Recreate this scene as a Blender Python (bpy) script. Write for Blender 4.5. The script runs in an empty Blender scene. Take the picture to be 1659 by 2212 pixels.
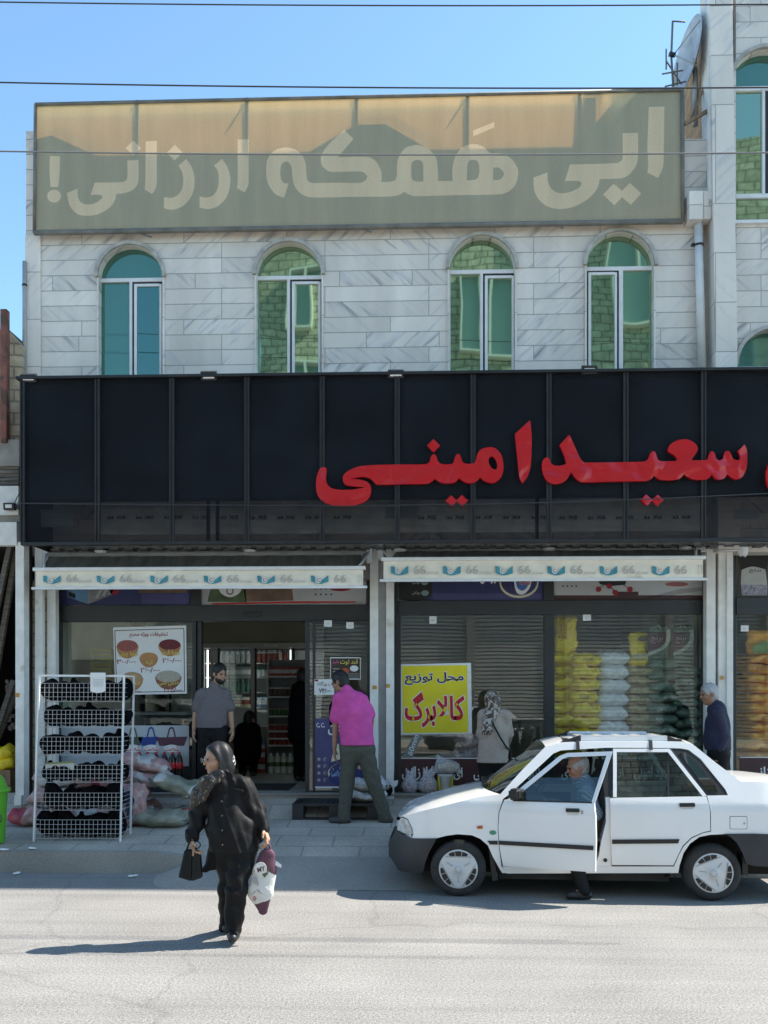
import bpy, bmesh, math, random, unicodedata
import numpy as np
from mathutils import Vector, Matrix
C = bpy.context.scene.collection
SC = bpy.context.scene
rnd = random.Random(7)
PI = math.pi
# ---------------------------------------------------------------- camera
F, CX, YH, CAMZ, PHI = 2000.0, 829.5, 1500.0, 1.9, math.radians(2.06)
cam = bpy.data.objects.new('camera', bpy.data.cameras.new('camera')); C.objects.link(cam)
cam.location = (0, 0, CAMZ); cam.rotation_euler = (PI/2, 0, PHI)
cam.data.sensor_fit = 'VERTICAL'; cam.data.sensor_height = 36; cam.data.lens = 36*F/2212
cam.data.shift_y = (YH-1106)/2212; cam.data.clip_end = 2000
SC.camera = cam
SC.view_settings.view_transform = 'Standard'; SC.view_settings.look = 'None'
SC.view_settings.gamma = 1; SC.view_settings.use_white_balance = True; SC.view_settings.white_balance_temperature = 7150; SC.view_settings.exposure = 1.25
# ---------------------------------------------------------------- sky and sun
TOSUN = Vector((.854, .191, 1.0)).normalized()
w = bpy.data.worlds.new('World'); SC.world = w; w.use_nodes = True
nt = w.node_tree; bg = nt.nodes['Background']
sky = nt.nodes.new('ShaderNodeTexSky'); sky.sky_type = 'NISHITA'; sky.sun_disc = False
sky.sun_elevation = math.asin(TOSUN.z); sky.sun_rotation = math.atan2(TOSUN.x, TOSUN.y)
sky.air_density = 1.0; sky.dust_density = .9; sky.ozone_density = 1.2; sky.altitude = 1200
hs = nt.nodes.new('ShaderNodeHueSaturation'); hs.inputs['Saturation'].default_value = .95; nt.links.new(sky.outputs[0], hs.inputs['Color']); tn = nt.nodes.new('ShaderNodeMixRGB'); tn.blend_type = 'MULTIPLY'; tn.inputs[0].default_value = 1; tn.inputs[2].default_value = (.70, .96, 1.06, 1); nt.links.new(hs.outputs[0], tn.inputs[1]); nt.links.new(tn.outputs[0], bg.inputs[0]); bg.inputs[1].default_value = 0.15
sl = bpy.data.lights.new('sun', 'SUN'); sl.energy = 4.3; sl.angle = math.radians(.5); sl.color = (1, .975, .94)
sun = bpy.data.objects.new('sun', sl); C.objects.link(sun)
sun.location = (20, 5, 30); sun.rotation_euler = TOSUN.to_track_quat('Z', 'Y').to_euler()

# ---------------------------------------------------------------- projection helpers (where things stand)
RX, RY = math.cos(PHI), math.sin(PHI); VX, VY = -math.sin(PHI), math.cos(PHI)
def P(px, py, Y):
    "point seen at (px, py) on the plane y = Y"
    u, v = (px-CX)/F, (YH-py)/F
    t = Y/(VY+RY*u)
    return Vector(((VX+RX*u)*t, Y, CAMZ+v*t))
def G(px, py, z=0.0):
    "point seen at (px, py) on the level z"
    u, v = (px-CX)/F, (YH-py)/F
    t = (z-CAMZ)/v
    return Vector(((VX+RX*u)*t, (VY+RY*u)*t, z))
def XZ(pts, Y):
    return [(P(p[0], p[1], Y).x, P(p[0], p[1], Y).z) for p in pts]

# ---------------------------------------------------------------- materials
MATS = {}
def _in(b, k, v):
    if k in b.inputs: b.inputs[k].default_value = v
def mat(name, col, rough=.6, metal=0, nz=None, bump=None, spec=.5, mix=None, coat=0, alpha=1, trans=0, stretch=None, emit=0):
    """plain painted / cloth / metal surface: nz=(scale, amount) colour mottling, mix=(other colour, scale, threshold) patches, bump=(scale, strength)"""
    if name in MATS: return MATS[name]
    m = bpy.data.materials.new(name); m.use_nodes = True; MATS[name] = m
    t = m.node_tree; N = t.nodes; L = t.links; b = N['Principled BSDF']
    b.inputs['Base Color'].default_value = (*col, 1); _in(b, 'Roughness', rough); _in(b, 'Metallic', metal)
    _in(b, 'Specular IOR Level', spec); _in(b, 'Coat Weight', coat); _in(b, 'Alpha', alpha)
    if emit: _in(b, 'Emission Color', (*col, 1)); _in(b, 'Emission Strength', emit)
    tc = N.new('ShaderNodeTexCoord'); src = tc.outputs['Object']
    if stretch:
        mp = N.new('ShaderNodeMapping'); mp.inputs['Scale'].default_value = stretch; L.new(src, mp.inputs[0]); src = mp.outputs[0]
    out = None
    if nz:
        n = N.new('ShaderNodeTexNoise'); n.inputs['Scale'].default_value = nz[0]; n.inputs['Detail'].default_value = 6; L.new(src, n.inputs['Vector'])
        r = N.new('ShaderNodeValToRGB'); a = nz[1]
        r.color_ramp.elements[0].position = .3; r.color_ramp.elements[1].position = .7
        r.color_ramp.elements[0].color = (*[max(0, c*(1-a)) for c in col], 1); r.color_ramp.elements[1].color = (*[min(1, c*(1+a)) for c in col], 1)
        L.new(n.outputs[0], r.inputs[0]); out = r.outputs[0]
    if mix:
        n = N.new('ShaderNodeTexNoise'); n.inputs['Scale'].default_value = mix[1]; n.inputs['Detail'].default_value = 8; L.new(src, n.inputs['Vector'])
        r = N.new('ShaderNodeValToRGB'); r.color_ramp.elements[0].position = mix[2]; r.color_ramp.elements[1].position = min(1, mix[2]+.08)
        L.new(n.outputs[0], r.inputs[0])
        x = N.new('ShaderNodeMixRGB'); L.new(r.outputs[0], x.inputs[0])
        if out: L.new(out, x.inputs[1])
        else: x.inputs[1].default_value = (*col, 1)
        x.inputs[2].default_value = (*mix[0], 1); out = x.outputs[0]
    if out: L.new(out, b.inputs['Base Color'])
    if bump:
        n = N.new('ShaderNodeTexNoise'); n.inputs['Scale'].default_value = bump[0]; n.inputs['Detail'].default_value = 5; L.new(src, n.inputs['Vector'])
        bp = N.new('ShaderNodeBump'); bp.inputs['Strength'].default_value = bump[1]; bp.inputs['Distance'].default_value = .02
        L.new(n.outputs[0], bp.inputs['Height']); L.new(bp.outputs[0], b.inputs['Normal'])
    return m
def glass(name, tint=(1, 1, 1), refl=1.0, f0=.06, wob=0, wscale=2, rough=0.0, body=None):
    "thin pane: clear straight through, mirror-like at the surface"
    if name in MATS: return MATS[name]
    m = bpy.data.materials.new(name); m.use_nodes = True; MATS[name] = m
    t = m.node_tree; N = t.nodes; L = t.links; N.remove(N['Principled BSDF']); o = N['Material Output']
    if body: a = N.new('ShaderNodeBsdfDiffuse'); a.inputs[0].default_value = (*body, 1)
    else: a = N.new('ShaderNodeBsdfTransparent'); a.inputs[0].default_value = (*tint, 1)
    g = N.new('ShaderNodeBsdfGlossy'); g.inputs[0].default_value = (*(tint if body else (1, 1, 1)), 1); g.inputs['Roughness'].default_value = rough
    lw = N.new('ShaderNodeLayerWeight'); lw.inputs['Blend'].default_value = .5
    mr = N.new('ShaderNodeMath'); mr.operation = 'POWER'; mr.inputs[1].default_value = 4; L.new(lw.outputs['Facing'], mr.inputs[0])
    mu = N.new('ShaderNodeMath'); mu.operation = 'MULTIPLY_ADD'; mu.inputs[1].default_value = refl*(1-f0); mu.inputs[2].default_value = f0*refl; mu.use_clamp = True
    L.new(mr.outputs[0], mu.inputs[0])
    x = N.new('ShaderNodeMixShader'); L.new(mu.outputs[0], x.inputs[0]); L.new(a.outputs[0], x.inputs[1]); L.new(g.outputs[0], x.inputs[2]); L.new(x.outputs[0], o.inputs[0])
    if wob:
        tc = N.new('ShaderNodeTexCoord'); n = N.new('ShaderNodeTexNoise'); n.inputs['Scale'].default_value = wscale; n.inputs['Detail'].default_value = 1.0
        L.new(tc.outputs['Object'], n.inputs['Vector'])
        bp = N.new('ShaderNodeBump'); bp.inputs['Strength'].default_value = 1; bp.inputs['Distance'].default_value = wob
        L.new(n.outputs[0], bp.inputs['Height']); L.new(bp.outputs[0], g.inputs['Normal'])
    return m

# ---------------------------------------------------------------- objects
def tag(o, label=None, cat=None, group=None, kind=None):
    for k, v in (('label', label), ('category', cat), ('group', group), ('kind', kind)):
        if v: o[k] = v
    return o
def thing(name, label, cat, loc=(0, 0, 0), group=None, rz=0):
    o = bpy.data.objects.new(name, None); C.objects.link(o); o.location = loc; o.rotation_euler = (0, 0, rz); o.empty_display_size = .1
    return tag(o, label, cat, group)
def wloc(o):
    v = Vector(o.location)
    while o.parent: o = o.parent; v = v+Vector(o.location)
    return v
def link(name, me, parent=None, origin=None, world=True, smooth=False):
    """mesh in world coordinates -> object (origin moved to its own spot, or to the parent's)"""
    o = bpy.data.objects.new(name, me); C.objects.link(o)
    if parent is not None:
        o.parent = parent
        if world: me.transform(Matrix.Translation(-wloc(parent)))
    elif origin is not None:
        me.transform(Matrix.Translation(-Vector(origin))); o.location = origin
    if smooth: me.shade_smooth()
    return o
def copy_tree(o, parent=None):
    c = o.copy(); C.objects.link(c)
    if parent is not None: c.parent = parent
    for ch in list(o.children): copy_tree(ch, c)
    return c
class MB:
    "collects shapes into one mesh"
    def __init__(s): s.v = []; s.f = []; s.m = []; s.sm = []
    def add(s, vs, fs, mi=0, sm=False):
        o = len(s.v); s.v += [tuple(v) for v in vs]
        for f in fs: s.f.append([i+o for i in f]); s.m.append(mi); s.sm.append(sm)
        return s
    def box(s, a, b, mi=0):
        x0, y0, z0 = (min(a[i], b[i]) for i in range(3)); x1, y1, z1 = (max(a[i], b[i]) for i in range(3))
        return s.add([(x0, y0, z0), (x1, y0, z0), (x1, y1, z0), (x0, y1, z0), (x0, y0, z1), (x1, y0, z1), (x1, y1, z1), (x0, y1, z1)],
              [(0, 3, 2, 1), (4, 5, 6, 7), (0, 1, 5, 4), (1, 2, 6, 5), (2, 3, 7, 6), (3, 0, 4, 7)], mi)
    def hexa(s, p, mi=0):
        "8 points: bottom ring then top ring"
        return s.add(p, [(0, 3, 2, 1), (4, 5, 6, 7), (0, 1, 5, 4), (1, 2, 6, 5), (2, 3, 7, 6), (3, 0, 4, 7)], mi)
    def pbox(s, x0, y0, x1, y1, Y, th, mi=0):
        "box whose front face shows at these picture corners on plane Y, th deep behind it"
        a = P(x0, y0, Y); b = P(x1, y1, Y); return s.box((a.x, Y, a.z), (b.x, Y+th, b.z), mi)
    def bar(s, a, b, r, n=6, mi=0, sm=True, r2=None, caps=True):
        a = Vector(a); b = Vector(b); d = (b-a)
        if d.length < 1e-6: return s
        d.normalize(); u = d.orthogonal().normalized(); w_ = d.cross(u); r2 = r if r2 is None else r2
        vs = [a+(u*math.cos(2*PI*i/n)+w_*math.sin(2*PI*i/n))*r for i in range(n)]+[b+(u*math.cos(2*PI*i/n)+w_*math.sin(2*PI*i/n))*r2 for i in range(n)]
        s.add(vs, [(i, (i+1) % n, n+(i+1) % n, n+i) for i in range(n)], mi, sm)
        if caps: s.f += [[len(s.v)-2*n+i for i in range(n)][::-1], [len(s.v)-n+i for i in range(n)]]; s.m += [mi, mi]; s.sm += [False, False]
        return s
    def tube(s, pts, r, n=6, mi=0):
        pts = [Vector(p) for p in pts]; o = len(s.v); u = None
        for i, p in enumerate(pts):
            d = (pts[min(i+1, len(pts)-1)]-pts[max(i-1, 0)]).normalized()
            u = d.orthogonal().normalized() if u is None else (u-d*u.dot(d)).normalized()
            w_ = d.cross(u); rr = r[i] if isinstance(r, (list, tuple)) else r
            s.v += [tuple(p+(u*math.cos(2*PI*k/n)+w_*math.sin(2*PI*k/n))*rr) for k in range(n)]
        for i in range(len(pts)-1):
            for k in range(n): s.f.append([o+i*n+k, o+i*n+(k+1) % n, o+(i+1)*n+(k+1) % n, o+(i+1)*n+k]); s.m.append(mi); s.sm.append(True)
        s.f.append([o+k for k in range(n)][::-1]); s.f.append([o+(len(pts)-1)*n+k for k in range(n)]); s.m += [mi, mi]; s.sm += [False, False]
        return s
    def lathe(s, prof, c=(0, 0, 0), n=24, axis='z', mi=0, sm=True, a0=0, sy=1):
        "prof = (radius, height) pairs round an axis through c"
        o = len(s.v)
        for r, h in prof:
            for k in range(n):
                a = a0+2*PI*k/n; x, y = r*math.cos(a), r*math.sin(a)*sy
                p = {'z': (x, y, h), 'y': (x, h, y), 'x': (h, x, y)}[axis]; s.v.append((c[0]+p[0], c[1]+p[1], c[2]+p[2]))
        for i in range(len(prof)-1):
            for k in range(n):
                q = [o+i*n+k, o+i*n+(k+1) % n, o+(i+1)*n+(k+1) % n, o+(i+1)*n+k]
                s.f.append(q[::-1] if axis == 'y' else q); s.m.append(mi); s.sm.append(sm)
        return s
    def grid(s, fn, nu, nv, mi=0, sm=True, wrap=False):
        "fn(u, v) -> point, u, v in 0..1"
        vs = [fn(i/nu, j/nv) for i in range(nu+(0 if wrap else 1)) for j in range(nv+1)]; k = nv+1
        M = nu if wrap else nu+1
        return s.add(vs, [(i*k+j, ((i+1) % M)*k+j, ((i+1) % M)*k+j+1, i*k+j+1) for i in range(nu) for j in range(nv)], mi, sm)
    def prism(s, pts, Y0, Y1, mi=0):
        "simple polygon (x, z) extruded from y=Y0 (front) to Y1"
        n = len(pts); s.add([(p[0], Y0, p[1]) for p in pts]+[(p[0], Y1, p[1]) for p in pts],
            [list(range(n)), list(range(2*n-1, n-1, -1))]+[(i, n+i, n+(i+1) % n, (i+1) % n) for i in range(n)], mi); return s
    def mesh(s, name):
        me = bpy.data.meshes.new(name); me.from_pydata(s.v, [], s.f); me.polygons.foreach_set('material_index', s.m); me.polygons.foreach_set('use_smooth', s.sm); me.update(); return me
    def build(s, name, mats, parent=None, origin=None, world=True, bevel=0, fix=True):
        me = s.mesh(name)
        for m in (mats if isinstance(mats, (list, tuple)) else [mats]): me.materials.append(m)
        if fix or bevel:
            bm = bmesh.new(); bm.from_mesh(me)
            if fix: bmesh.ops.recalc_face_normals(bm, faces=bm.faces)
            if bevel: bmesh.ops.bevel(bm, geom=[e for e in bm.edges if len(e.link_faces) == 2 and e.calc_face_angle(0) > .6], offset=bevel, segments=2, affect='EDGES', profile=.5)
            bm.to_mesh(me); bm.free()
        return link(name, me, parent, origin, world)
def smooth_poly(pts, n=6):
    "closed outline: (x, y) points are rounded through, (x, y, 1) are corners"
    out = []; N = len(pts)
    for i in range(N):
        p0, p1, p2, p3 = (pts[(i+k) % N] for k in (-1, 0, 1, 2))
        c1, c2 = len(p1) > 2, len(p2) > 2; a, b = np.array(p1[:2], float), np.array(p2[:2], float)
        if c1 and c2: out.append(tuple(a)); continue
        t1 = (b-np.array(p0[:2], float))*.5 if not c1 else (b-a)*.6
        t2 = (np.array(p3[:2], float)-a)*.5 if not c2 else (b-a)*.6
        lim = np.linalg.norm(b-a)*1.1
        for t in (t1, t2):
            l = np.linalg.norm(t)
            if l > lim: t *= lim/l
        for k in range(n):
            s = k/n; h = (2*s**3-3*s**2+1, s**3-2*s**2+s, -2*s**3+3*s**2, s**3-s**2)
            out.append(tuple(h[0]*a+h[1]*t1+h[2]*b+h[3]*t2))
    return out
def fill2d(polys, th, name='shape'):
    "outlines (x, y) with holes -> solid mesh of thickness th in z (0..th)"
    cu = bpy.data.curves.new(name, 'CURVE'); cu.dimensions = '2D'; cu.fill_mode = 'BOTH'; cu.extrude = th/2
    for p in polys:
        sp = cu.splines.new('POLY'); sp.points.add(len(p)-1); sp.use_cyclic_u = True
        for q, c in zip(sp.points, p): q.co = (c[0], c[1], 0, 1)
    return _tomesh(cu, th)
def _tomesh(cu, th):
    o = bpy.data.objects.new('tmp', cu); C.objects.link(o)
    me = bpy.data.meshes.new_from_object(o.evaluated_get(bpy.context.evaluated_depsgraph_get()))
    bpy.data.objects.remove(o); bpy.data.curves.remove(cu); me.transform(Matrix.Translation((0, 0, th/2))); return me
STAND = Matrix(((1, 0, 0, 0), (0, 0, -1, 0), (0, 1, 0, 0), (0, 0, 0, 1)))   # (x, y, depth) -> (x, -depth, y): upright, facing the street
def upright(polys, Y, th, name, m, parent=None, origin=None):
    "flat solid standing on plane y = Y, facing -y, th proud of it; polys in (x, z)"
    me = fill2d(polys, th, name); me.transform(Matrix.Translation((0, Y, 0)) @ STAND); me.materials.append(m)
    return link(name, me, parent, origin)
# ---------------------------------------------------------------- lettering
FORMS = {}
for cp in list(range(0xFB50, 0xFDFF))+list(range(0xFE70, 0xFEFF)):
    d = unicodedata.decomposition(chr(cp)).split()
    if len(d) == 2 and d[0] in ('<isolated>', '<final>', '<initial>', '<medial>'): FORMS.setdefault(chr(int(d[1], 16)), {}).setdefault(d[0][1:-1], chr(cp))
    if len(d) == 3 and d[0] in ('<isolated>', '<final>') and d[1] == '0644' and d[2] == '0627': FORMS.setdefault('LA', {})[d[0][1:-1]] = chr(cp)
def arab(s):
    "joined letter shapes in visual (left to right) order"
    s = s.replace('\u0644\u0627', '\u0001'); out = []
    def join_next(c): return c in FORMS and 'initial' in FORMS[c]
    def can(c): return c in FORMS or c == '\u0001'
    for i, c in enumerate(s):
        pv = i > 0 and join_next(s[i-1]) and can(c); nx = i+1 < len(s) and join_next(c) and can(s[i+1])
        f = FORMS['LA'] if c == '\u0001' else FORMS.get(c)
        if not f: out.append(c); continue
        k = 'medial' if pv and nx and 'medial' in f else 'final' if pv else 'initial' if nx and 'initial' in f else 'isolated'
        out.append(f.get(k, c))
    r = ''.join(out)[::-1]
    import re
    return re.sub('[\u06f0-\u06f90-9/]+', lambda m_: m_.group(0)[::-1], r)
def text_mesh(s, size=1, bold=0, th=.004, shape=True, res=3):
    cu = bpy.data.curves.new('t', 'FONT'); cu.body = arab(s) if shape else s; cu.size = size; cu.offset = bold*size; cu.extrude = th/2; cu.resolution_u = res
    return _tomesh(cu, th)
def bounds(me):
    a = np.empty(len(me.vertices)*3); me.vertices.foreach_get('co', a); a = a.reshape(-1, 3); return a.min(0), a.max(0)
def write(s, x0, y0, x1, y1, Y, m, name, parent=None, th=.004, bold=.01, shape=True, rot=0, mirror=False, keep=False, origin=None):
    "lettering fitted into the picture box (x0, y0)-(x1, y1) on plane Y, th proud of it"
    me = text_mesh(s, 1, bold, th, shape)
    if rot: me.transform(Matrix.Rotation(rot, 4, 'Z'))
    if not len(me.vertices): return None
    a, b = bounds(me); p = P(x0, y1, Y); q = P(x1, y0, Y)
    sx = (q.x-p.x)/(b[0]-a[0]); sy = (q.z-p.z)/(b[1]-a[1])
    if keep: sx = sy = min(sx, sy)
    T = Matrix.Translation(((p.x+q.x)/2, (p.z+q.z)/2, 0)) @ Matrix.Diagonal(((-sx if mirror else sx), sy, 1, 1)) @ Matrix.Translation((-(a[0]+b[0])/2, -(a[1]+b[1])/2, 0))
    me.transform(Matrix.Translation((0, Y, 0)) @ STAND @ T)
    if mirror: me.flip_normals()
    me.materials.append(m)
    return link(name, me, parent, origin)
# ---------------------------------------------------------------- soft bodies: distance field -> surface
def surfnets(Fd, lo, h):
    s = Fd < 0; c = sum(s[i:i+s.shape[0]-1, j:j+s.shape[1]-1, k:k+s.shape[2]-1].astype(np.int8) for i in (0, 1) for j in (0, 1) for k in (0, 1))
    act = (c > 0) & (c < 8); I = np.argwhere(act)
    idx = -np.ones(act.shape, int); idx[act] = np.arange(len(I))
    acc = np.zeros((len(I), 3)); cnt = np.zeros(len(I)); cor = [(i, j, k) for i in (0, 1) for j in (0, 1) for k in (0, 1)]
    V = {q: Fd[I[:, 0]+q[0], I[:, 1]+q[1], I[:, 2]+q[2]] for q in cor}
    for a in cor:
        for ax in range(3):
            if a[ax]: continue
            b = list(a); b[ax] = 1; b = tuple(b); va, vb = V[a], V[b]; m = (va < 0) != (vb < 0)
            t = np.where(m, va/np.where(m, va-vb, 1), 0); p = np.array(a, float)[None]+np.zeros((len(I), 1)); p[:, ax] += t
            acc += p*m[:, None]; cnt += m
    vs = (I+acc/cnt[:, None])*h+lo; fs = []
    for ax in range(3):
        o1, o2 = (ax+1) % 3, (ax+2) % 3
        A = np.moveaxis(s, ax, 0); d = A[:-1] != A[1:]; d = np.moveaxis(d, 0, ax); E = np.argwhere(d)
        E = E[(E[:, o1] > 0) & (E[:, o2] > 0)]; E = E[(E[:, o1] < act.shape[o1]) & (E[:, o2] < act.shape[o2])]
        def cell(d1, d2): q = E.copy(); q[:, o1] -= d1; q[:, o2] -= d2; return idx[q[:, 0], q[:, 1], q[:, 2]]
        q = np.stack([cell(1, 1), cell(0, 1), cell(0, 0), cell(1, 0)], 1); ins = s[E[:, 0], E[:, 1], E[:, 2]]
        q[~ins] = q[~ins][:, ::-1]; fs.append(q[(q >= 0).all(1)])
    return vs, np.concatenate(fs)
class Field:
    def __init__(s, lo, hi, h):
        s.lo = np.array(lo, float); s.h = h; s.n = np.ceil((np.array(hi)-s.lo)/h).astype(int)+1; s.d = np.full(s.n, 9.0, np.float32)
    def _win(s, a, b):
        i0 = np.clip(np.floor((np.array(a)-s.lo)/s.h).astype(int), 0, s.n); i1 = np.clip(np.ceil((np.array(b)-s.lo)/s.h).astype(int)+1, 0, s.n)
        sl = tuple(slice(x, y) for x, y in zip(i0, i1))
        g = np.stack(np.meshgrid(*[s.lo[k]+np.arange(i0[k], i1[k])*s.h for k in range(3)], indexing='ij'), -1); return sl, g
    def _put(s, sl, d, k, sub=False):
        o = s.d[sl]
        if not o.size: return
        if sub: d = -d; s.d[sl] = np.maximum(o, d) if k <= 0 else o*0+_smax(o, d, k)
        elif k <= 0: s.d[sl] = np.minimum(o, d)
        else:
            hh = np.clip(.5+.5*(o-d)/k, 0, 1); s.d[sl] = o*(1-hh)+d*hh-k*hh*(1-hh)
    def cone(s, a, b, r1, r2=None, k=.02, flat=None, sub=False):
        "tapered limb; flat=(axis, factor) squashes it along axis"
        r2 = r1 if r2 is None else r2; a = np.array(a, float); b = np.array(b, float); R = max(r1, r2)*(flat[1] if flat and flat[1] > 1 else 1)+k+3*s.h
        sl, g = s._win(np.minimum(a, b)-R, np.maximum(a, b)+R)
        ab = b-a; q = g-a; l2 = max(ab@ab, 1e-9)
        if flat:
            ax = np.array(flat[0], float); ax /= np.linalg.norm(ax); f = 1/flat[1]-1
            t = np.clip((q@ab)/l2, 0, 1); e = q-t[..., None]*ab; e = e+(e@ax)[..., None]*ax*f
        else: t = np.clip((q@ab)/l2, 0, 1); e = q-t[..., None]*ab
        s._put(sl, (np.linalg.norm(e, axis=-1)-(r1+(r2-r1)*t)).astype(np.float32), k, sub); return s
    def ell(s, c, r, R=None, k=.02, sub=False):
        "ellipsoid of radii r, R = 3x3 rows of axes"
        c = np.array(c, float); r = np.array(r, float); M_ = max(r)+k+3*s.h; sl, g = s._win(c-M_, c+M_)
        q = g-c
        if R is not None: q = q@np.array(R, float).T
        k0 = np.linalg.norm(q/r, axis=-1); k1 = np.linalg.norm(q/r**2, axis=-1)+1e-9
        s._put(sl, (k0*(k0-1)/k1).astype(np.float32), k, sub); return s
    def cut(s, p, n):
        "keep the side of the plane through p that n points away from"
        n = np.array(n, float); n /= np.linalg.norm(n); ax = [s.lo[k]+np.arange(s.n[k])*s.h for k in range(3)]
        d = (ax[0]-p[0])[:, None, None]*n[0]+(ax[1]-p[1])[None, :, None]*n[1]+(ax[2]-p[2])[None, None]*n[2]
        s.d = np.maximum(s.d, d.astype(np.float32)); return s
    def fold(s, amp, dirs, seed=0, freq=1):
        "cloth folds: a few crossed waves"
        R_ = random.Random(seed); ax = [s.lo[k]+np.arange(s.n[k])*s.h for k in range(3)]; w_ = 0
        for dx, dy, dz in dirs:
            def ph(ex, ey, ez, p_): return ((ax[0]*ex)[:, None, None]+(ax[1]*ey)[None, :, None]+(ax[2]*ez)[None, None])*freq+p_
            s_ = ph(dx, dy, dz, R_.random()*6)+1.5*np.sin(ph(dz*.35, dx*.3, dy*.4+2, R_.random()*6)); w_ = w_+.45*np.sin(s_)+.55*(1-2*np.abs(np.sin(s_*.5)))
        s.d = s.d+(amp*w_/len(dirs)).astype(np.float32); return s
    def build(s, name, m, parent=None, origin=None, mats=None):
        F_ = s.d.copy()
        for ax in range(3):
            for e in (0, -1):
                i = [slice(None)]*3; i[ax] = e; F_[tuple(i)] = np.maximum(F_[tuple(i)], s.h*.5)
        vs, fs = surfnets(F_, s.lo, s.h); me = bpy.data.meshes.new(name); me.from_pydata(vs.tolist(), [], fs.tolist()); me.update()
        for q in ([m] if mats is None else mats): me.materials.append(q)
        return link(name, me, parent, origin, smooth=True)
def _smax(a, b, k):
    h_ = np.clip(.5-.5*(a-b)/k, 0, 1); return a*(1-h_)+b*h_+k*h_*(1-h_)
# ================================================================ ground
def ground_mat(name, col, speck, streak=0, stain=.0, joints=None, rough=.9, crack=0):
    m = bpy.data.materials.new(name); m.use_nodes = True; MATS[name] = m
    t = m.node_tree; N = t.nodes; L = t.links; b = N['Principled BSDF']; b.inputs['Roughness'].default_value = rough; _in(b, 'Specular IOR Level', .25)
    tc = N.new('ShaderNodeTexCoord'); o = tc.outputs['Object']
    def noise(scale, det=5, vec=o, stretch=None):
        if stretch: mp = N.new('ShaderNodeMapping'); mp.inputs['Scale'].default_value = stretch; L.new(vec, mp.inputs[0]); vec = mp.outputs[0]
        n = N.new('ShaderNodeTexNoise'); n.inputs['Scale'].default_value = scale; n.inputs['Detail'].default_value = det; L.new(vec, n.inputs['Vector']); return n.outputs[0]
    def ramp(s, p0, p1, v0, v1):
        r = N.new('ShaderNodeMapRange'); r.inputs[1].default_value = p0; r.inputs[2].default_value = p1; r.inputs[3].default_value = v0; r.inputs[4].default_value = v1; L.new(s, r.inputs[0]); return r.outputs[0]
    def mul(a, c): q = N.new('ShaderNodeMath'); q.operation = 'MULTIPLY'; L.new(a, q.inputs[0]); L.new(c, q.inputs[1]); return q.outputs[0]
    f = ramp(noise(1.1, 6), .3, .7, 1-stain, 1+stain*.5); f = mul(f, ramp(noise(60, 3), .3, .7, 1-speck, 1+speck)); f = mul(f, ramp(noise(170, 2), .35, .65, 1-speck, 1+speck))
    if streak: f = mul(f, ramp(noise(2.2, 4, o, (.12, 1.6, 1)), .3, .7, 1-streak, 1+streak*.7)); f = mul(f, ramp(noise(1, 3, o, (.05, 9, 1)), .35, .7, 1-streak*.5, 1+streak*.5))
    bumpsrc = noise(120, 3)
    if crack:
        dn = N.new('ShaderNodeTexNoise'); dn.inputs['Scale'].default_value = 1.3; dn.inputs['Detail'].default_value = 6; L.new(o, dn.inputs['Vector'])
        ad = N.new('ShaderNodeMixRGB'); ad.blend_type = 'ADD'; ad.inputs[0].default_value = .7; L.new(o, ad.inputs[1]); L.new(dn.outputs['Color'], ad.inputs[2])
        v = N.new('ShaderNodeTexVoronoi'); v.feature = 'DISTANCE_TO_EDGE'; v.inputs['Scale'].default_value = crack; L.new(ad.outputs[0], v.inputs['Vector'])
        f = mul(f, ramp(v.outputs['Distance'], .0, .007, .86, 1))
    if joints:
        br = N.new('ShaderNodeTexBrick'); br.inputs['Scale'].default_value = 1; br.inputs['Brick Width'].default_value = joints[0]; br.inputs['Row Height'].default_value = joints[1]
        br.inputs['Mortar Size'].default_value = joints[2]; br.inputs['Color1'].default_value = (.93, .93, .93, 1); br.inputs['Color2'].default_value = (1.04, 1.04, 1.04, 1); br.inputs['Mortar'].default_value = (.70, .70, .70, 1); br.offset = joints[3]
        L.new(o, br.inputs['Vector']); f = mul(f, br.outputs['Color'])
    x = N.new('ShaderNodeMixRGB'); x.blend_type = 'MULTIPLY'; x.inputs[0].default_value = 1; x.inputs[1].default_value = (*col, 1); L.new(f, x.inputs[2]); L.new(x.outputs[0], b.inputs['Base Color'])
    bp = N.new('ShaderNodeBump'); bp.inputs['Strength'].default_value = .5; bp.inputs['Distance'].default_value = .01; L.new(bumpsrc, bp.inputs['Height']); L.new(bp.outputs[0], b.inputs['Normal'])
    return m
ROAD = ground_mat('dusty asphalt', (.248, .241, .230), .34, .085, .13, crack=.22)
PAVE = ground_mat('pavement slabs', (.43, .39, .335), .22, 0, .28, joints=(.62, .42, .012, .5), crack=1.1)
KERB = ground_mat('kerb concrete', (.32, .30, .27), .15, 0, .22)
STEP = ground_mat('step stone', (.42, .415, .40), .1, .1, .2)
KY, RX0, RX1 = 9.72, -2.55, .25            # kerb line, ends of the ramp
def kerb_z(y): return .225+(y-KY)*.085
def ramp_mix(x):
    a = min(1, max(0, (x-(RX0-.35))/.7)); b = min(1, max(0, ((RX1+.35)-x)/.7)); a = a*a*(3-2*a); b = b*b*(3-2*b); return a*b
def ground_z(x, y):
    "height of whatever one walks on"
    if y > 12.05: return .6
    r = ramp_mix(x); zr = max(0, min(1, (y-8.95)/1.25))*kerb_z(10.2) if y < 10.2 else kerb_z(y)
    zk = kerb_z(y) if y >= KY else 0.0
    return zr*r+zk*(1-r)
mb = MB(); mb.grid(lambda u, v: (-60+120*u, -6.2+15.93*v, -.000), 24, 6); tag(mb.build('road', ROAD), kind='structure')
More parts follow.
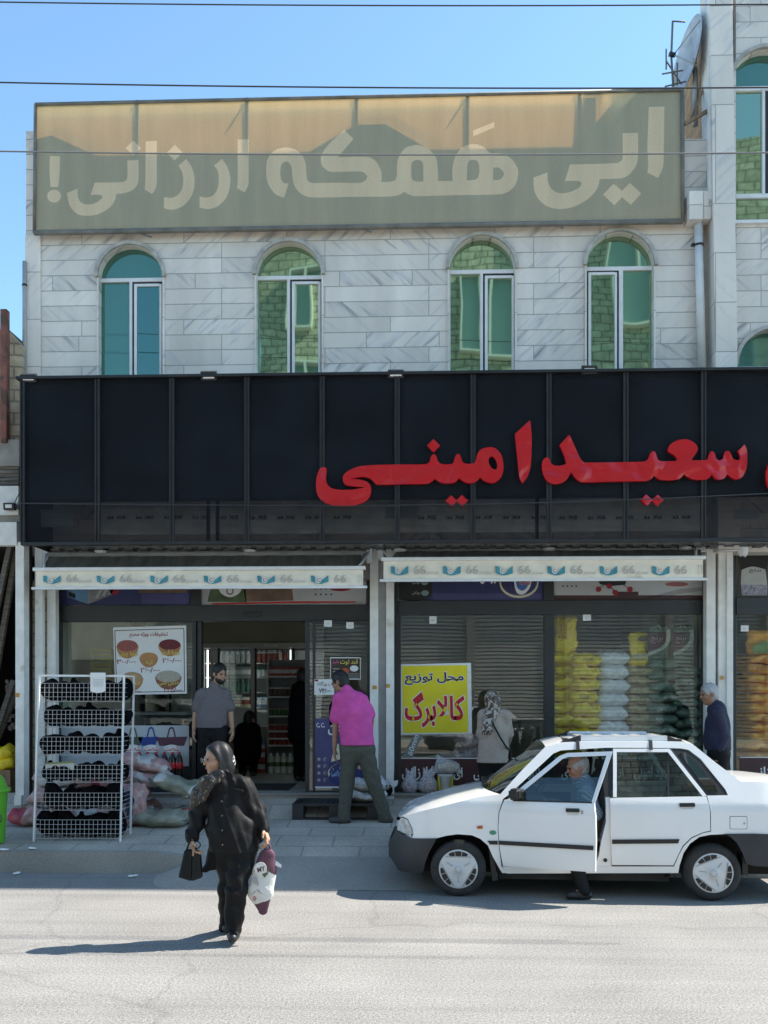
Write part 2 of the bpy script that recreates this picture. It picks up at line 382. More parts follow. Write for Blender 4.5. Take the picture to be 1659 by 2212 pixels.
mb = MB(); ys = [8.95+.1*i for i in range(8)]+[KY-.002, KY]+[KY+.02]+[9.8+.1*i for i in range(5)]+[10.4, 10.8, 11.4, 12.06]; xs = [-14+.5*i for i in range(20)]+[-4+.07*i for i in range(72)]+[1.1+.6*i for i in range(20)]
vs = [(x, y, (ground_z(x, y) if y != KY-.002 else ground_z(x, KY-.01))-(.03*(1-ramp_mix(x)) if y < KY else 0)+(.004 if y < KY else 0)) for x in xs for y in ys]
k = len(ys); fs = []; ms = []
for i in range(len(xs)-1):
    for j in range(k-1):
        fs.append((i*k+j, (i+1)*k+j, (i+1)*k+j+1, i*k+j+1))
mb.add(vs, fs); mb.m = [1 if (f % (k-1)) <= 10 else 0 for f in range(len(fs))]
tag(mb.build('pavement', [PAVE, KERB], fix=False), kind='structure')
mb = MB(); mb.box((-60, -9.5, -.02), (60, -6.2, .16)); tag(mb.build('opposite_pavement', PAVE), kind='structure')
# ================================================================ building materials
def marble(name, base=.66, rowh=.2, bw=1.35, veins=.5, joint=True, warm=0):
    m = bpy.data.materials.new(name); m.use_nodes = True; MATS[name] = m
    t = m.node_tree; N = t.nodes; L = t.links; b = N['Principled BSDF']; b.inputs['Roughness'].default_value = .45; _in(b, 'Specular IOR Level', .35)
    g = N.new('ShaderNodeNewGeometry'); sp = N.new('ShaderNodeSeparateXYZ'); L.new(g.outputs['Position'], sp.inputs[0])
    hx = N.new('ShaderNodeMath'); hx.operation = 'ADD'; L.new(sp.outputs[0], hx.inputs[0]); L.new(sp.outputs[1], hx.inputs[1])
    cb = N.new('ShaderNodeCombineXYZ'); L.new(hx.outputs[0], cb.inputs[0]); L.new(sp.outputs[2], cb.inputs[1])
    br = N.new('ShaderNodeTexBrick'); br.inputs['Scale'].default_value = 1; br.inputs['Brick Width'].default_value = bw; br.inputs['Row Height'].default_value = rowh; br.inputs['Mortar Size'].default_value = .0045 if joint else 0
    br.inputs['Color1'].default_value = (0, 0, 0, 1); br.inputs['Color2'].default_value = (1, 1, 1, 1); br.inputs['Mortar'].default_value = (.5, .5, .5, 1); br.offset = .37; br.offset_frequency = 3; br.squash = .7; br.squash_frequency = 4
    L.new(cb.outputs[0], br.inputs['Vector'])
    vein = []
    for sgn in (1, -1):
        mp = N.new('ShaderNodeMapping'); mp.vector_type = 'POINT'; mp.inputs['Rotation'].default_value = (0, 0, sgn*math.radians(42)); L.new(cb.outputs[0], mp.inputs[0])
        m2 = N.new('ShaderNodeMapping'); m2.inputs['Scale'].default_value = (1.6, 13, 1); L.new(mp.outputs[0], m2.inputs[0])
        of = N.new('ShaderNodeVectorMath'); of.operation = 'MULTIPLY_ADD'; of.inputs[1].default_value = (17, 31, 5); L.new(br.outputs['Color'], of.inputs[0]); L.new(m2.outputs[0], of.inputs[2])
        n = N.new('ShaderNodeTexNoise'); n.inputs['Scale'].default_value = 1; n.inputs['Detail'].default_value = 5; n.inputs['Distortion'].default_value = .6; L.new(of.outputs[0], n.inputs['Vector']); vein.append(n.outputs[0])
    s = N.new('ShaderNodeMath'); s.operation = 'GREATER_THAN'; s.inputs[1].default_value = .28; L.new(br.outputs['Color'], s.inputs[0])
    x = N.new('ShaderNodeMixRGB'); L.new(s.outputs[0], x.inputs[0]); L.new(vein[0], x.inputs[1]); L.new(vein[1], x.inputs[2])
    r = N.new('ShaderNodeValToRGB'); cr = r.color_ramp; cr.elements[0].position = .30; cr.elements[1].position = .55
    cr.elements[0].color = (base*(1-veins), base*(1-veins*1.04), base*(1-veins*1.06), 1); cr.elements[1].color = (base*(1+.05*warm), base*.965, base*(.985-.11*warm), 1)
    e = cr.elements.new(.44); e.color = (base*.91, base*.865, base*.83, 1)
    fl_ = N.new('ShaderNodeMapRange'); fl_.inputs[3].default_value = -.02; fl_.inputs[4].default_value = .16; fr2 = N.new('ShaderNodeMath'); fr2.operation = 'FRACT'; m7 = N.new('ShaderNodeMath'); m7.operation = 'MULTIPLY'; m7.inputs[1].default_value = 7.3; L.new(br.outputs['Color'], m7.inputs[0]); L.new(m7.outputs[0], fr2.inputs[0]); L.new(fr2.outputs[0], fl_.inputs[0]); av = N.new('ShaderNodeMath'); av.operation = 'ADD'; L.new(x.outputs[0], av.inputs[0]); L.new(fl_.outputs[0], av.inputs[1]); L.new(av.outputs[0], r.inputs[0])
    tone = N.new('ShaderNodeMapRange'); tone.inputs[3].default_value = .9; tone.inputs[4].default_value = 1.06; L.new(br.outputs['Color'], tone.inputs[0])
    big = N.new('ShaderNodeTexNoise'); big.inputs['Scale'].default_value = 1; big.inputs['Detail'].default_value = 7; bgm = N.new('ShaderNodeMapping'); bgm.inputs['Scale'].default_value = (2.6, 2.6, .55); L.new(g.outputs['Position'], bgm.inputs[0]); L.new(bgm.outputs[0], big.inputs['Vector'])
    bm_ = N.new('ShaderNodeMapRange'); bm_.inputs[1].default_value = .3; bm_.inputs[2].default_value = .7; bm_.inputs[3].default_value = .80; bm_.inputs[4].default_value = 1.04; L.new(big.outputs[0], bm_.inputs[0])
    tm = N.new('ShaderNodeMath'); tm.operation = 'MULTIPLY'; L.new(tone.outputs[0], tm.inputs[0]); L.new(bm_.outputs[0], tm.inputs[1])
    y = N.new('ShaderNodeMixRGB'); y.blend_type = 'MULTIPLY'; y.inputs[0].default_value = 1; L.new(r.outputs[0], y.inputs[1]); L.new(tm.outputs[0], y.inputs[2])
    pv = N.new('ShaderNodeTexVoronoi'); pv.inputs['Scale'].default_value = 2.1; pv.inputs['Randomness'].default_value = .75; L.new(cb.outputs[0], pv.inputs['Vector']); pr = N.new('ShaderNodeMapRange'); pr.inputs[1].default_value = .022; pr.inputs[2].default_value = .034; pr.inputs[3].default_value = .62; pr.inputs[4].default_value = 1; L.new(pv.outputs['Distance'], pr.inputs[0])
    yy = N.new('ShaderNodeMixRGB'); yy.blend_type = 'MULTIPLY'; yy.inputs[0].default_value = 1; L.new(y.outputs[0], yy.inputs[1]); L.new(pr.outputs[0], yy.inputs[2]); y = yy
    z = N.new('ShaderNodeMixRGB'); L.new(br.outputs['Fac'], z.inputs[0]); L.new(y.outputs[0], z.inputs[1]); z.inputs[2].default_value = (.36, .33, .30, 1); L.new(z.outputs[0], b.inputs['Base Color'])
    bp = N.new('ShaderNodeBump'); bp.invert = True; bp.inputs['Distance'].default_value = .004; L.new(br.outputs['Fac'], bp.inputs['Height']); L.new(bp.outputs[0], b.inputs['Normal'])
    return m
MARBLE = marble('grey veined marble cladding', .76, veins=.52, warm=1); MARB2 = marble('plain marble slabs', .77, .62, 3.1, .30, warm=1)
MOULD = mat('grey stone moulding', (.42, .40, .37), .8, nz=(9, .25), bump=(30, .3))
ALU = mat('white aluminium', (.72, .72, .72), .35, nz=(6, .06)); GASK = mat('black rubber gasket', (.02, .02, .022), .6)
GREEN = glass('green mirror glass', (.40, .56, .38), 1, .74, .0042, 1.0, .02, body=(.03, .075, .055)); TEAL = glass('teal tinted glass', (.20, .37, .27), 1, .50, .003, .8, .05, body=(.05, .14, .13)); BLUEG = glass('blue green glass', (.17, .34, .28), 1, .55, .0022, .9, .02, body=(.03, .09, .10))
BLACKM = mat('black painted metal', (.012, .013, .016), .45, nz=(3, .4)); CHAR = mat('charcoal aluminium frame', (.022, .024, .027), .4, nz=(4, .2))
WHITEM = mat('white painted steel', (.74, .72, .68), .5, nz=(7, .1), mix=((.52, .46, .39), 3.1, .66)); GREYM = mat('grey painted steel', (.36, .36, .36), .5, nz=(5, .15))
CONC = mat('bare concrete', (.30, .28, .25), .9, nz=(4, .25), bump=(20, .4)); DARKIN = mat('dark room wall', (.10, .095, .085), .9, nz=(2, .2)); FLOORT = mat('shop floor tiles', (.62, .59, .52), .25, nz=(3, .1))
BRICKB = None
def brickmat(name, c1, c2, mort, bw, rh, ms=.012):
    m = bpy.data.materials.new(name); m.use_nodes = True; MATS[name] = m; t = m.node_tree; N = t.nodes; L = t.links; b = N['Principled BSDF']; b.inputs['Roughness'].default_value = .9
    g = N.new('ShaderNodeNewGeometry'); sp = N.new('ShaderNodeSeparateXYZ'); L.new(g.outputs['Position'], sp.inputs[0]); hx = N.new('ShaderNodeMath'); hx.operation = 'ADD'; L.new(sp.outputs[0], hx.inputs[0]); L.new(sp.outputs[1], hx.inputs[1])
    cb = N.new('ShaderNodeCombineXYZ'); L.new(hx.outputs[0], cb.inputs[0]); L.new(sp.outputs[2], cb.inputs[1])
    br = N.new('ShaderNodeTexBrick'); br.inputs['Scale'].default_value = 1; br.inputs['Brick Width'].default_value = bw; br.inputs['Row Height'].default_value = rh; br.inputs['Mortar Size'].default_value = ms
    br.inputs['Color1'].default_value = (*c1, 1); br.inputs['Color2'].default_value = (*c2, 1); br.inputs['Mortar'].default_value = (*mort, 1); L.new(cb.outputs[0], br.inputs['Vector'])
    n = N.new('ShaderNodeTexNoise'); n.inputs['Scale'].default_value = 7; n.inputs['Detail'].default_value = 6; r = N.new('ShaderNodeMapRange'); r.inputs[1].default_value = .3; r.inputs[2].default_value = .7; r.inputs[3].default_value = .7; r.inputs[4].default_value = 1.2; L.new(g.outputs['Position'], n.inputs['Vector']); L.new(n.outputs[0], r.inputs[0])
    x = N.new('ShaderNodeMixRGB'); x.blend_type = 'MULTIPLY'; x.inputs[0].default_value = 1; L.new(br.outputs['Color'], x.inputs[1]); L.new(r.outputs[0], x.inputs[2]); L.new(x.outputs[0], b.inputs['Base Color'])
    bp = N.new('ShaderNodeBump'); bp.invert = True; bp.inputs['Distance'].default_value = .012; L.new(br.outputs['Fac'], bp.inputs['Height']); L.new(bp.outputs[0], b.inputs['Normal']); return m
BRICKT = brickmat('weathered tan brick', (.40, .31, .20), (.48, .39, .27), (.25, .2, .15), .4, .15); BRICKO = brickmat('orange brown brick', (.34, .20, .11), (.42, .26, .14), (.30, .2, .13), .4, .13)
BLOCKS = brickmat('rough cut stone blocks', (.36, .35, .29), (.52, .5, .42), (.16, .15, .12), .52, .27, .02)
# ================================================================ main shop building
WY = 12.0
main = thing('shop_building', 'two storey building clad in grey veined marble with four arched green windows and shops below', 'building', (0, WY, .4))
WIN = [(213.5, 350.5, 603, 'r', TEAL), (554.5, 694, 598, 'r', GREEN), (971.5, 1112, 585, 'r', GREEN), (1268, 1412, 578, 'l', GREEN)]
def arch_pts(L_, R_, sp, by, ex=0, n=18):
    r = (R_-L_)/2; c = (L_+R_)/2
    return [(L_-ex, by), (R_+ex, by)]+[(c+(r+ex)*math.cos(PI*i/n), sp-4-(r+ex)*math.sin(PI*i/n)) for i in range(n+1)]
left_x = 56; top = [(left_x, 283), (76, 283), (76, 262), (1476, 235), (1480, 300), (1546, 300)]
outer = [P(left_x, 1172, WY)]; wall = [(P(left_x, 1180, WY).x, 3.72), (P(1547, 1180, WY).x, 3.72)]+[(P(*q, WY).x, P(*q, WY).z) for q in top[::-1]]
holes = [XZ(arch_pts(a, b, s, 860), WY) for a, b, s, _, _ in WIN]
upright([wall]+holes, WY+.3, .3, 'cladding_wall', MARBLE, main)
mb = MB()
a = P(left_x, 0, WY).x
mb.box((a, WY-.03, 5.3), (P(89, 0, WY).x, WY-.002, P(76, 510, WY).z)); mb.build('corner_pilaster', MARB2, main, bevel=.004)
mb = MB(); b = P(1546, 0, WY).x; mb.box((a+.02, WY+.301, 3.4), (a+.3, 22, 8.6)); mb.box((b-.3, WY+.301, 3.4), (b-.02, 22, 8.6)); mb.box((a+.3, 21.7, 3.4), (b-.3, 22, 8.6)); mb.box((a+.3, WY+.301, 8.2), (b-.3, 21.7, 8.45)); mb.build('rear_shell', BRICKT, main)
for n, (L_, R_, sp, side, gl) in enumerate(WIN):
    ring = [XZ(arch_pts(L_, R_, sp, 850, 7.5), WY), XZ(arch_pts(L_, R_, sp, 850, 1), WY)]
    arc = lambda ex: [( (L_+R_)/2+((R_-L_)/2+ex)*math.cos(PI*i/22), sp-4-((R_-L_)/2+ex)*math.sin(PI*i/22)) for i in range(23)]
    wn = upright([XZ(arc(8.5)+arc(1.0)[::-1], WY)], WY+.0, .045, 'arch_moulding', MOULD, main)
    mb = MB()
    for s_ in (-1, 1): mb = MB(); xx = L_ if s_ < 0 else R_; mb.pbox(xx+s_*1, sp-3, xx+s_*4.5, 850, WY-.02, .018); mb.build('jamb_trim', MARB2, main)
    Yf = WY+.10; mb = MB(); wv = MB()
    mb.pbox(L_, sp-1.5, R_, sp+4.5, Yf-.03, .06)                                     # transom bar
    if side == 'r': m0, m1, sa, sb, fa, fb = L_+66, L_+72, L_+76, R_-1.5, L_+1.5, L_+66
    else: m0, m1, sa, sb, fa, fb = R_-75, R_-66, L_+3, R_-79, R_-66, R_-1.5
    mb.pbox(m0, sp+4.5, m1, 850, Yf-.028, .055)
    mb.pbox(sa, sp+10, sa+6, 850, Yf-.045, .05); mb.pbox(sb-5, sp+10, sb, 850, Yf-.045, .05); mb.pbox(sa+6, sp+10, sb-5, sp+15, Yf-.045, .05)
    mb.pbox(fa-1.5, sp+4.5, fa, 850, Yf-.02, .05); 
    fr = mb.build('window_frame', ALU, main, bevel=.003)
    g_ = MB(); g_.pbox(sa-3.5, sp+6, sb+3, 850, Yf-.012, .03); g_.build('gasket', GASK, fr)
    r_ = (R_-L_)/2; c_ = (L_+R_)/2
    # panes: each slightly out of true so its mirror image bends on its own
    def pane(nm, pts, tilt, m_):
        me = fill2d([XZ(pts, Yf)], .006, nm); me.transform(Matrix.Translation((0, Yf+.01, 0)) @ STAND)
        ce = P(sum(p[0] for p in pts)/len(pts), sum(p[1] for p in pts)/len(pts), Yf)
        me.transform(Matrix.Translation(ce) @ Matrix.Rotation(tilt[0], 4, 'X') @ Matrix.Rotation(tilt[1], 4, 'Z') @ Matrix.Translation(-ce)); me.materials.append(m_)
        return link(nm, me, fr)
    R1 = random.Random(n+3); tl = lambda: ((R1.random()-.5)*.012, (R1.random()-.5)*.02)
    pane('arch_pane', [(c_+r_*math.cos(PI*i/20), sp-4-r_*math.sin(PI*i/20)) for i in range(21)]+[(L_, sp+1), (R_, sp+1)], tl(), gl)
    pane('fixed_pane', [(fa, sp+4), (fb, sp+4), (fb, 850), (fa, 850)], tl(), gl)
    me = fill2d([XZ([(sa+5, sp+14), (sb-4, sp+14), (sb-4, 850), (sa+5, 850)], Yf)], .006, 'sash_pane'); me.transform(Matrix.Translation((0, Yf-.02, 0)) @ STAND); me.materials.append(GREEN); link('sash_pane', me, fr)
    if n == 0: me.materials.clear(); me.materials.append(BLUEG)
    mb = MB(); mb.pbox(L_-4, sp-75, R_+4, 850, WY+.32, .02); mb.build('window_backing', DARKIN, main)
# shop storey: posts, lintels, step, frames
SY = 12.22                                   # plane of the shop glass
mb = MB(); mb.box((P(50, 0, WY).x, WY+.02, 3.4), (P(1547, 0, WY).x, WY+.29, 3.71)); mb.build('lintel_band', CONC, main)
def post(x0, x1, y0, y1, Y, th, m=WHITEM, nm='steel_post', par=None):
    q = MB(); q.pbox(x0, y0, x1, y1, Y, th); return q.build(nm, m, par or main, bevel=.006)
FLZ = .60
post(75, 92, 1180, 1745, WY-.18, .08); post(93, 101, 1180, 1745, WY-.02, .2, BRICKT, 'rough_strip'); post(101, 120, 1195, 1745, WY-.06, .12)
post(799, 817, 1176, 1742, WY-.08, .14); post(817, 834, 1176, 1742, WY+.0, .1, GREYM); post(834, 851, 1176, 1742, WY-.08, .14)
post(1526, 1546, 1176, 1742, WY-.05, .14); post(1546, 1552, 1176, 1742, WY+.03, .1, GREYM); post(1552, 1570, 1176, 1742, WY-.06, .12); post(1570, 1584, 1170, 1742, WY-.09, .14)
post(120, 799, 1182, 1194, WY-.04, .1, WHITEM, 'lintel_trim'); post(851, 1526, 1180, 1192, WY-.04, .1, WHITEM, 'lintel_trim'); post(1584, 1720, 1166, 1180, WY-.04, .1, WHITEM, 'lintel_trim')
mb = MB(); mb.box((P(60, 0, WY).x, WY-.06, .2), (P(1760, 0, WY).x, WY+.5, FLZ)); mb.build('shop_step', STEP, main, bevel=.012)
mb = MB(); mb.box((P(120, 0, WY).x, WY-.10, FLZ), (P(1526, 0, WY).x, WY+.3, FLZ+.018)); mb.build('threshold_slab', KERB, main, bevel=.004)
CLEAR = glass('shop window glass', (.93, .96, .95), 1.0, .062, .0009, 1.2)
def frame_bar(x0, y0, x1, y1, Y=SY-.05, th=.1, nm='window_frame', m=CHAR): q = MB(); q.pbox(x0, y0, x1, y1, Y, th); return q.build(nm, m, main, bevel=.004)
def pane_box(x0, y0, x1, y1, Y=SY, nm='shop_pane', m=None, par=None): q = MB(); q.pbox(x0, y0, x1, y1, Y, .008); return q.build(nm, m or CLEAR, par or main)
# left shop
frame_bar(120, 1194, 130, 1712); frame_bar(130, 1308, 799, 1341, SY-.07, .14); frame_bar(415, 1341, 423, 1712); frame_bar(426, 1341, 435, 1712, SY-.02); frame_bar(412, 1194, 434, 1308); frame_bar(792, 1194, 799, 1308); frame_bar(130, 1700, 415, 1712)
pane_box(130, 1341, 415, 1700); pane_box(130, 1194, 412, 1308, nm='transom_pane'); pane_box(434, 1194, 792, 1308, nm='transom_pane')
frame_bar(523, 1322, 564, 1331, SY-.09, .02, 'door_sensor', BLACKM)
dl = MB(); [dl.pbox(*q, SY-.14, .05) for q in ((659, 1341, 668, 1722), (675, 1341, 681, 1722), (681, 1341, 799, 1347), (681, 1708, 799, 1722), (793, 1347, 799, 1708), (668, 1341, 675, 1346), (668, 1716, 675, 1722))]
dl = dl.build('sliding_door', CHAR, main, bevel=.003); pane_box(681, 1347, 793, 1708, SY-.12, 'door_pane', None, dl); pane_box(668, 1346, 675, 1716, SY-.12, 'door_edge_pane', None, dl)
# right shop
frame_bar(851, 1192, 860, 1712); frame_bar(860, 1298, 1526, 1326, SY-.07, .14); frame_bar(1176, 1326, 1198, 1712); frame_bar(1174, 1192, 1196, 1298); frame_bar(1519, 1192, 1526, 1712); frame_bar(860, 1701, 1519, 1712); frame_bar(860, 1192, 1174, 1194); frame_bar(860, 1326, 866, 1701)
pane_box(860, 1326, 1176, 1701); pane_box(1198, 1326, 1519, 1701); pane_box(860, 1192, 1174, 1298, nm='transom_pane'); pane_box(1196, 1192, 1519, 1298, nm='transom_pane')
# third shop
frame_bar(1584, 1180, 1591, 1712); frame_bar(1591, 1291, 1720, 1327, SY-.07, .14); frame_bar(1591, 1701, 1720, 1712)
pane_box(1591, 1327, 1720, 1701); pane_box(1591, 1180, 1720, 1291, nm='transom_pane')
# rooms
xl, xr, xe = P(104, 0, WY).x, P(1556, 0, WY).x, P(1800, 0, WY).x; xm = P(825, 0, WY).x
CEILW = mat('pale shop ceiling', (.78, .77, .74), .9); INW = mat('plain shop wall', (.62, .58, .50), .9, nz=(1.5, .15))
mb = MB(); mb.box((xl, WY+.5, FLZ-.1), (xe, 17.6, FLZ-.004)); mb.build('shop_floor', FLOORT, main)
mb = MB(); mb.box((xl, WY+.3, 3.72), (xe, 17.6, 3.8)); mb.build('shop_ceiling', CEILW, main)
mb = MB(); mb.box((xl-.1, WY+.3, FLZ), (xl, 17.6, 3.7)); mb.box((xe, WY+.3, FLZ), (xe+.1, 17.6, 3.7)); mb.box((xl, 17.6, FLZ), (xe, 17.7, 3.7)); mb.box((xr-.05, WY+.3, FLZ), (xr+.05, 17.5, 3.7)); mb.box((xm-.06, 13.4, FLZ), (xm+.06, 17.5, 3.7)); mb.build('shop_inner_walls', INW, main)
# drain hopper and pipe, left pipe
hop = thing('drain_hopper', 'boxy marble clad rainwater hopper above the white drainpipe', 'drain hopper', P(1510, 475, WY))
mb = MB(); mb.pbox(1489, 412, 1519, 473, WY-.22, .216); mb.build('hopper_box', MARB2, hop, bevel=.006); mb = MB(); mb.pbox(1519.6, 412, 1537, 472, WY-.18, .176); mb.build('side_slab', MARB2, hop, bevel=.006)
dp = thing('drainpipe', 'white plastic drainpipe with one black clamp between the marble walls', 'drainpipe', P(1510, 800, WY))
mb = MB(); a, b = P(1508, 474, WY-.10), P(1517, 812, WY-.10); a.y = b.y = WY-.1; mb.bar(a, b, .052, 14); mb.build('pipe', mat('white pvc', (.66, .66, .65), .45, nz=(5, .12)), dp)
mb = MB(); c0 = a.lerp(b, .16); c1 = a.lerp(b, .172); mb.bar(c0, c1, .062, 14); mb.box((c0.x-.09, WY-.12, c0.z-.01), (c0.x-.05, WY-.06, c0.z+.012)); mb.build('pipe_clamp', BLACKM, dp)
mb = MB(); mb.pbox(1520, 474, 1538, 812, WY-.012, .01); mb.build('stained_strip', mat('rust stained stone', (.40, .37, .33), .8, nz=(6, .3), mix=((.24, .17, .11), 2.4, .55), stretch=(1, 1, .5)), main)
pp = thing('vent_pipe', 'narrow grey pipe running up the outer corner of the marble building', 'pipe', P(53, 820, WY)); mb = MB(); mb.bar(P(53, 565, WY-.05), P(53, 830, WY-.05), .028, 10); mb.build('pipe', GREYM, pp); mb = MB(); mb.bar(P(53, 614, WY-.05), P(53, 618, WY-.05), .034, 10); mb.build('pipe_clamp', BLACKM, pp)
# ================================================================ taller marble building on the right
RYY = 11.86
tall = thing('tall_building', 'taller marble clad building with a brown brick side and arched dark green windows', 'building', (P(1600, 0, RYY).x, RYY, .4))
xp0, xp1 = P(1546, 790, RYY).x, P(1590, 790, RYY).x; xw = 12.5; TOPZ = 11.0
# facade
TW = [(1580, 1735, 185, 475), (1594, 1748, 790, 860)]
hol = [XZ(arch_pts(1580, 1735, 189, 475), RYY), XZ(arch_pts(1592, 1748, 795, 860), RYY)]
upright([[(xp1, 3.7), (xw, 3.7), (xw, TOPZ), (xp1, TOPZ)]]+hol, RYY+.3, .3, 'cladding_wall', MARBLE, tall)
mb = MB(); p0 = P(1533, 0, RYY-.1).x
mb.hexa([(xp0, RYY-.1, 3.7), (xp1+.02, RYY-.1, 3.7), (xp1+.02, RYY+.31, 3.7), (xp0, RYY+.31, 3.7), (p0, RYY-.1, TOPZ), (P(1576, 0, RYY).x, RYY-.1, TOPZ), (P(1576, 0, RYY).x, RYY+.31, TOPZ), (p0, RYY+.31, TOPZ)]); mb.build('corner_pilaster', MARB2, tall, bevel=.01)
mb = MB(); mb.box((xp0+.03, RYY+.32, 8.45), (xp0+.25, 22, TOPZ-.02)); mb.box((xp0+.25, 21.8, 3.8), (xw, 22, TOPZ-.02)); mb.box((xw-.2, RYY+.32, 3.8), (xw, 21.8, TOPZ-.02)); mb.box((xp0+.25, RYY+.32, TOPZ-.3), (xw-.2, 21.8, TOPZ-.1)); mb.build('brick_side_wall', BRICKO, tall)
mb = MB(); mb.pbox(1531, -20, 1537.5, 430, RYY-.05, .06); mb.build('corner_trim', ALU, tall)
mb = MB(); mb.box((8.4, RYY+.01, TOPZ+.001), (xw, 20, 15.6)); mb.build('added_shadow_block', MARBLE, tall)  # unseen block added so its shadow falls on the road at left
for (L_, R_, sp, by) in TW:
    arc = lambda ex: [((L_+R_)/2+((R_-L_)/2+ex)*math.cos(PI*i/22), sp-((R_-L_)/2+ex)*math.sin(PI*i/22)) for i in range(23)]
    upright([XZ(arc(9)+arc(1)[::-1], RYY)], RYY, .05, 'arch_moulding', MOULD, tall)
    Yf = RYY+.1; mb = MB(); mb.pbox(L_, sp+2, R_, sp+8, Yf-.03, .06)
    if by < 600: mb.pbox(L_+67, sp+8, L_+73, by-56, Yf-.03, .06); mb.pbox(L_, by-56, R_, by-50, Yf-.03, .06); mb.pbox(L_-2, by, R_+2, by+4, RYY-.05, .2)
    f = mb.build('window_frame', ALU, tall, bevel=.003)
    q = MB(); q.pbox(L_+72, sp+12, R_, by-58, Yf-.012, .03); q.build('gasket', GASK, f)
    for nm, pts, m_, dz in (('arch_pane', [((L_+R_)/2+(R_-L_)/2*math.cos(PI*i/20), sp-(R_-L_)/2*math.sin(PI*i/20)) for i in range(21)]+[(L_, sp+4), (R_, sp+4)], TEAL, .01), ('lower_pane', [(L_, sp+8), (R_, sp+8), (R_, by), (L_, by)], GREEN, .012)):
        me = fill2d([XZ(pts, Yf)], .006, nm); me.transform(Matrix.Translation((0, Yf+dz, 0)) @ STAND); me.materials.append(m_); link(nm, me, f)
    mb = MB(); mb.pbox(L_-4, sp-85, R_+4, by, RYY+.32, .02); mb.build('window_backing', DARKIN, tall)
# ================================================================ low brick building and lean-to on the left
LY = 11.7
lowb = thing('brick_building', 'low tan brick building with a rusty steel post and white painted shop front', 'building', (P(15, 0, LY).x, LY, .4))
q0 = P(48, 738, LY+.25)
mb = MB(); x0 = P(-160, 0, LY).x; xa = P(14, 0, LY).x; xb = P(48, 0, LY+.14).x
mb.hexa([(x0, LY+.1, P(0, 950, LY).z), (xa, LY+.1, P(0, 950, LY).z), (xa, 19, P(0, 950, LY).z), (x0, 19, P(0, 950, LY).z), (x0, LY+.1, P(0, 690, LY).z), (xa, LY+.1, P(0, 707, LY).z), (xa, 19, P(0, 707, LY).z), (x0, 19, P(0, 690, LY).z)])
mb.hexa([(xa, LY+.12, P(0, 950, LY).z), (xb, LY+.14, P(0, 950, LY).z), (xb, 19, P(0, 950, LY).z), (xa, 19, P(0, 950, LY).z), (xa, LY+.12, P(0, 712, LY).z), (xb, LY+.14, P(0, 738, LY).z), (xb, 19, P(0, 738, LY).z), (xa, 19, P(0, 712, LY).z)])
mb.build('brick_wall', BRICKT, lowb)
post(0, 14, 667, 955, LY-.02, .1, mat('rusty red steel', (.20, .07, .05), .7, nz=(8, .4), mix=((.10, .05, .03), 5, .5)), 'rusty_post', lowb)
post(-60, 42, 950, 1006, LY+.02, .5, CONC, 'concrete_beam', lowb); mb = MB()
for i in range(5): mb.pbox(-60, 1008+i*8, 40, 1014+i*8, LY+.06-.02*(i % 2), .3)
mb.build('slatted_soffit', mat('grey old timber', (.16, .14, .12), .9, nz=(6, .4), stretch=(1, 1, 8)), lowb)
post(-60, 40, 1050, 1112, LY-.1, .3, WHITEM, 'white_beam', lowb); post(-60, 36, 1128, 1178, LY-.14, .1, WHITEM, 'steel_plate', lowb); post(33, 52, 1170, 1738, LY-.12, .16, WHITEM, 'white_column', lowb); post(30, 46, 1718, 1740, LY-.18, .2, WHITEM, 'column_foot', lowb)
post(-60, 60, 1112, 1128, LY-.05, .3, CONC, 'beam_gap', lowb)
post(56, 64, 1176, 1745, LY+.2, .1, mat('dark brown steel', (.05, .03, .025), .7, nz=(6, .4)), 'brown_post', lowb); post(64, 76, 1176, 1745, LY+.32, .2, BRICKT, 'brick_edge', lowb)
mb = MB(); mb.box((x0, 15.5, .3), (xb+.5, 15.6, 4)); mb.box((x0-.1, LY+.3, .3), (x0, 15.5, 4)); mb.box((x0, LY+.2, 3.9), (xb+.1, 15.5, 4)); mb.build('dark_back_wall', mat('near black wall', (.03, .028, .026), .95), lowb)  # inner walls and ceiling in one near black tone
mb = MB(); mb.box((x0, 12.06, .2), (xl-.12, 15.6, .42)); mb.build('store_floor', CONC, lowb)
# ================================================================ houses across the street (seen only mirrored in the panes)
OY = -9.5
opp = thing('stone_house', 'stone block house with white windows and roller shutters across the street', 'house', (2, OY, 0))
hl = [[(a, b), (c, b), (c, d), (a, d)] for a, b, c, d in ((-5.0, 15.4, -3.9, 17.6), (-4.6, 11.6, -3.5, 13.9), (-1.2, 7, .2, 9), (-1.5, 15, -.2, 17.5), (1.9, 14.3, 3.5, 17.0), (2.3, 7.2, 3.8, 9.4), (5.6, 10.4, 7.0, 12.6), (7.2, 15.4, 9.3, 18.6), (9.8, 8, 11.4, 10.2), (10.6, 13, 12.0, 15.2), (4.6, 18.8, 6.0, 20.6))]
upright([[(-6.2, 5.4), (13, 5.4), (13, 22), (-6.2, 22)]]+hl, OY-.3, .3, 'stone_wall', BLOCKS, opp).rotation_euler = (0, 0, 0)
opp_w = opp.children[0]; opp_w.data.transform(Matrix.Translation((0, 0, 0)))
mb = MB(); ok = MB()
for h_ in hl:
    (xa_, za), (xb_, zb) = h_[0], h_[2]
    for bx in ((xa_-.06, za-.06, xb_+.06, za), (xa_-.06, zb, xb_+.06, zb+.06), (xa_-.06, za, xa_, zb), (xb_, za, xb_+.06, zb), ((xa_+xb_)/2-.04, za, (xa_+xb_)/2+.04, zb)): mb.box((bx[0], OY-.32, bx[1]), (bx[2], OY+.04, bx[3]))
    ok.box((xa_, OY-.4, za), (xb_, OY-.3, zb))
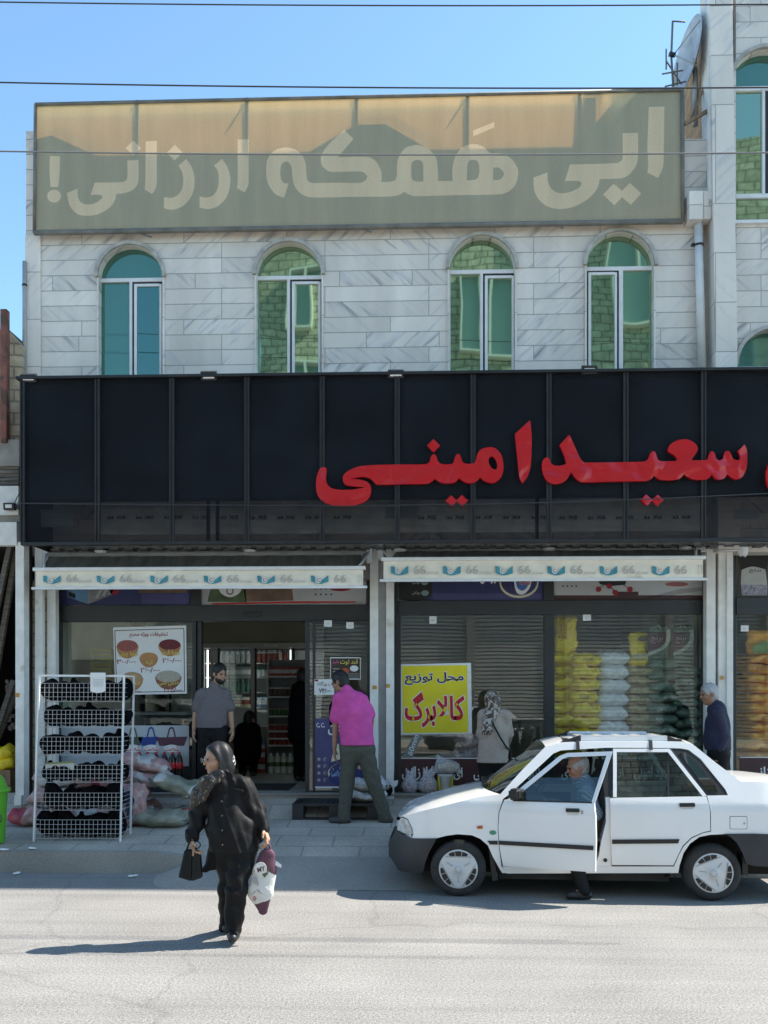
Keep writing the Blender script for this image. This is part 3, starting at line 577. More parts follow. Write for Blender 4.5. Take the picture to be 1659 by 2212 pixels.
mb.build('window_frame', ALU, opp); ok.build('window_pane', mat('pale window pane', (.26, .38, .38), .3), opp)
SHUT = mat('pale roller shutter', (.50, .49, .45), .5, nz=(2, .12)); mb = MB()
for i in range(36): z = .25+i*.14; mb.box((-9, OY-.25, z), (13, OY-.18, z+.095)); mb.box((-9, OY-.25, z+.095), (13, OY-.24, z+.14), 1)
mb.build('roller_shutter', [SHUT, mat('shutter slat gap', (.30, .28, .25), .8)], opp); mb = MB()
for i in range(7): mb.box((-9+i*3.6, OY-.2, .2), (-8.7+i*3.6, OY+.05, 5.25))
mb.box((-9, OY-.3, 5.25), (13, OY+.1, 5.45)); mb.build('shutter_pillar', CONC, opp); mb = MB(); mb.box((-6.1, OY-10, 5.5), (13, OY-.31, 21.9)); mb.build('house_body', BLOCKS, opp)
low2 = thing('plaster_house', 'lower pale plaster house across the street', 'house', (-12, OY, 0)); mb = MB(); mb.box((-26, OY-9, .1), (-9.1, OY-.3, 11.2)); mb.build('plaster_wall', mat('pale plaster', (.55, .52, .40), .9, nz=(1.2, .15)), low2); mb = MB(); mb.box((-17, OY-.31, 6.5), (-15.5, OY-.28, 8.4)); mb.box((-13, OY-.31, 6.5), (-11.5, OY-.28, 8.4)); mb.box((-17, OY-.31, .3), (-10, OY-.25, 3.2)); mb.build('window', DARKIN, low2)
# ================================================================ roof banner
BY = 11.9
def cloth_mat(name, col, tr, wt):
    m = bpy.data.materials.new(name); m.use_nodes = True; MATS[name] = m; t = m.node_tree; N = t.nodes; L = t.links; N.remove(N['Principled BSDF'])
    tc = N.new('ShaderNodeTexCoord'); mp = N.new('ShaderNodeMapping'); mp.inputs['Scale'].default_value = (3.5, 1, .5); L.new(tc.outputs['Object'], mp.inputs[0])
    n = N.new('ShaderNodeTexNoise'); n.inputs['Scale'].default_value = 1.6; n.inputs['Detail'].default_value = 7; L.new(mp.outputs[0], n.inputs['Vector'])
    n2 = N.new('ShaderNodeTexNoise'); n2.inputs['Scale'].default_value = 60; L.new(tc.outputs['Object'], n2.inputs['Vector'])
    a = N.new('ShaderNodeMapRange'); a.inputs[1].default_value = .3; a.inputs[2].default_value = .7; a.inputs[3].default_value = .92; a.inputs[4].default_value = 1.05; L.new(n.outputs[0], a.inputs[0])
    b = N.new('ShaderNodeMapRange'); b.inputs[1].default_value = .3; b.inputs[2].default_value = .7; b.inputs[3].default_value = .93; b.inputs[4].default_value = 1.07; L.new(n2.outputs[0], b.inputs[0])
    mu = N.new('ShaderNodeMath'); mu.operation = 'MULTIPLY'; L.new(a.outputs[0], mu.inputs[0]); L.new(b.outputs[0], mu.inputs[1])
    def tint(c): x = N.new('ShaderNodeMixRGB'); x.blend_type = 'MULTIPLY'; x.inputs[0].default_value = 1; x.inputs[1].default_value = (*c, 1); L.new(mu.outputs[0], x.inputs[2]); return x.outputs[0]
    d = N.new('ShaderNodeBsdfDiffuse'); L.new(tint(col), d.inputs[0]); s = N.new('ShaderNodeBsdfTranslucent'); L.new(tint(tr), s.inputs[0])
    x = N.new('ShaderNodeMixShader'); x.inputs[0].default_value = wt; L.new(d.outputs[0], x.inputs[1]); L.new(s.outputs[0], x.inputs[2]); L.new(x.outputs[0], N['Material Output'].inputs[0]); return m
CLOTH = cloth_mat('faded olive banner cloth', (.55, .535, .40), (.84, .46, .16), .42); CLOTHL = cloth_mat('faded cream print', (1.0, .83, .58), (1.0, .66, .36), .42)
def c4(o, pts, s=2.212): return [tuple([(o[0]+p[0]/s)/1.8228, (o[1]+p[1]/s)/1.8228])+tuple(p[2:]) for p in pts]
A4, A5, A6, A7 = (150, 520), (700, 520), (1400, 480), (2000, 400)
he = [(x-1548, y+88, *r) for x, y, *r in [(997, 380), (990, 300), (950, 258), (905, 280), (893, 340), (897, 400), (920, 440), (965, 450, 1), (925, 572, 1), (850, 540), (790, 460), (770, 370), (775, 260), (810, 190), (870, 148), (945, 134), (1020, 150), (1080, 200), (1112, 270), (1120, 370), (1130, 420), (1170, 443), (1400, 441), (1600, 440), (1650, 392), (1600, 345), (1330, 346), (1262, 300), (1245, 240), (1262, 180), (1330, 90)]]
GLY = [c4(A4, [(103, 210, 1), (190, 210, 1), (186, 370), (176, 478, 1), (108, 478, 1), (99, 340)]),
 c4(A4, [(140+60*math.cos(i*PI/6), 558+56*math.sin(i*PI/6)) for i in range(12)]),
 c4(A4, [(778, 247, 1), (875, 243, 1), (873, 430), (830, 500), (740, 535), (680, 538, 1), (670, 590), (620, 660), (530, 712), (430, 730), (340, 712), (275, 640), (253, 545), (253, 528, 1), (345, 492, 1), (345, 550), (370, 610), (435, 630), (510, 612), (560, 570), (545, 548), (458, 547, 1), (492, 440, 1), (720, 437), (765, 420), (778, 385)]),
 c4(A4, [(830, 73, 1), (898, 140, 1), (832, 205, 1), (760, 140, 1)]),
 c4(A4, [(937, 80, 1), (1035, 78, 1), (1033, 400), (1030, 470), (1015, 510), (992, 538, 1), (928, 500, 1), (933, 440)]),
 c4(A4, [(1192, 110, 1), (1257, 178, 1), (1188, 248, 1), (1120, 180, 1)]),
 c4(A4, [(1290, 235, 1), (1340, 310), (1362, 410), (1350, 520), (1300, 610), (1230, 660), (1160, 677), (1095, 662, 1), (1097, 565, 1), (1160, 572), (1220, 545), (1258, 480), (1262, 390), (1245, 330), (1222, 293, 1)]),
 c4(A5, [(385, 235, 1), (430, 300), (457, 400), (445, 515), (400, 600), (330, 655), (260, 670), (190, 657, 1), (190, 560, 1), (250, 570), (315, 545), (350, 480), (357, 400), (345, 330), (315, 292, 1)]),
 c4(A5, [(522, 65, 1), (617, 64, 1), (617, 420), (612, 470), (582, 525, 1), (515, 490, 1), (521, 430)]),
 c4(A6, [(-97, 69, 1), (-18, 148, 1), (-153, 308, 1), (110, 306), (180, 348), (220, 420), (228, 480), (222, 523, 1), (310, 520), (345, 505), (360, 460), (360, 400), (375, 310), (430, 230), (500, 205), (560, 205), (640, 240), (700, 310), (715, 400), (718, 515, 1), (845, 515, 1), (845, 400), (870, 300), (920, 230), (980, 200), (1050, 195), (1120, 220), (1170, 268), (1260, 275), (1350, 315), (1405, 390), (1417, 450), (1395, 540), (1340, 600), (1260, 630), (900, 638), (520, 647), (460, 630), (425, 607, 1), (380, 635), (300, 650), (0, 652), (-370, 658), (-470, 628), (-530, 560)]+he),
 c4(A6, [(590, 518, 1), (520, 518), (490, 490), (487, 400), (495, 350), (540, 330), (580, 345), (590, 390)]),
 c4(A6, [(970, 510, 1), (972, 400), (985, 345), (1020, 330), (1060, 340), (1077, 390), (1075, 460), (1050, 500)]), c4(A6, [(1198, 505, 1), (1200, 400, 1), (1250, 400), (1290, 440), (1285, 475), (1255, 502)]),
 c4(A6, [(1025, 75, 1), (1208, 0, 1), (1208, 48, 1), (1025, 125, 1)]),
 c4(A7, [(998, 275, 1), (1133, 272, 1), (1133, 490), (1110, 570), (1050, 640), (980, 668), (798, 675, 1), (785, 740), (730, 820), (640, 885), (540, 925), (430, 935), (330, 905), (260, 840), (228, 760), (222, 662, 1), (345, 617, 1), (348, 690), (380, 760), (450, 797), (530, 790), (610, 755), (640, 715), (615, 692), (498, 690, 1), (540, 548, 1), (920, 537), (975, 525), (998, 490)]),
 c4(A7, [(920, 715, 1), (993, 778, 1), (1062, 708, 1), (1162, 800, 1), (1070, 900, 1), (993, 832, 1), (928, 903, 1), (827, 810, 1)]),
 c4(A7, [(1227, 47, 1), (1363, 43, 1), (1355, 540), (1340, 600), (1307, 665, 1), (1215, 620, 1), (1222, 540), (1215, 400)])]
GLY = [XZ(smooth_poly(p), BY) for p in GLY]
roofsign = thing('roof_banner', 'big faded olive cloth banner with cream lettering standing along the roof edge', 'banner', P(775, 495, BY))
bo = [(76.5, 225.5), (1473.5, 193.5), (1475, 478), (74, 503)]
upright([XZ(bo, BY)]+GLY, BY, 0, 'banner_cloth', CLOTH, roofsign); upright(GLY, BY, 0, 'printed_letters', CLOTHL, roofsign)
FRM = mat('weathered grey frame tube', (.16, .15, .13), .6, nz=(5, .3)); mb = MB()
q = [P(*p, BY-.015) for p in bo]
for i in range(4): mb.bar(q[i], q[(i+1) % 4], .022 if i != 2 else .035, 8)
mb.build('border_tube', FRM, roofsign)
for px in (296, 533, 770, 1010, 1252):
    mb = MB(); ty = 225.5-(px-76)*32/1397.; by_ = 503-(px-76)*25/1400.
    mb.pbox(px-4, ty, px+4, by_, BY+.002, .007); mb.pbox(px-1, ty-5, px+2, ty+3, BY-.01, .03); mb.build('frame_post', FRM, roofsign)
    if px in (533, 1010): mb = MB(); mb.bar(P(px-2, ty+8, BY+.01), P(px-36, ty+62, BY+.01), .007, 6); mb.build('brace', FRM, roofsign)
dY = .022; S_ = dY/TOSUN.y
def caster(p): a = P(p[0], p[1], BY); return (a.x+TOSUN.x*S_, a.z+TOSUN.z*S_)
lo = P(700, 480, BY).z
bp_ = [(76, 290), (110, 292), (240, 350), (640, 345), (768, 270), (832, 268), (958, 341), (1245, 328), (1251, 232)]
pts = [(P(76, 0, BY).x+.01, P(0, 289, BY).z)]+[caster(p) for p in bp_[1:]]; pts += [(pts[-1][0], lo), (pts[0][0], lo)]
BOARD = mat('shadow board sheet', (.25, .24, .22), .8, nz=(3, .3))  # unseen boards added behind the cloth, cut to cast its shade outline
upright([pts], BY+dY+.012, .012, 'shadow_board', BOARD, roofsign)
dY2 = .018; S2 = dY2/TOSUN.y
def c2(p): a = P(p[0], p[1], BY); return (a.x+TOSUN.x*S2, min(a.z+TOSUN.z*S2, P(p[0], 223-(p[0]-76)*.0229, BY).z))
upright([[c2(p) for p in [(1247, 200), (1287, 200), (1287, 296), (1366, 200), (1466, 195), (1466, 470), (1247, 480)]]], BY+dY2+.008, .008, 'shadow_board', BOARD, roofsign)  # second unseen board, shaped for the shade at the banner's right end
for px, py in ((315, 508), (790, 497), (1205, 488)): mb = MB(); mb.bar(P(px-22, py-8, BY+.05), P(px+12, py+4, BY-.05), .012, 6); mb.build('support_bar', FRM, roofsign)
# ================================================================ black fascia sign box
FY = 11.1
fas = thing('shop_fascia', 'long black mesh signboard over the shops carrying big red lettering', 'signboard', P(830, 1165, FY))
fx0, fx1 = P(48, 1000, FY).x, 7.6; zt, zb = P(830, 812, FY).z, P(830, 1167, FY).z; zs = P(830, 1072, FY).z
def mesh_mat(name, col, clear, sc):
    m = bpy.data.materials.new(name); m.use_nodes = True; MATS[name] = m; t = m.node_tree; N = t.nodes; L = t.links; b = N['Principled BSDF']; b.inputs['Base Color'].default_value = (*col, 1); b.inputs['Roughness'].default_value = .6; _in(b, 'Specular IOR Level', .12)
    g = N.new('ShaderNodeNewGeometry'); mp = N.new('ShaderNodeMapping'); mp.inputs['Scale'].default_value = (sc, 1, sc*.45); L.new(g.outputs['Position'], mp.inputs[0])
    v = N.new('ShaderNodeTexVoronoi'); v.inputs['Scale'].default_value = 1; v.inputs['Randomness'].default_value = .25; L.new(mp.outputs[0], v.inputs['Vector'])
    r = N.new('ShaderNodeMapRange'); r.inputs[1].default_value = .42; r.inputs[2].default_value = .5; r.inputs[3].default_value = 1-clear; r.inputs[4].default_value = 1; L.new(v.outputs['Distance'], r.inputs[0]); L.new(r.outputs[0], b.inputs['Alpha'])
    n = N.new('ShaderNodeTexNoise'); n.inputs['Scale'].default_value = 1.5; n.inputs['Detail'].default_value = 8; L.new(g.outputs['Position'], n.inputs['Vector']); c = N.new('ShaderNodeValToRGB'); c.color_ramp.elements[0].position = .35; c.color_ramp.elements[1].position = .75
    c.color_ramp.elements[0].color = (*col, 1); c.color_ramp.elements[1].color = (*[x*1.9 for x in col], 1); L.new(n.outputs[0], c.inputs[0]); L.new(c.outputs[0], b.inputs['Base Color']); return m
MESH = mesh_mat('black perforated sheet', (.010, .012, .016), .62, 150)
MESH2 = mesh_mat('open perforated sheet', (.008, .009, .012), .62, 160); mb = MB(); mb.box((fx0, FY, zs), (fx1, FY+.004, zt)); mb.build('mesh_panel', MESH, fas); mb = MB(); mb.box((fx0, FY, zb), (fx1, FY+.004, zs-.001)); mb.build('open_mesh_panel', MESH2, fas)
mb = MB(); mb.box((fx0+.01, FY+.16, zs), (fx1, FY+.20, zt-.02)); mb.box((fx0+.01, FY+.005, zb), (fx0+.02, FY+.9, zt)); mb.build('backing_sheet', mat('flat black sheet', (.008, .010, .014), .6), fas)
mb = MB(); mb.box((fx0-.06, FY-.06, zt), (fx1, FY+.92, zt+.035)); mb.build('top_cap', BLACKM, fas, bevel=.006); mb = MB(); mb.box((fx0-.01, FY-.03, zb-.04), (fx1, FY+.05, zb)); mb.build('bottom_rail', BLACKM, fas, bevel=.004)
BAT = mat('black powder coated batten', (.013, .014, .016), .55, nz=(7, .4))
for px in (48, 210, 371, 533, 696, 858, 1022, 1186, 1352, 1520):
    x = P(px, 950, FY-.03).x; mb = MB(); mb.box((x-.03, FY-.035, zb+.001), (x-.012, FY-.002, zt-.001)); mb.box((x+.012, FY-.035, zb+.001), (x+.03, FY-.002, zt-.001)); mb.box((x-.012, FY-.02, zb+.001), (x+.012, FY-.002, zt-.001)); mb.build('batten', BAT, fas)
for px in (470, 1160, 450): x = P(px, 1100, FY+.12).x; mb = MB(); mb.box((x-.02, FY+.1, zb+.0), (x+.02, FY+.14, zs-.002)); mb.build('inner_strut', BLACKM, fas)
# awning cassettes and lamps seen dimly through the mesh
BANNERG = mat('grey cassette fabric', (.75, .74, .70), .8, nz=(4, .2)); INKD = mat('dark print', (.03, .03, .03), .8)
mb = MB(); a, b_ = P(215, 1098, FY+.55), P(1515, 1146, FY+.55); mb.box((a.x, FY+.55, b_.z), (b_.x, FY+.6, a.z)); a, b_ = P(215, 1078, FY+.55), P(1515, 1096, FY+.55); mb.box((a.x, FY+.56, b_.z), (b_.x, FY+.6, a.z)); cas = mb.build('rolled_cassette', BANNERG, fas)
for i in range(21):
    px = 232+i*61
    if i not in (9, 10): write('BIK 66', px, 1113, px+38, 1122, FY+.548, INKD, 'cassette_print', cas, .003, .01, False, mirror=True)
LITB = mat('pale lamp housing', (.55, .56, .56), .5)
for px0, px1, py0, py1 in ((88, 160, 1100, 1137), (832, 902, 1090, 1118), (1588, 1640, 1100, 1120)): mb = MB(); mb.pbox(px0, py0, px1, py1, FY+.35, .04); mb.build('inner_panel', LITB, fas)
# soffit
mb = MB(); 
for i in range(60):
    x = fx0+.1+i*.19
    if x < fx1-.2: mb.box((x, FY+.62, zb+.0), (x+.11, WY-.1, zb+.02)); mb.box((x+.11, FY+.62, zb+.02), (x+.19, WY-.1, zb+.035))
mb.build('ribbed_soffit', mat('ribbed dark soffit', (.10, .10, .10), .6, nz=(3, .3)), fas)
# red letters
RED = bpy.data.materials.new('glossy red acrylic'); RED.use_nodes = True
def _red():
    t = RED.node_tree; N = t.nodes; L = t.links; b = N['Principled BSDF']; b.inputs['Base Color'].default_value = (.52, .006, .014, 1); b.inputs['Roughness'].default_value = .16; _in(b, 'Specular IOR Level', .4); _in(b, 'Coat Weight', .12); _in(b, 'Coat Roughness', .03)
    tc = N.new('ShaderNodeTexCoord'); n = N.new('ShaderNodeTexNoise'); n.inputs['Scale'].default_value = 2.2; n.inputs['Detail'].default_value = 1.5; n.inputs['Distortion'].default_value = .8; L.new(tc.outputs['Object'], n.inputs['Vector'])
    bp = N.new('ShaderNodeBump'); bp.inputs['Distance'].default_value = .10; bp.inputs['Strength'].default_value = 1; L.new(n.outputs[0], bp.inputs['Height']); L.new(bp.outputs[0], b.inputs['Normal'])
    if 'Coat Normal' in b.inputs: L.new(bp.outputs[0], b.inputs['Coat Normal'])
_red()
R1o, R2o, R3o = (1220, 1620), (1780, 1620), (2424, 1620); k27 = 2.765
def sh(pts, dx): return [(p[0]+dx, *p[1:]) for p in pts]
w1 = [(150, 605), (182, 625), (175, 720), (190, 790), (240, 835), (320, 853), (470, 850), (605, 824, 1), (480, 815), (395, 800), (360, 755), (370, 690), (430, 640), (530, 600), (700, 583), (920, 578), (1250, 575), (1300, 550), (1320, 490), (1350, 465), (1380, 490), (1395, 540), (1440, 573), (1540, 572), (1565, 550), (1585, 490), (1615, 460)]+sh([(95, 490), (110, 540), (150, 568), (230, 565), (260, 530), (275, 465), (320, 410), (400, 390), (470, 400), (530, 460), (555, 540), (560, 640), (530, 720), (470, 770), (420, 777), (350, 755), (305, 715, 1), (280, 750), (220, 778), (140, 770), (78, 725, 1)], 1548)+[(1580, 770), (1520, 783), (1430, 775), (1362, 735, 1), (1320, 770), (1270, 788), (1000, 792), (730, 795), (690, 760), (640, 722), (560, 712), (445, 735, 1), (560, 745), (630, 770), (660, 810), (668, 860), (650, 930), (580, 990), (450, 1028), (300, 1030), (170, 995), (90, 920), (65, 800), (80, 690), (110, 625)]
w3 = [(1275, 252, 1), (1300, 300), (1345, 400), (1390, 500), (1430, 552), (1480, 556)]+sh([(0, 553), (300, 545), (350, 520), (375, 460), (405, 432), (435, 450), (455, 510), (490, 540), (655, 540, 1), (668, 518), (640, 480), (580, 440), (570, 410), (600, 355), (680, 312), (770, 303), (850, 335), (895, 395), (880, 450), (828, 520, 1), (840, 532), (960, 530), (1000, 520), (1020, 460), (1050, 432), (1080, 460), (1095, 510), (1130, 532), (1170, 510), (1185, 450), (1225, 428), (1255, 460), (1275, 510), (1330, 532), (1355, 510), (1350, 470), (1330, 432, 1), (1405, 358, 1), (1430, 430), (1432, 560), (1415, 650), (1370, 720), (1310, 740), (1260, 720), (1218, 682, 1), (1180, 730), (1120, 740), (1080, 725), (1048, 682, 1), (1010, 730), (950, 745), (850, 740), (790, 715), (745, 682, 1), (700, 730), (620, 748), (510, 748), (460, 730), (420, 695, 1), (380, 740), (320, 757), (0, 762)], 1781)+[(1430, 770), (1360, 740), (1297, 660, 1), (1250, 740), (1190, 780), (1110, 790), (1040, 760), (995, 690), (978, 600), (990, 530), (1030, 498), (1060, 520), (1075, 560), (1120, 588), (1190, 588), (1245, 570, 1), (1225, 490), (1190, 410), (1168, 368, 1)]
dia = lambda cx, cy, r: [(cx, cy-r, 1), (cx+r, cy, 1), (cx, cy+r, 1), (cx-r, cy, 1)]
LET = [[c4(R1o, w1, k27), c4(R2o, [(425, 488), (460, 505), (490, 570), (485, 625), (455, 630), (415, 595), (397, 530)], k27)], [c4(R1o, dia(1347, 372, 72), k27)], [c4(R1o, [(1540, 912, 1), (1600, 968, 1), (1653, 908, 1), (1720, 970, 1), (1662, 1033, 1), (1600, 978, 1), (1548, 1038, 1), (1477, 972, 1)], k27)],
 [c4(R2o, [(850, 93, 1), (868, 300), (855, 600), (815, 720), (765, 782, 1), (735, 720), (715, 560), (685, 245, 1)], k27)], [c4(R2o, w3, k27)], [c4(R3o, [(335, 902, 1), (395, 960, 1), (460, 905, 1), (523, 965, 1), (455, 1030, 1), (397, 970, 1), (345, 1028, 1), (272, 962, 1)], k27)], [c4(R3o, [(1680, 540), (1645, 640), (1640, 720), (1662, 820), (1760, 900), (1850, 830), (1760, 780), (1705, 700), (1700, 600)], k27)]]
for g_ in LET: upright([XZ(smooth_poly(p), FY-.07) for p in g_], FY-.022, .048, 'red_letter', [RED][0], fas)
# ================================================================ floodlights on the fascia
LENS = mat('frosted lamp glass', (.75, .76, .76), .3)
def flood(px, py, w_, h_, label, Y=FY-.02, tilt=.5, grp='floodlights'):
    c = P(px, py, Y); t = thing('floodlight', label, 'floodlight', (c.x, Y, c.z), grp)
    R_ = Matrix.Translation(c) @ Matrix.Rotation(tilt, 4, 'X')
    def bld(nm, a, b, m, bv=.004): q = MB(); q.box(a, b); me = q.mesh(nm); me.transform(R_); me.materials.append(m); bm = bmesh.new(); bm.from_mesh(me); bmesh.ops.bevel(bm, geom=bm.edges[:], offset=bv, segments=2, affect='EDGES'); bm.to_mesh(me); bm.free(); return link(nm, me, t)
    bld('housing', (-w_/2, -.02, -h_/2), (w_/2, .05, h_/2), BLACKM); bld('lens', (-w_/2+.028, -.026, -h_/2+.024), (w_/2-.028, -.019, h_/2-.022), LENS, .002)
    q = MB(); q.box((c.x-w_*.3, Y+.02, zt+.03) if Y < 11.5 else (c.x+w_*.5, Y, c.z-.02), (c.x+w_*.3, Y+.05, c.z-.02) if Y < 11.5 else (c.x+w_*.9, Y+.2, c.z+.02)); q.build('bracket', BLACKM, t)
flood(62, 817, .19, .09, 'small floodlight at the bare outer end of the black signboard')
flood(451, 812, .19, .10, 'small floodlight on the signboard below the wall beside the all teal arched window')
flood(855, 808, .19, .09, 'small floodlight on the signboard above the tail of the red lettering')
flood(1273, 799, .18, .09, 'small floodlight on the signboard directly below the arched window beside the drainpipe')
flood(20, 1094, .14, .09, 'small floodlight on a bracket at the end of the white painted beam', LY-.16, .1)
# ================================================================ awnings
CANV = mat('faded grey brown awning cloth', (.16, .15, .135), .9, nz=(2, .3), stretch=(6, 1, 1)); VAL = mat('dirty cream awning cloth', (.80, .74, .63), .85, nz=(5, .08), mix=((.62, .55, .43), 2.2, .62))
TEALP = mat('teal print', (.05, .27, .34), .8, nz=(9, .2)); GREYP = mat('grey print', (.36, .36, .34), .8); PALEP = mat('pale print', (.70, .69, .66), .8)
def awning(x0, x1, yt, yb, yr, label):
    Yv = 11.42; Yr = 11.86; t = thing('awning', label, 'awning', P((x0+x1)/2, yt, Yr))
    a, b = P(x0, yt, Yv), P(x1, yt, Yv); c, d = P(x0+30, yr, Yr), P(x1-3, yr, Yr); e, f = P(x0, yb, Yv), P(x1, yb, Yv)
    zA, zE, zR = a.z-.02, (e.z+f.z)/2, (c.z+d.z)/2
    mb = MB(); n = 90
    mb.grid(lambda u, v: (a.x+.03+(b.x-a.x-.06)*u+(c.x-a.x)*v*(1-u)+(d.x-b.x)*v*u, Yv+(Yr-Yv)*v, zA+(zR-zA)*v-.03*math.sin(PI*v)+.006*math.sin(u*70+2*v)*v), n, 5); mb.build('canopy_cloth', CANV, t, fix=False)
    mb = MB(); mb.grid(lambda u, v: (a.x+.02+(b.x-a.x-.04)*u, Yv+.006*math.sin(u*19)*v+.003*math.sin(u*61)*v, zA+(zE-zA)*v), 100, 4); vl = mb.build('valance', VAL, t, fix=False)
    mb = MB(); mb.box((a.x-.01, Yv-.035, zA-.01), (b.x+.01, Yv+.04, zA+.035)); mb.build('front_bar', ALU, t, bevel=.008); mb = MB(); mb.box((a.x-.03, Yv-.02, zE-.02), (b.x+.03, Yv+.02, zE+.012)); mb.build('hem_bar', ALU, t, bevel=.006)
    mb = MB(); mb.bar((c.x, Yr, zR+.01), (d.x, Yr, zR+.01), .04, 12); mb.build('roller', GREYM, t)
    for s_, xx in ((-1, a.x+.1), (1, b.x-.1)): mb = MB(); mb.tube([(xx+s_*.14, Yr+.02, zR+.05), (xx+s_*.06, (Yv+Yr)/2, zA+.12), (xx, Yv+.04, zA+.01)], .016); mb.box((xx+s_*.10, Yr-.03, zR-.12), (xx+s_*.17, Yr+.07, zR+.1)); mb.build('folding_arm', ALU, t)
    Yp = Yv-.016; step = (x1-x0-20)/6.0; h_ = yb-yt
    for i in range(6):
        u = x0+19+i*step; y0, y1 = yt+h_*.34, yt+h_*.78
        tub = smooth_poly([(u, y0+1, 1), (u+8, y0+2), (u+10, y1-7), (u+16, y1-3), (u+24, y1-6), (u+30, y0+6), (u+38, y0, 1), (u+38, y1-4, 1), (u+19, y1+1), (u+1, y1-4, 1)])
        upright([XZ(tub, Yp)], Yp, .003, 'tub_print', TEALP, vl); sw = [(u+16+6.5*math.cos(k*PI/7), y0+11+6.5*math.sin(k*PI/7)) for k in range(14)]; sw2 = [(u+16+4.5*math.cos(k*PI/7), y0+11+4.5*math.sin(k*PI/7)) for k in range(14)]
        upright([XZ(sw, Yp)], Yp-.0012, .003, 'swirl_print', PALEP, vl); upright([XZ(sw2, Yp), XZ([(u+16+2.6*math.cos(k*PI/7), y0+11+2.6*math.sin(k*PI/7)) for k in range(14)])if 0 else XZ([(u+17+2.4*math.cos(k*PI/7), y0+10.4+2.4*math.sin(k*PI/7)) for k in range(14)], Yp)], Yp-.0024, .003, 'swirl_print', GREYP, vl)
        write('66', u+50, y0-1, u+76, y1-2, Yp, mat('faint grey print', (.44, .44, .41), .8), 'number_print', vl, .003, .0, False)
        write('66', u+54, y0+8, u+74.5, y1-6, Yp-.0012, PALEP, 'number_print', vl, .003, -.02, False) if 0 else None
        if i < 5: write('شصت و شش', u+78, y1-10, u+104, y1, Yp, mat('faint print', (.56, .54, .49), .8), 'script_print', vl, .003, .0)
    write('شصت شش', x1-16, yt+h_*.3, x1-11, yb-h_*.25, Yp, GREYP, 'script_print', vl, .003, .0, rot=PI/2); write('تلفن', x1-9, yt+h_*.3, x1-5, yb-h_*.25, Yp, GREYP, 'script_print', vl, .003, 0, rot=PI/2)
awning(74, 788, 1229, 1269, 1198, 'half furled cream awning with teal tub prints above the open doorway'); awning(825, 1522, 1207, 1252, 1187, 'half furled cream awning with teal tub prints above the window with the yellow poster')
# ================================================================ lamps under the fascia, camera dome
for px, py, w_, lab, cat in ((218, 1171, 28, 'flat round soffit lamp near the outer end above the awning', 'lamp'), (540, 1170, 28, 'flat round soffit lamp over the middle of the doorway awning', 'lamp'), (865, 1168, 26, 'flat round soffit lamp over the start of the second awning', 'lamp'), (1186, 1164, 26, 'flat round soffit lamp over the middle of the second awning', 'lamp'), (1480, 1160, 26, 'flat round soffit lamp near the wide white column', 'lamp')):
    c = P(px, py, FY+.7); t = thing('soffit_lamp', lab, cat, (c.x, c.y, zb), 'lamps under the fascia'); mb = MB(); mb.lathe([(0, zb-.035), (.06, zb-.033), (.075, zb-.015), (.078, zb-.001)], (c.x, c.y, 0), 20); mb.build('lamp_body', LENS, t); mb = MB(); mb.lathe([(.078, zb-.012), (.086, zb-.012), (.086, zb+.0), (.078, zb+.0)], (c.x, c.y, 0), 20); mb.build('lamp_ring', ALU, t)
for px, py, w_, lab in ((510, 1187.5, 66, 'flat strip lamp on the lintel above the doorway awning, wider one'), (726, 1184, 60, 'flat strip lamp on the lintel nearest the white double column'), (1100, 1183, 30, 'short strip lamp tucked above the middle of the second awning')):
    mb = MB(); mb.pbox(px-w_/2, py-2.5, px+w_/2, py+2.5, WY-.12, .07); tag(mb.build('strip_lamp', LENS, origin=P(px, py, WY-.1), bevel=.004), lab, 'lamp')
c = P(1605, 1163, FY+.7); t = thing('security_camera', 'white dome security camera under the black signboard', 'camera', (c.x, c.y, zb)); mb = MB(); mb.lathe([(0, zb-.13), (.03, zb-.125), (.055, zb-.09), (.065, zb-.045), (.065, zb-.001)], (c.x, c.y, 0), 20); mb.build('dome', ALU, t); mb = MB(); mb.lathe([(0, zb-.132), (.02, zb-.13), (.03, zb-.12)], (c.x-.01, c.y-.02, 0), 12); mb.build('camera_eye', BLACKM, t)
# ================================================================ overhead cables
CAB = mat('black cable sheath', (.04, .04, .045), .6); CABL = mat('grey cable sheath', (.20, .20, .20), .6)  # second sheath is a paler grey than the first
def cable(a, b, Y, sag, r, label, m=CAB, n=40):
    p, q = P(a[0], a[1], Y), P(b[0], b[1], Y); d = q-p; p = p-d*.6; q = q+d*.6; pts = [p.lerp(q, i/n)-Vector((0, 0, sag*4*(i/n)*(1-i/n)-sag*.9)) for i in range(n+1)]
    mb = MB(); mb.tube(pts, r, 6); tag(mb.build('overhead_cable', m, origin=pts[n//2]), label, 'cable', 'overhead cables')
cable((0, 7), (1659, 12), 8.2, .10, .006, 'topmost overhead cable crossing bare sky near the roofs'); cable((0, 181), (1659, 192), 8.6, .12, .007, 'overhead cable passing just above the roof banner'); cable((0, 330), (1659, 333), 8.4, .13, .007, 'overhead cable crossing the middle of the banner lettering', CABL)
p0 = [P(x, y, FY-.12) for x, y in ((38, 1087), (300, 1090), (760, 1093), (1100, 1088), (1400, 1078), (1700, 1064))]; mb = MB(); mb.tube(p0, .006, 5); tag(mb.build('telephone_wire', CAB, origin=p0[2]), 'thin wire strung along the front of the black signboard', 'wire')
p0 = [P(x, y, LY-.2) for x, y in ((42, 970), (50, 1000), (53, 1030), (46, 1060), (36, 1076), (30, 1090))]; mb = MB(); mb.tube(p0, .006, 5); tag(mb.build('hanging_cable', CAB, origin=p0[2]), 'slack black cable hanging down to the lamp on the white beam', 'cable')
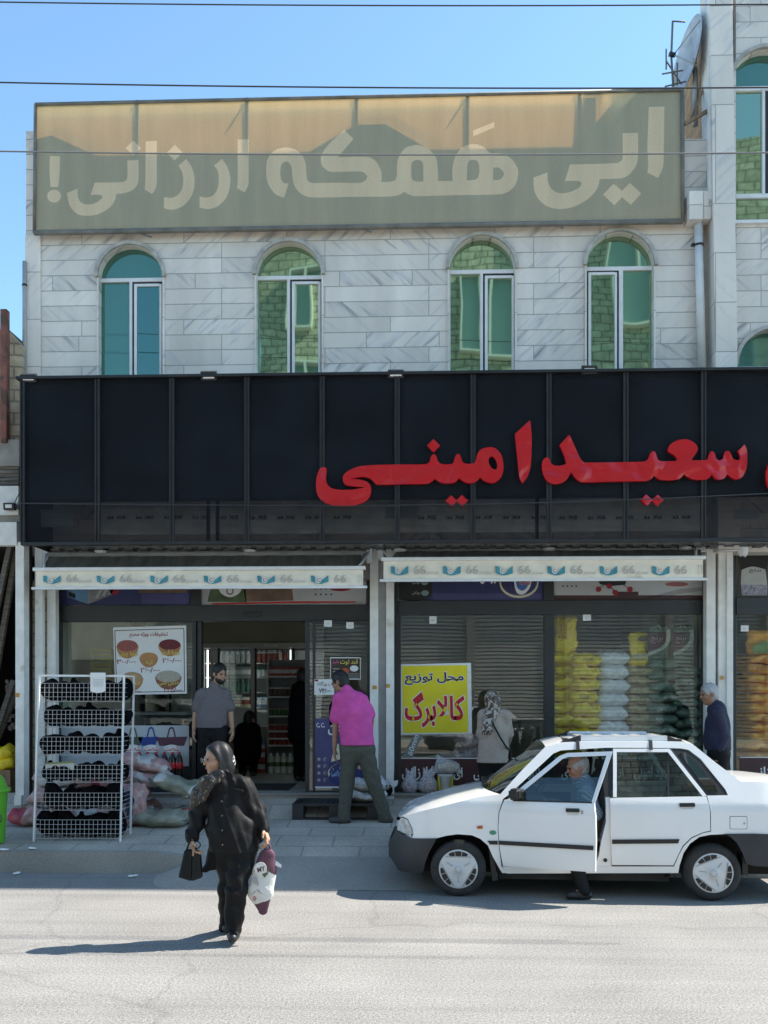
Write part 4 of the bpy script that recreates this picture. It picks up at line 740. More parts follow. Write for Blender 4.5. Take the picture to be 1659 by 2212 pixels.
# ================================================================ roof clutter beside the tall building
DY_ = 12.3
ds = thing('satellite_dish', 'grey satellite dish seen edge on beside the tall brick side wall', 'satellite dish', P(1492, 250, DY_)); cc = P(1490, 125, DY_)
mb = MB(); ax = Vector((-.985, -.12, .12)).normalized(); u = ax.orthogonal().normalized(); v = ax.cross(u)
def dish(a, r): k = a*2*PI; rr = .47*r; return cc+u*math.cos(k)*rr+v*math.sin(k)*rr-ax*(.11*(1-r*r))+ax*.05
mb.grid(lambda a, r: dish(a, r), 36, 8, wrap=True); mb.build('dish', mat('galvanised dish', (.40, .41, .43), .4, metal=.3, nz=(5, .3)), ds, fix=False)
mb = MB(); mb.bar(cc-ax*.06, P(1503, 190, DY_+.1), .03); mb.bar(P(1503, 190, DY_+.1), P(1502, 272, DY_+.1), .035); mb.build('mount_pole', GREYM, ds); mb = MB(); mb.bar(cc+v*.45*(1 if v.z > 0 else -1), cc+ax*.22, .008); mb.bar(cc+u*.45, cc+ax*.22, .008); mb.build('feed_arm', GREYM, ds); mb = MB(); mb.bar(cc+ax*.20, cc+ax*.28, .03, 10); mb.build('feed_horn', BLACKM, ds)
an = thing('roof_antenna', 'thin metal television antenna with short crossed rods above the banner corner', 'antenna', P(1452, 186, DY_)); mb = MB(); mb.tube([P(1454, 186, DY_), P(1450, 120, DY_), P(1453, 46, DY_), P(1480, 47, DY_)], .014); mb.build('mast', FRM, an)
for nm, q in (('boom', ((1440, 133), (1472, 182))), ('rod', ((1439, 106), (1439, 150))), ('rod', ((1463, 136), (1463, 184))), ('rod', ((1430, 160), (1475, 152))), ('boom', ((1436, 187), (1482, 176)))): mb = MB(); mb.bar(P(*q[0], DY_), P(*q[1], DY_), .010); mb.build(nm, FRM, an)
tim = thing('timber_props', 'loose weathered timber props leaning in the gap behind the banner corner', 'timber', P(1500, 270, WY+.1))
TIMB = mat('weathered timber', (.24, .17, .11), .9, nz=(8, .35), stretch=(1, 1, .2))
mb = MB(); mb.bar(P(1478, 268, WY-.08), P(1536, 236, WY-.08), .03, 4, sm=False); mb.build('plank', TIMB, tim); mb = MB(); mb.bar(P(1490, 262, WY-.02), P(1521, 190, WY+.1), .022, 4, sm=False); mb.build('plank', TIMB, tim); mb = MB(); mb.bar(P(1500, 255, WY+.1), P(1502, 150, WY+.2), .03, 8); mb.build('pole', GREYM, tim)
# ================================================================ flat printed things
def plain(name, c, rough=.7, nz=None): return mat(name, c, rough, nz=nz)
PAPER = plain('white paper', (.72, .72, .71), .7, (3, .05)); NAVY = plain('navy ink', (.02, .02, .09)); INK = plain('black ink', (.015, .015, .015)); DRED = plain('dark red ink', (.26, .015, .03)); REDI = plain('red ink', (.55, .015, .02)); YEL = plain('yellow ink', (.75, .62, .02), .6, (3, .08)); WHI = plain('white ink', (.75, .75, .75)); YLAB = plain('pale yellow ink', (.72, .55, .13))
MAROON = plain('maroon vinyl', (.055, .014, .016), .5, (2, .2)); PURP = plain('purple vinyl', (.055, .055, .16), .5, (2, .25)); NAVYV = plain('navy vinyl', (.025, .03, .11), .5, (1.5, .3)); BLUEP = plain('light blue print', (.10, .22, .36), .6, (4, .3)); GRP = plain('green print', (.07, .11, .05), .6, (6, .4)); BRNP = plain('brown print', (.15, .09, .06), .6, (6, .4)); GRYP2 = plain('grey print panel', (.20, .20, .20), .6, (5, .4)); PALEB = plain('pale blue vinyl', (.40, .45, .49), .5, (1.5, .12))
def flat(name, pts, Y, m, par=None, th=.003, origin=None, rounded=False): return upright([XZ(smooth_poly(pts) if rounded else pts, Y)], Y, th, name, m, par, origin)
def rect(x0, y0, x1, y1): return [(x0, y0), (x1, y0), (x1, y1), (x0, y1)]
def oval(cx, cy, a, b, n=24, a0=0, a1=2*PI): return [(cx+a*math.cos(a0+(a1-a0)*i/n), cy+b*math.sin(a0+(a1-a0)*i/n)) for i in range(n+(0 if a1-a0 > 6.28 else 1))]
def c1(x, y): return (x/3.361, 1261.8+y/3.361)
# --- bean poster
GY = SY-.022
bp = thing('price_poster', 'white discount poster with five bowls of beans and Persian prices on the glass', 'poster', P(324, 1500, GY))
wob = lambda pts, Y: None
flat('paper', [c1(822, 315), c1(1352, 300), c1(1357, 795), c1(838, 805)], GY, PAPER, bp); 
upright([XZ([c1(832, 335), c1(1338, 320), c1(1343, 780), c1(846, 790)], GY), XZ([c1(837, 340), c1(1333, 325), c1(1338, 775), c1(851, 785)], GY)], GY-.0032, .002, 'border_line', INK, bp)
def w1_(s, x0, y0, x1, y1, m, par, Y=GY-.0034, nm='lettering', bold=.015): a = c1(x0, y0); b = c1(x1, y1); return write(s, a[0], a[1], b[0], b[1], Y, m, nm, par, .002, bold)
w1_('تخفیفات ویژه محرم', 940, 345, 1218, 392, DRED, bp)
BOWL = plain('wooden bowl print', (.42, .20, .09), .6, (8, .3)); BOWLD = plain('dark bowl print', (.22, .09, .05), .6, (8, .3))
def bowl(cx, y0, w_, h_, cont, bm=BOWL):
    a = c1(cx, y0+h_*.34); rx, ry = w_/2/3.361, h_*.3/3.361
    flat('bowl_print', oval(a[0], a[1], rx, h_*.66/3.361, 20, 0, PI), GY-.0032, bm, bp, .002)
    flat('bean_print', oval(a[0], a[1], rx*.94, ry), GY-.0054, cont, bp, .002)
bowl(925, 400, 160, 140, plain('speckled bean print', (.30, .08, .07), .6, (160, .9))); bowl(1232, 395, 165, 130, plain('red bean print', (.13, .012, .02), .6, (150, .9))); bowl(1080, 492, 136, 113, plain('split pea print', (.46, .22, .08), .6, (180, .6))); bowl(960, 632, 160, 143, plain('lentil print', (.40, .26, .13), .6, (200, .6))); bowl(1222, 622, 192, 143, plain('pale lentil print', (.38, .35, .28), .6, (160, .6)), BOWLD)
for s, q in (('لوبیا چیتی', (860, 486, 1000, 530)), ('لوبیا قرمز', (1168, 474, 1305, 520)), ('لپه', (1058, 552, 1106, 592)), ('عدس ریز', (905, 702, 1020, 742)), ('عدس آشی', (1150, 690, 1300, 738))): w1_(s, *q, YLAB, bp, GY-.0076)
for s, q in (('۳۰۰/۰۰۰', (848, 543, 985, 580)), ('۲۶۰/۰۰۰', (1180, 536, 1318, 572)), ('۲۶۰/۰۰۰', (1020, 606, 1160, 642)), ('۲۹۰/۰۰۰', (895, 758, 1025, 797)), ('۲۲۵/۰۰۰', (1190, 750, 1320, 786))): w1_(s, *q, DRED, bp)
# --- yellow poster
def c3(x, y): return (795.5+x/3.558, 1206.9+y/3.558)
yp = thing('yellow_poster', 'bright yellow poster with navy and red Persian lettering taped on the window', 'poster', P(940, 1585, GY))
flat('paper', [c3(232, 812), c3(790, 800), c3(797, 1343), c3(247, 1352)], GY, PAPER, yp); flat('yellow_field', [c3(260, 825), c3(760, 818), c3(768, 1335), c3(268, 1340)], GY-.0032, YEL, yp)
def w3_(s, x0, y0, x1, y1, m, bold, dy, nm='lettering'): a = c3(x0, y0); b = c3(x1, y1); write(s, a[0], a[1], b[0], b[1], GY-dy, m, nm, yp, .002, bold)
w3_('محل توزیع', 274, 866, 739, 976, WHI, .05, .0064, 'letter_outline'); w3_('محل توزیع', 280, 872, 733, 970, NAVY, .02, .0086)
w3_('کالابرگ', 272, 1015, 748, 1306, WHI, .055, .0064, 'letter_outline'); w3_('کالابرگ', 280, 1024, 740, 1298, REDI, .028, .0086)
# --- small papers
def note(x0, y0, x1, y1, label, Y=GY, ink=True, tilt=0):
    t = tag(flat('paper_note', [(x0, y0+tilt), (x1, y0), (x1+tilt*.3, y1), (x0, y1+tilt)], Y, PAPER, None, .003, P((x0+x1)/2, (y0+y1)/2, Y)), label, 'paper')
    if ink: write('۶۶', x0+(x1-x0)*.3, y0+(y1-y0)*.45, x0+(x1-x0)*.7, y0+(y1-y0)*.8, Y-.0031, GREYP, 'faint_print', t, .001, .0)
a, b = c3(470, 443), c3(525, 500); note(*a, *b, 'small white note stuck at the top of the window over the yellow poster')
a = (1152+350/3.273, 1206.9+388/3.273); b = (1152+407/3.273, 1206.9+437/3.273); note(*a, *b, 'small white note on the glass above the stacked yellow sacks', tilt=1)
note(1600, 1351, 1617, 1364, 'small white note on the glass above the orange sacks')
DG = SY-.145
note(700, 1340, 717, 1354, 'small white note on the sliding door nearest the open doorway', DG); note(748, 1344, 764, 1358, 'small white note on the sliding door nearest the white column', DG)
pn = thing('price_notice', 'white paper price notice with Persian handwriting on the sliding door', 'notice', P(700, 1500, DG)); flat('paper', rect(679, 1467, 722, 1501), DG-.004, PAPER, pn); write('رب ورگانه', 686, 1472, 720, 1483, DG-.0074, INK, 'lettering', pn, .002, .0); write('۷۴/۰۰۰', 689, 1487, 714, 1497, DG-.0074, INK, 'lettering', pn, .002, .02); flat('red_mark', rect(680, 1468, 687, 1472), DG-.0074, DRED, pn, .002)
kt = thing('dark_poster', 'small dark brown poster with yellow Persian title on the sliding door', 'poster', P(746, 1466, DG)); flat('paper', rect(713.5, 1420, 779.5, 1468), DG-.004, PAPER, kt); flat('dark_field', rect(715, 1422, 777.5, 1466), DG-.0074, plain('dark poster print', (.045, .03, .02), .6, (7, .5)), kt); write('قند توت', 735, 1424, 773, 1437, DG-.0106, YLAB, 'lettering', kt, .002, .015); write('پاییز', 718, 1425, 732, 1435, DG-.0106, plain('pink ink', (.6, .12, .25)), 'lettering', kt, .002, .01)
flat('price_bubble', oval(765, 1444, 9, 6.5), DG-.0106, WHI, kt); flat('berry_print', oval(746, 1449, 8, 6), DG-.0106, plain('orange berry print', (.45, .08, .03), .6, (30, .4)), kt)
for i in range(3): flat('text_line', rect(719, 1444+i*6, 733, 1445.6+i*6), DG-.0106, GREYP, kt); flat('text_line', rect(751, 1455+i*4.5, 775, 1456.2+i*4.5), DG-.0106, GREYP, kt)
# --- oil poster on the sliding door
op = thing('oil_poster', 'purple poster with a blue tub and white numerals low on the sliding door', 'poster', P(738, 1700, DG)); flat('purple_field', rect(681, 1552, 793, 1700), DG-.004, PURP, op); flat('white_edge', rect(681, 1699, 793, 1702), DG-.0074, WHI, op)
write('روغن ۶۶', 681.5, 1562, 756, 1588, DG-.0074, WHI, 'lettering', op, .002, .015); flat('tub_print', oval(765, 1660, 56, 40), DG-.0074, NAVYV, op); flat('tub_body', oval(765, 1680, 55, 22), DG-.0106, plain('deep blue print', (.015, .03, .16), .5, (4, .4)), op); 
upright([XZ(oval(765, 1670, 57, 27), DG), XZ(oval(766, 1667, 54.5, 24), DG)], DG-.0108, .002, 'tub_rim', plain('cream print', (.60, .55, .38)), op); flat('cream_shape', [(722, 1612), (732, 1606), (735, 1640), (715, 1646)], DG-.0108, plain('cream print', (.6, .55, .38)), op); flat('white_shape', oval(780, 1648, 14, 14), DG-.0128, plain('pink food print', (.5, .28, .22), .6, (25, .5)), op)
write('شصت', 716, 1655, 737, 1678, DG-.0128, plain('sky print', (.25, .38, .6)), 'lettering', op, .002, .02)
for i in range(4): upright([XZ(oval(702, 1640+i*15, 3.2, 4), DG), XZ(oval(702.6, 1640.6+i*15, 2, 2.8), DG)], DG-.0076, .002, 'letter_mark', GREYP, op); flat('letter_mark', rect(686, 1637+i*15, 692, 1643+i*15), DG-.0076, GREYP, op)
# --- transom banners
TY = SY-.012
t1 = thing('transom_banner', 'dark navy banner with a light blue carton picture above the bean poster', 'banner', P(270, 1308, TY)); flat('navy_field', rect(131, 1195, 411, 1307), TY, NAVYV, t1); flat('purple_block', rect(306, 1282, 408, 1306), TY-.0032, PURP, t1); flat('carton_front', [(144, 1230), (190, 1238), (190, 1305), (146, 1289)], TY-.0032, BLUEP, t1); flat('carton_side', [(190, 1238), (250, 1225), (252, 1281), (190, 1305)], TY-.0032, GRYP2, t1); flat('carton_label', [(148, 1278), (163, 1283), (163, 1293), (148, 1288)], TY-.0056, INK, t1); flat('red_spot', oval(247, 1278, 10, 7), TY-.0056, DRED, t1)
for i in range(3): flat('stripe_print', [(205+i*14, 1292-i*4), (222+i*14, 1262-i*4), (228+i*14, 1262-i*4), (212+i*14, 1292-i*4)], TY-.0056, plain('pale grey print', (.36, .38, .37)), t1)
flat('food_print', rect(300, 1262, 405, 1281), TY-.0032, BRNP, t1)
t2 = thing('transom_banner', 'white banner with green and brown sack pictures over the open doorway', 'banner', P(610, 1308, TY)); flat('white_field', rect(435, 1195, 791, 1307), TY, plain('greyed white vinyl', (.42, .42, .42), .5, (1.5, .12)), t2); flat('green_sack_print', [(448, 1300, 1), (456, 1270), (470, 1240), (520, 1240), (530, 1275), (532, 1301, 1)], TY-.0032, GRP, t2, rounded=True); flat('white_crest', [(470, 1265, 1), (524, 1262, 1), (518, 1280), (498, 1290), (478, 1282)], TY-.0056, WHI, t2, rounded=True); upright([XZ(oval(497, 1277, 8, 8), TY), XZ(oval(497, 1277, 5.5, 5.5), TY)], TY-.0078, .002, 'crest_ring', BRNP, t2); flat('brown_sack_print', [(530, 1300, 1), (533, 1240), (622, 1240), (630, 1270), (634, 1297, 1)], TY-.0032, BRNP, t2, rounded=True); flat('red_swoosh', [(455, 1303), (630, 1299), (770, 1299), (765, 1302), (620, 1303), (460, 1306)], TY-.0056, REDI, t2)
for i in range(4): flat('dot_print', oval(682+i*11.2, 1284, 2, 2, 12), TY-.0032, INK, t2); flat('dot_print', oval(682+i*11.2, 1272, 2, 2, 12), TY-.0032, INK, t2)
flat('red_spot', oval(735, 1272, 22, 5), TY-.0032, DRED, t2)
t3 = thing('transom_banner', 'navy banner with tub pictures above the window with the yellow poster', 'banner', P(1015, 1298, TY)); flat('navy_field', rect(862, 1196, 1173, 1297), TY, NAVYV, t3); flat('lower_field', rect(935, 1282, 1172, 1297), TY-.0032, PURP, t3); flat('dark_tub', [(864, 1235, 1), (934, 1235, 1), (933, 1270), (925, 1294), (870, 1296), (862, 1270)], TY-.0034, INK, t3, rounded=True); write('شصت', 890, 1253, 906, 1262, TY-.0056, GREYP, 'lettering', t3, .002); write('روغن', 890, 1276, 908, 1285, TY-.0056, GREYP, 'lettering', t3, .002); write('روغن شصت ۶۶', 955, 1218, 1074, 1262, TY-.0056, WHI, 'lettering', t3, .002, .015)
for q in ((917, 1258), (918, 1281)): flat('pale_spot', oval(*q, 8, 6), TY-.0056, plain('teal grey print', (.18, .27, .27)), t3)
upright([XZ(oval(1121, 1260, 42, 32), TY), XZ(oval(1121, 1256, 39.5, 31), TY)], TY-.0056, .002, 'tub_rim', plain('cream print', (.6, .55, .38)), t3); flat('white_shape', [(1108, 1240, 1), (1150, 1240, 1), (1145, 1268), (1130, 1284), (1115, 1278)], TY-.0056, WHI, t3, rounded=True); flat('blue_shape', [(1112, 1240, 1), (1146, 1240, 1), (1140, 1266), (1128, 1276), (1117, 1268)], TY-.0078, plain('mid blue print', (.05, .15, .40)), t3, rounded=True); write('66', 1122, 1250, 1146, 1264, TY-.0098, plain('orange print', (.5, .2, .08)), 'number_print', t3, .002, .01, False)
t4 = thing('transom_banner', 'white banner with a red wheeled trolley picture above the stacked sacks', 'banner', P(1358, 1298, TY)); flat('white_field', rect(1197, 1196, 1518, 1297), TY, plain('greyed white vinyl', (.42, .42, .42), .5), t4); flat('maroon_base', rect(1197, 1286, 1518, 1297), TY-.0032, MAROON, t4); flat('maroon_base', rect(1332, 1278, 1379, 1286), TY-.0032, MAROON, t4)
for i in range(4): flat('dot_print', oval(1216+i*9.6, 1266, 1.8, 1.8, 12), TY-.0032, INK, t4)
flat('trolley_body', [(1290, 1252), (1355, 1252), (1350, 1263), (1320, 1266), (1296, 1262)], TY-.0032, INK, t4)
for q in ((1293, 1273), (1316, 1266), (1329, 1280), (1361, 1273)): flat('wheel_print', oval(*q, 6, 6), TY-.0056, DRED, t4)
for q in ((1306, 1262, 1293, 1273), (1345, 1262, 1361, 1273), (1316, 1262, 1329, 1280)): flat('rod_print', [(q[0]-1, q[1]), (q[0]+1, q[1]), (q[2]+1, q[3]), (q[2]-1, q[3])], TY-.0044, INK, t4)
flat('grey_swoosh', [(1400, 1290), (1470, 1272), (1518, 1268), (1518, 1276), (1450, 1286)], TY-.0032, plain('mid grey print', (.3, .28, .28)), t4); flat('red_smear', oval(1462, 1262, 25, 5), TY-.0032, plain('faded red print', (.3, .1, .1)), t4)
t5 = thing('transom_banner', 'dark banner with a white patterned rice bag above the orange sacks', 'banner', P(1640, 1290, TY)); flat('dark_field', rect(1592, 1181, 1718, 1290), TY, plain('dark brown vinyl', (.05, .035, .03), .5, (3, .5)), t5); flat('handbag_print', [(1594, 1200), (1660, 1200), (1655, 1235), (1602, 1235)], TY-.0032, INK, t5); flat('grey_patch', rect(1596, 1181, 1620, 1196), TY-.0034, GRYP2, t5); flat('white_bag', [(1602, 1231, 1), (1625, 1224), (1653, 1230, 1), (1657, 1262), (1657, 1286, 1), (1603, 1286, 1), (1600, 1258)], TY-.0056, plain('dull white print', (.40, .40, .39), .6, (3, .1)), t5, rounded=True); flat('pattern_band', [(1602, 1263), (1656, 1263), (1656, 1285), (1603, 1285)], TY-.0078, plain('lavender pattern print', (.24, .23, .28), .6, (45, .6)), t5); write('برنج', 1618, 1228, 1644, 1238, TY-.0078, INK, 'lettering', t5, .002, .01); write('ایرانی', 1612, 1243, 1650, 1258, TY-.0078, GREYP, 'lettering', t5, .002)
# --- pale poster with bag pictures under the bean poster
tp = thing('bag_poster', 'pale blue poster showing three cloth shopping bags low on the window', 'poster', P(270, 1652, TY)); flat('pale_field', rect(131, 1567, 408, 1655), TY, PALEB, tp)
for (bx0, bx1, hx, m_) in ((270, 309, 288, plain('green bag print', (.07, .09, .07))), (298, 342, 327, plain('blue bag print', (.015, .05, .25))), (337, 405, 371, plain('maroon bag print', (.10, .035, .06)))):
    flat('bag_print', [(bx0, 1593), (bx1, 1591), (bx1-7, 1611), (bx0+8, 1611)], TY-.0032, m_, tp); upright([XZ(smooth_poly([(hx-11, 1595, 1), (hx-6, 1574), (hx, 1570), (hx+5, 1574), (hx+10, 1595, 1), (hx+7, 1595, 1), (hx+2.5, 1576), (hx, 1574), (hx-3.5, 1576), (hx-8, 1595, 1)]), TY)], TY-.0034, .002, 'handle_print', m_, tp)
    flat('white_oval', oval(hx, 1617, 17, 8.5), TY-.0056, WHI, tp); write('شصت', hx-15, 1612, hx+15, 1622, TY-.0078, REDI, 'lettering', tp, .002, .015)
# --- maroon bands with white lettering
mbn = thing('lettered_band', 'maroon band with white Persian lettering along the bottom of the big window', 'banner', P(1190, 1700, TY)); flat('maroon_field', rect(866, 1639, 1176, 1700), TY, MAROON, mbn); flat('maroon_field', rect(1198, 1639, 1519, 1700), TY, MAROON, mbn); flat('white_line', rect(866, 1637, 1176, 1639), TY, WHI, mbn); flat('white_line', rect(1198, 1637, 1519, 1639), TY, WHI, mbn); flat('white_line', rect(866, 1697, 1176, 1698.5), TY-.0032, WHI, mbn); flat('white_line', rect(1198, 1697, 1519, 1698.5), TY-.0032, WHI, mbn)
for s, q in (('ارزانی', (868, 1656, 924, 1685)), ('ای', (980, 1658, 999, 1685)), ('امینی', (1023, 1658, 1066, 1686)), ('بازار', (1140, 1659, 1173, 1684)), ('ی', (1213, 1666, 1228, 1685)), ('از', (1334, 1657, 1347, 1681)), ('سعید امینی', (1369, 1653, 1456, 1686))): write(s, *q, TY-.0032, WHI, 'lettering', mbn, .002, .02)
mb3 = thing('lettered_band', 'maroon band with white Persian lettering under the orange sacks', 'banner', P(1650, 1700, TY)); flat('maroon_field', rect(1599, 1637, 1718, 1700), TY, MAROON, mb3); flat('white_line', rect(1598, 1635, 1718, 1637), TY, WHI, mb3); write('ارزانی', 1621, 1656, 1680, 1684, TY-.0032, WHI, 'lettering', mb3, .002, .02)
rt = thing('ribbon_sticker', 'grey slanting sticker with upended white lettering under the yellow poster', 'sticker', P(890, 1630, TY)); flat('grey_field', [(868, 1637), (895, 1586), (914, 1586), (890, 1637)], TY-.004, plain('grey vinyl', (.2, .21, .19)), rt); write('60mm', 881, 1587, 905, 1632, TY-.0072, WHI, 'lettering', rt, .002, .01, False, rot=math.radians(68))
for q, lab in (((804.5, 1481, 814, 1489), 'little orange sticker on the post beside the pink shirted man'), ((834, 1477.6, 842, 1485.5), 'little orange sticker on the post beside the yellow poster'), ((1556, 1472-12, 1563, 1480-12), 'tiny orange sticker on the post above the old man')): tag(flat('post_sticker', rect(*q), WY-.083, plain('orange sticker', (.55, .27, .05)), None, .003, P(q[0], q[1], WY-.083)), lab, 'sticker')
tag(flat('post_sticker', rect(33, 1497, 42, 1506), LY-.123, plain('orange sticker', (.55, .27, .05)), None, .003, P(37, 1500, LY-.12)), 'little orange sticker on the lone white column by the dark store', 'sticker')
# ================================================================ sacks
def sack_mesh(name, L_, W_, H_, seed, m, wr=.012, pinch=.45, n=(30, 18)):
    R_ = random.Random(seed); ph = [R_.random()*6.28 for _ in range(8)]
    def fn(u, t):
        a = 2*PI*u; s = 2*t-1; e = max(0, 1-abs(s)**4.5); hh = H_/2*(.06+.94*e**pinch); ww = W_/2*(.86+.14*e**.5)
        ca, sa = math.cos(a), math.sin(a); x = s*L_/2*(1-.02*abs(ca)); y = ww*math.copysign(abs(ca)**.8, ca); z = hh*math.copysign(abs(sa)**.85, sa)
        k = wr*(math.sin(9*t+ph[0]+2*ca)+math.sin(17*t+3*ca+ph[1])*.6+math.sin(23*t+5*a+ph[2])*.4+math.sin(6*a+ph[3])*.5)
        z += k*(1 if sa > 0 else .3)+.008*math.sin(5*s+ph[4]); y += k*.8
        return (x+wr*.6*math.sin(4*a+ph[5]), y, max(z, -H_*.44)+H_*.44)
    mb = MB(); mb.grid(fn, n[0], n[1], wrap=True); me = mb.mesh(name); me.materials.append(m); return me
def stamp(me, m2, test, mi=1):
    "give the faces that pass the test a second colour (printed panel, tape, hem)"
    me.materials.append(m2)
    for p in me.polygons:
        if test(p.center): p.material_index = mi
    return me
def sack(me, label, loc, rz=0, group=None, rx=0, ry=0, nm='sack', cat='sack'):
    o = bpy.data.objects.new(nm, me); C.objects.link(o); o.location = loc; o.rotation_euler = (rx, ry, rz); return tag(o, label, cat, group)
SYEL = mat('yellow woven sack', (.86, .62, .03), .45, nz=(14, .12), bump=(40, .25)); SWHT = mat('white woven sack', (.74, .76, .80), .45, nz=(12, .15), bump=(40, .25)); SGRN = mat('green woven sack', (.15, .22, .16), .45, nz=(12, .25), bump=(40, .25)); SGLD = mat('gold patterned sack', (.50, .39, .23), .5, nz=(60, .55)); SORG = mat('orange woven sack', (.85, .38, .06), .45, nz=(12, .15), bump=(40, .25)); SPNK = mat('pink woven sack', (.42, .245, .235), .5, nz=(10, .25), bump=(30, .4), mix=((.50, .46, .45), 5, .58)); SGRY = mat('grey green woven sack', (.25, .255, .20), .5, nz=(9, .25), bump=(30, .3), mix=((.35, .36, .33), 4, .6)); SMAR = plain('maroon print', (.09, .015, .025), .5, (6, .2)); CLRP = mat('cloudy plastic film', (.55, .56, .57), .25, nz=(14, .2), bump=(25, .6))
STM = {'green woven sack': plain('pale lettering print', (.36, .40, .36), .5, (38, .8)), 'white woven sack': plain('white label print', (.72, .74, .76), .5, (30, .2)), 'yellow woven sack': plain('ochre lettering print', (.55, .38, .02), .5, (45, .5)), 'orange woven sack': plain('brown lettering print', (.50, .20, .03), .5, (40, .6))}
ORD = 'topmost second third fourth fifth sixth seventh eighth ninth tenth eleventh twelfth thirteenth fourteenth'.split()
def stack(cx, n, w_, m, Yc, ytop, word, group, seed, dep=.7, h=None, jit=.02):
    c = P(cx, 1600, Yc); base = FLZ; top = P(cx, ytop, Yc).z; hh = (top-base)/n
    kinds = [stamp(sack_mesh('sack', w_, dep, hh*1.16, seed+k, m, n=(40, 26)), STM[m.name], lambda c, k=k: c.y < -dep*.30 and abs(c.x-(k-1)*w_*.16) < w_*(.13+.05*k) and hh*.3 < c.z < hh*.72) if m.name in STM else sack_mesh('sack', w_, dep, hh*1.16, seed+k, m) for k in range(3)]
    R_ = random.Random(seed)
    for i in range(n):
        pos = 'bottom' if i == 0 else 'topmost' if i == n-1 else None
        k_ = n-1-i; lab = f'{word}, lowest of its stack' if i == 0 else f'{word}, topmost of its stack' if k_ == 0 else f'{word}, {ORD[k_]} from the top'
        o = sack(kinds[i % 3], lab, (c.x+(R_.random()-.5)*jit*2, Yc+dep*.5-.1+(R_.random()-.5)*jit*2, base+i*hh), (R_.random()-.5)*.08+(PI if R_.random() < .5 else 0), group, nm='yellow_sack' if 0 else 'stacked_sack')
stack(1226, 11, .40, SYEL, 12.72, 1408, 'bright yellow sack beside the window mullion', 'yellow sacks by the mullion', 11)
stack(1264, 11, .40, SYEL, 12.60, 1412, 'bright yellow sack next to the white sacks', 'yellow sacks next to white ones', 21)
stack(1324, 10, .43, SWHT, 12.66, 1407, 'shiny white sack', 'white sacks in the window', 31)
stack(1389, 13, .40, SGLD, 12.72, 1440, 'gold patterned sack', 'gold sacks in the window', 41)
stack(1432, 12, .40, SGRN, 12.62, 1425, 'dark green sack next to the gold ones', 'green sacks next to gold ones', 51); stack(1485, 12, .36, SGRN, 12.66, 1440, 'dark green sack next to the window edge', 'green sacks by the window edge', 61)
stack(1655, 14, .5, SORG, 12.6, 1413, 'orange sack in the end shop', 'orange sacks in the end shop', 71)
stack(1020, 4, .52, mat('film wrapped pink pack', (.42, .31, .32), .3, nz=(16, .4), bump=(30, .5)), 12.62, 1585, 'pink pack in clear film behind the woman in beige', 'film wrapped packs in the window', 81, .5)
def upright_sack(x0, x1, y0, y1, Y, m, label, parts=()):
    c = P((x0+x1)/2, y1, Y); a, b = P(x0, y0, Y), P(x1, y1, Y); me = sack_mesh('standing_sack', a.z-b.z, b.x-a.x, .16, int(x0), m); me.transform(Matrix.Rotation(PI/2, 4, 'Y') @ Matrix.Rotation(PI/2, 4, 'X')); me.transform(Matrix.Rotation(PI/2, 4, 'Z')) if 0 else None
    lo_, hi_ = bounds(me); me.transform(Matrix.Translation((-(lo_[0]+hi_[0])/2, -(lo_[1]+hi_[1])/2, -lo_[2])))
    ro = sack(me, label, c, 0, None, nm='standing_sack'); return ro
def orient_up(me): return me
o = upright_sack(1200, 1246, 1331, 1410, 12.72, SYEL, 'yellow sack standing upright on the tallest yellow stack'); flat('sack_print', rect(1203, 1348, 1225, 1380), 12.60, plain('ochre print', (.45, .26, .02), .6, (40, .5)), o)
o = upright_sack(1360, 1402, 1366, 1440, 12.72, SYEL, 'yellow sack with gathered top standing on the gold stack'); flat('sack_print', oval(1387, 1380, 10, 6), 12.60, BRNP, o); flat('sack_print', rect(1366, 1412, 1400, 1424), 12.60, plain('pale gold print', (.5, .42, .25), .6, (50, .4)), o)
for k, (x0, x1, lab) in enumerate(((1398, 1448, 'green rice bag with maroon top standing nearer the gold stack'), (1452, 1498, 'green rice bag with maroon top standing nearer the window edge'))):
    o = upright_sack(x0, x1, 1352, 1432+8*k, 12.66, SGRN, lab); Yk = 12.56
    flat('maroon_panel', [(x0+1, 1366, 1), (x1-8, 1366, 1), (x1-10, 1385), (x1-24, 1400), (x0+2, 1408, 1)], Yk, SMAR, o, rounded=True); flat('white_sweep', [(x1-8, 1362, 1), (x1, 1358, 1), (x1-1, 1384), (x1-14, 1402), (x0+2, 1418, 1), (x0+2, 1409, 1), (x1-24, 1400), (x1-10, 1385)], Yk-.002, plain('dull cream print', (.42, .44, .38), .6, (30, .3)), o, rounded=True); write('برنج', x0+8, 1372, x1-16, 1390, Yk-.0032, plain('rose ink', (.5, .3, .3)), 'lettering', o, .002)
    mb = MB(); mb.tube([P(x0+14+i*3.5, 1366-16*math.sin(PI*i/5), Yk+.06) for i in range(6)], .012, 6); mb.build('carry_handle', plain('dull cream print', (.42, .44, .38)), o)
o = upright_sack(1612, 1700, 1362, 1414, 12.6, SORG, 'orange and green sack standing on the orange stack'); flat('green_panel', [(1622, 1400), (1650, 1384), (1690, 1388), (1690, 1410), (1630, 1412)], 12.48, plain('leaf green print', (.16, .25, .08), .6, (9, .4)), o)
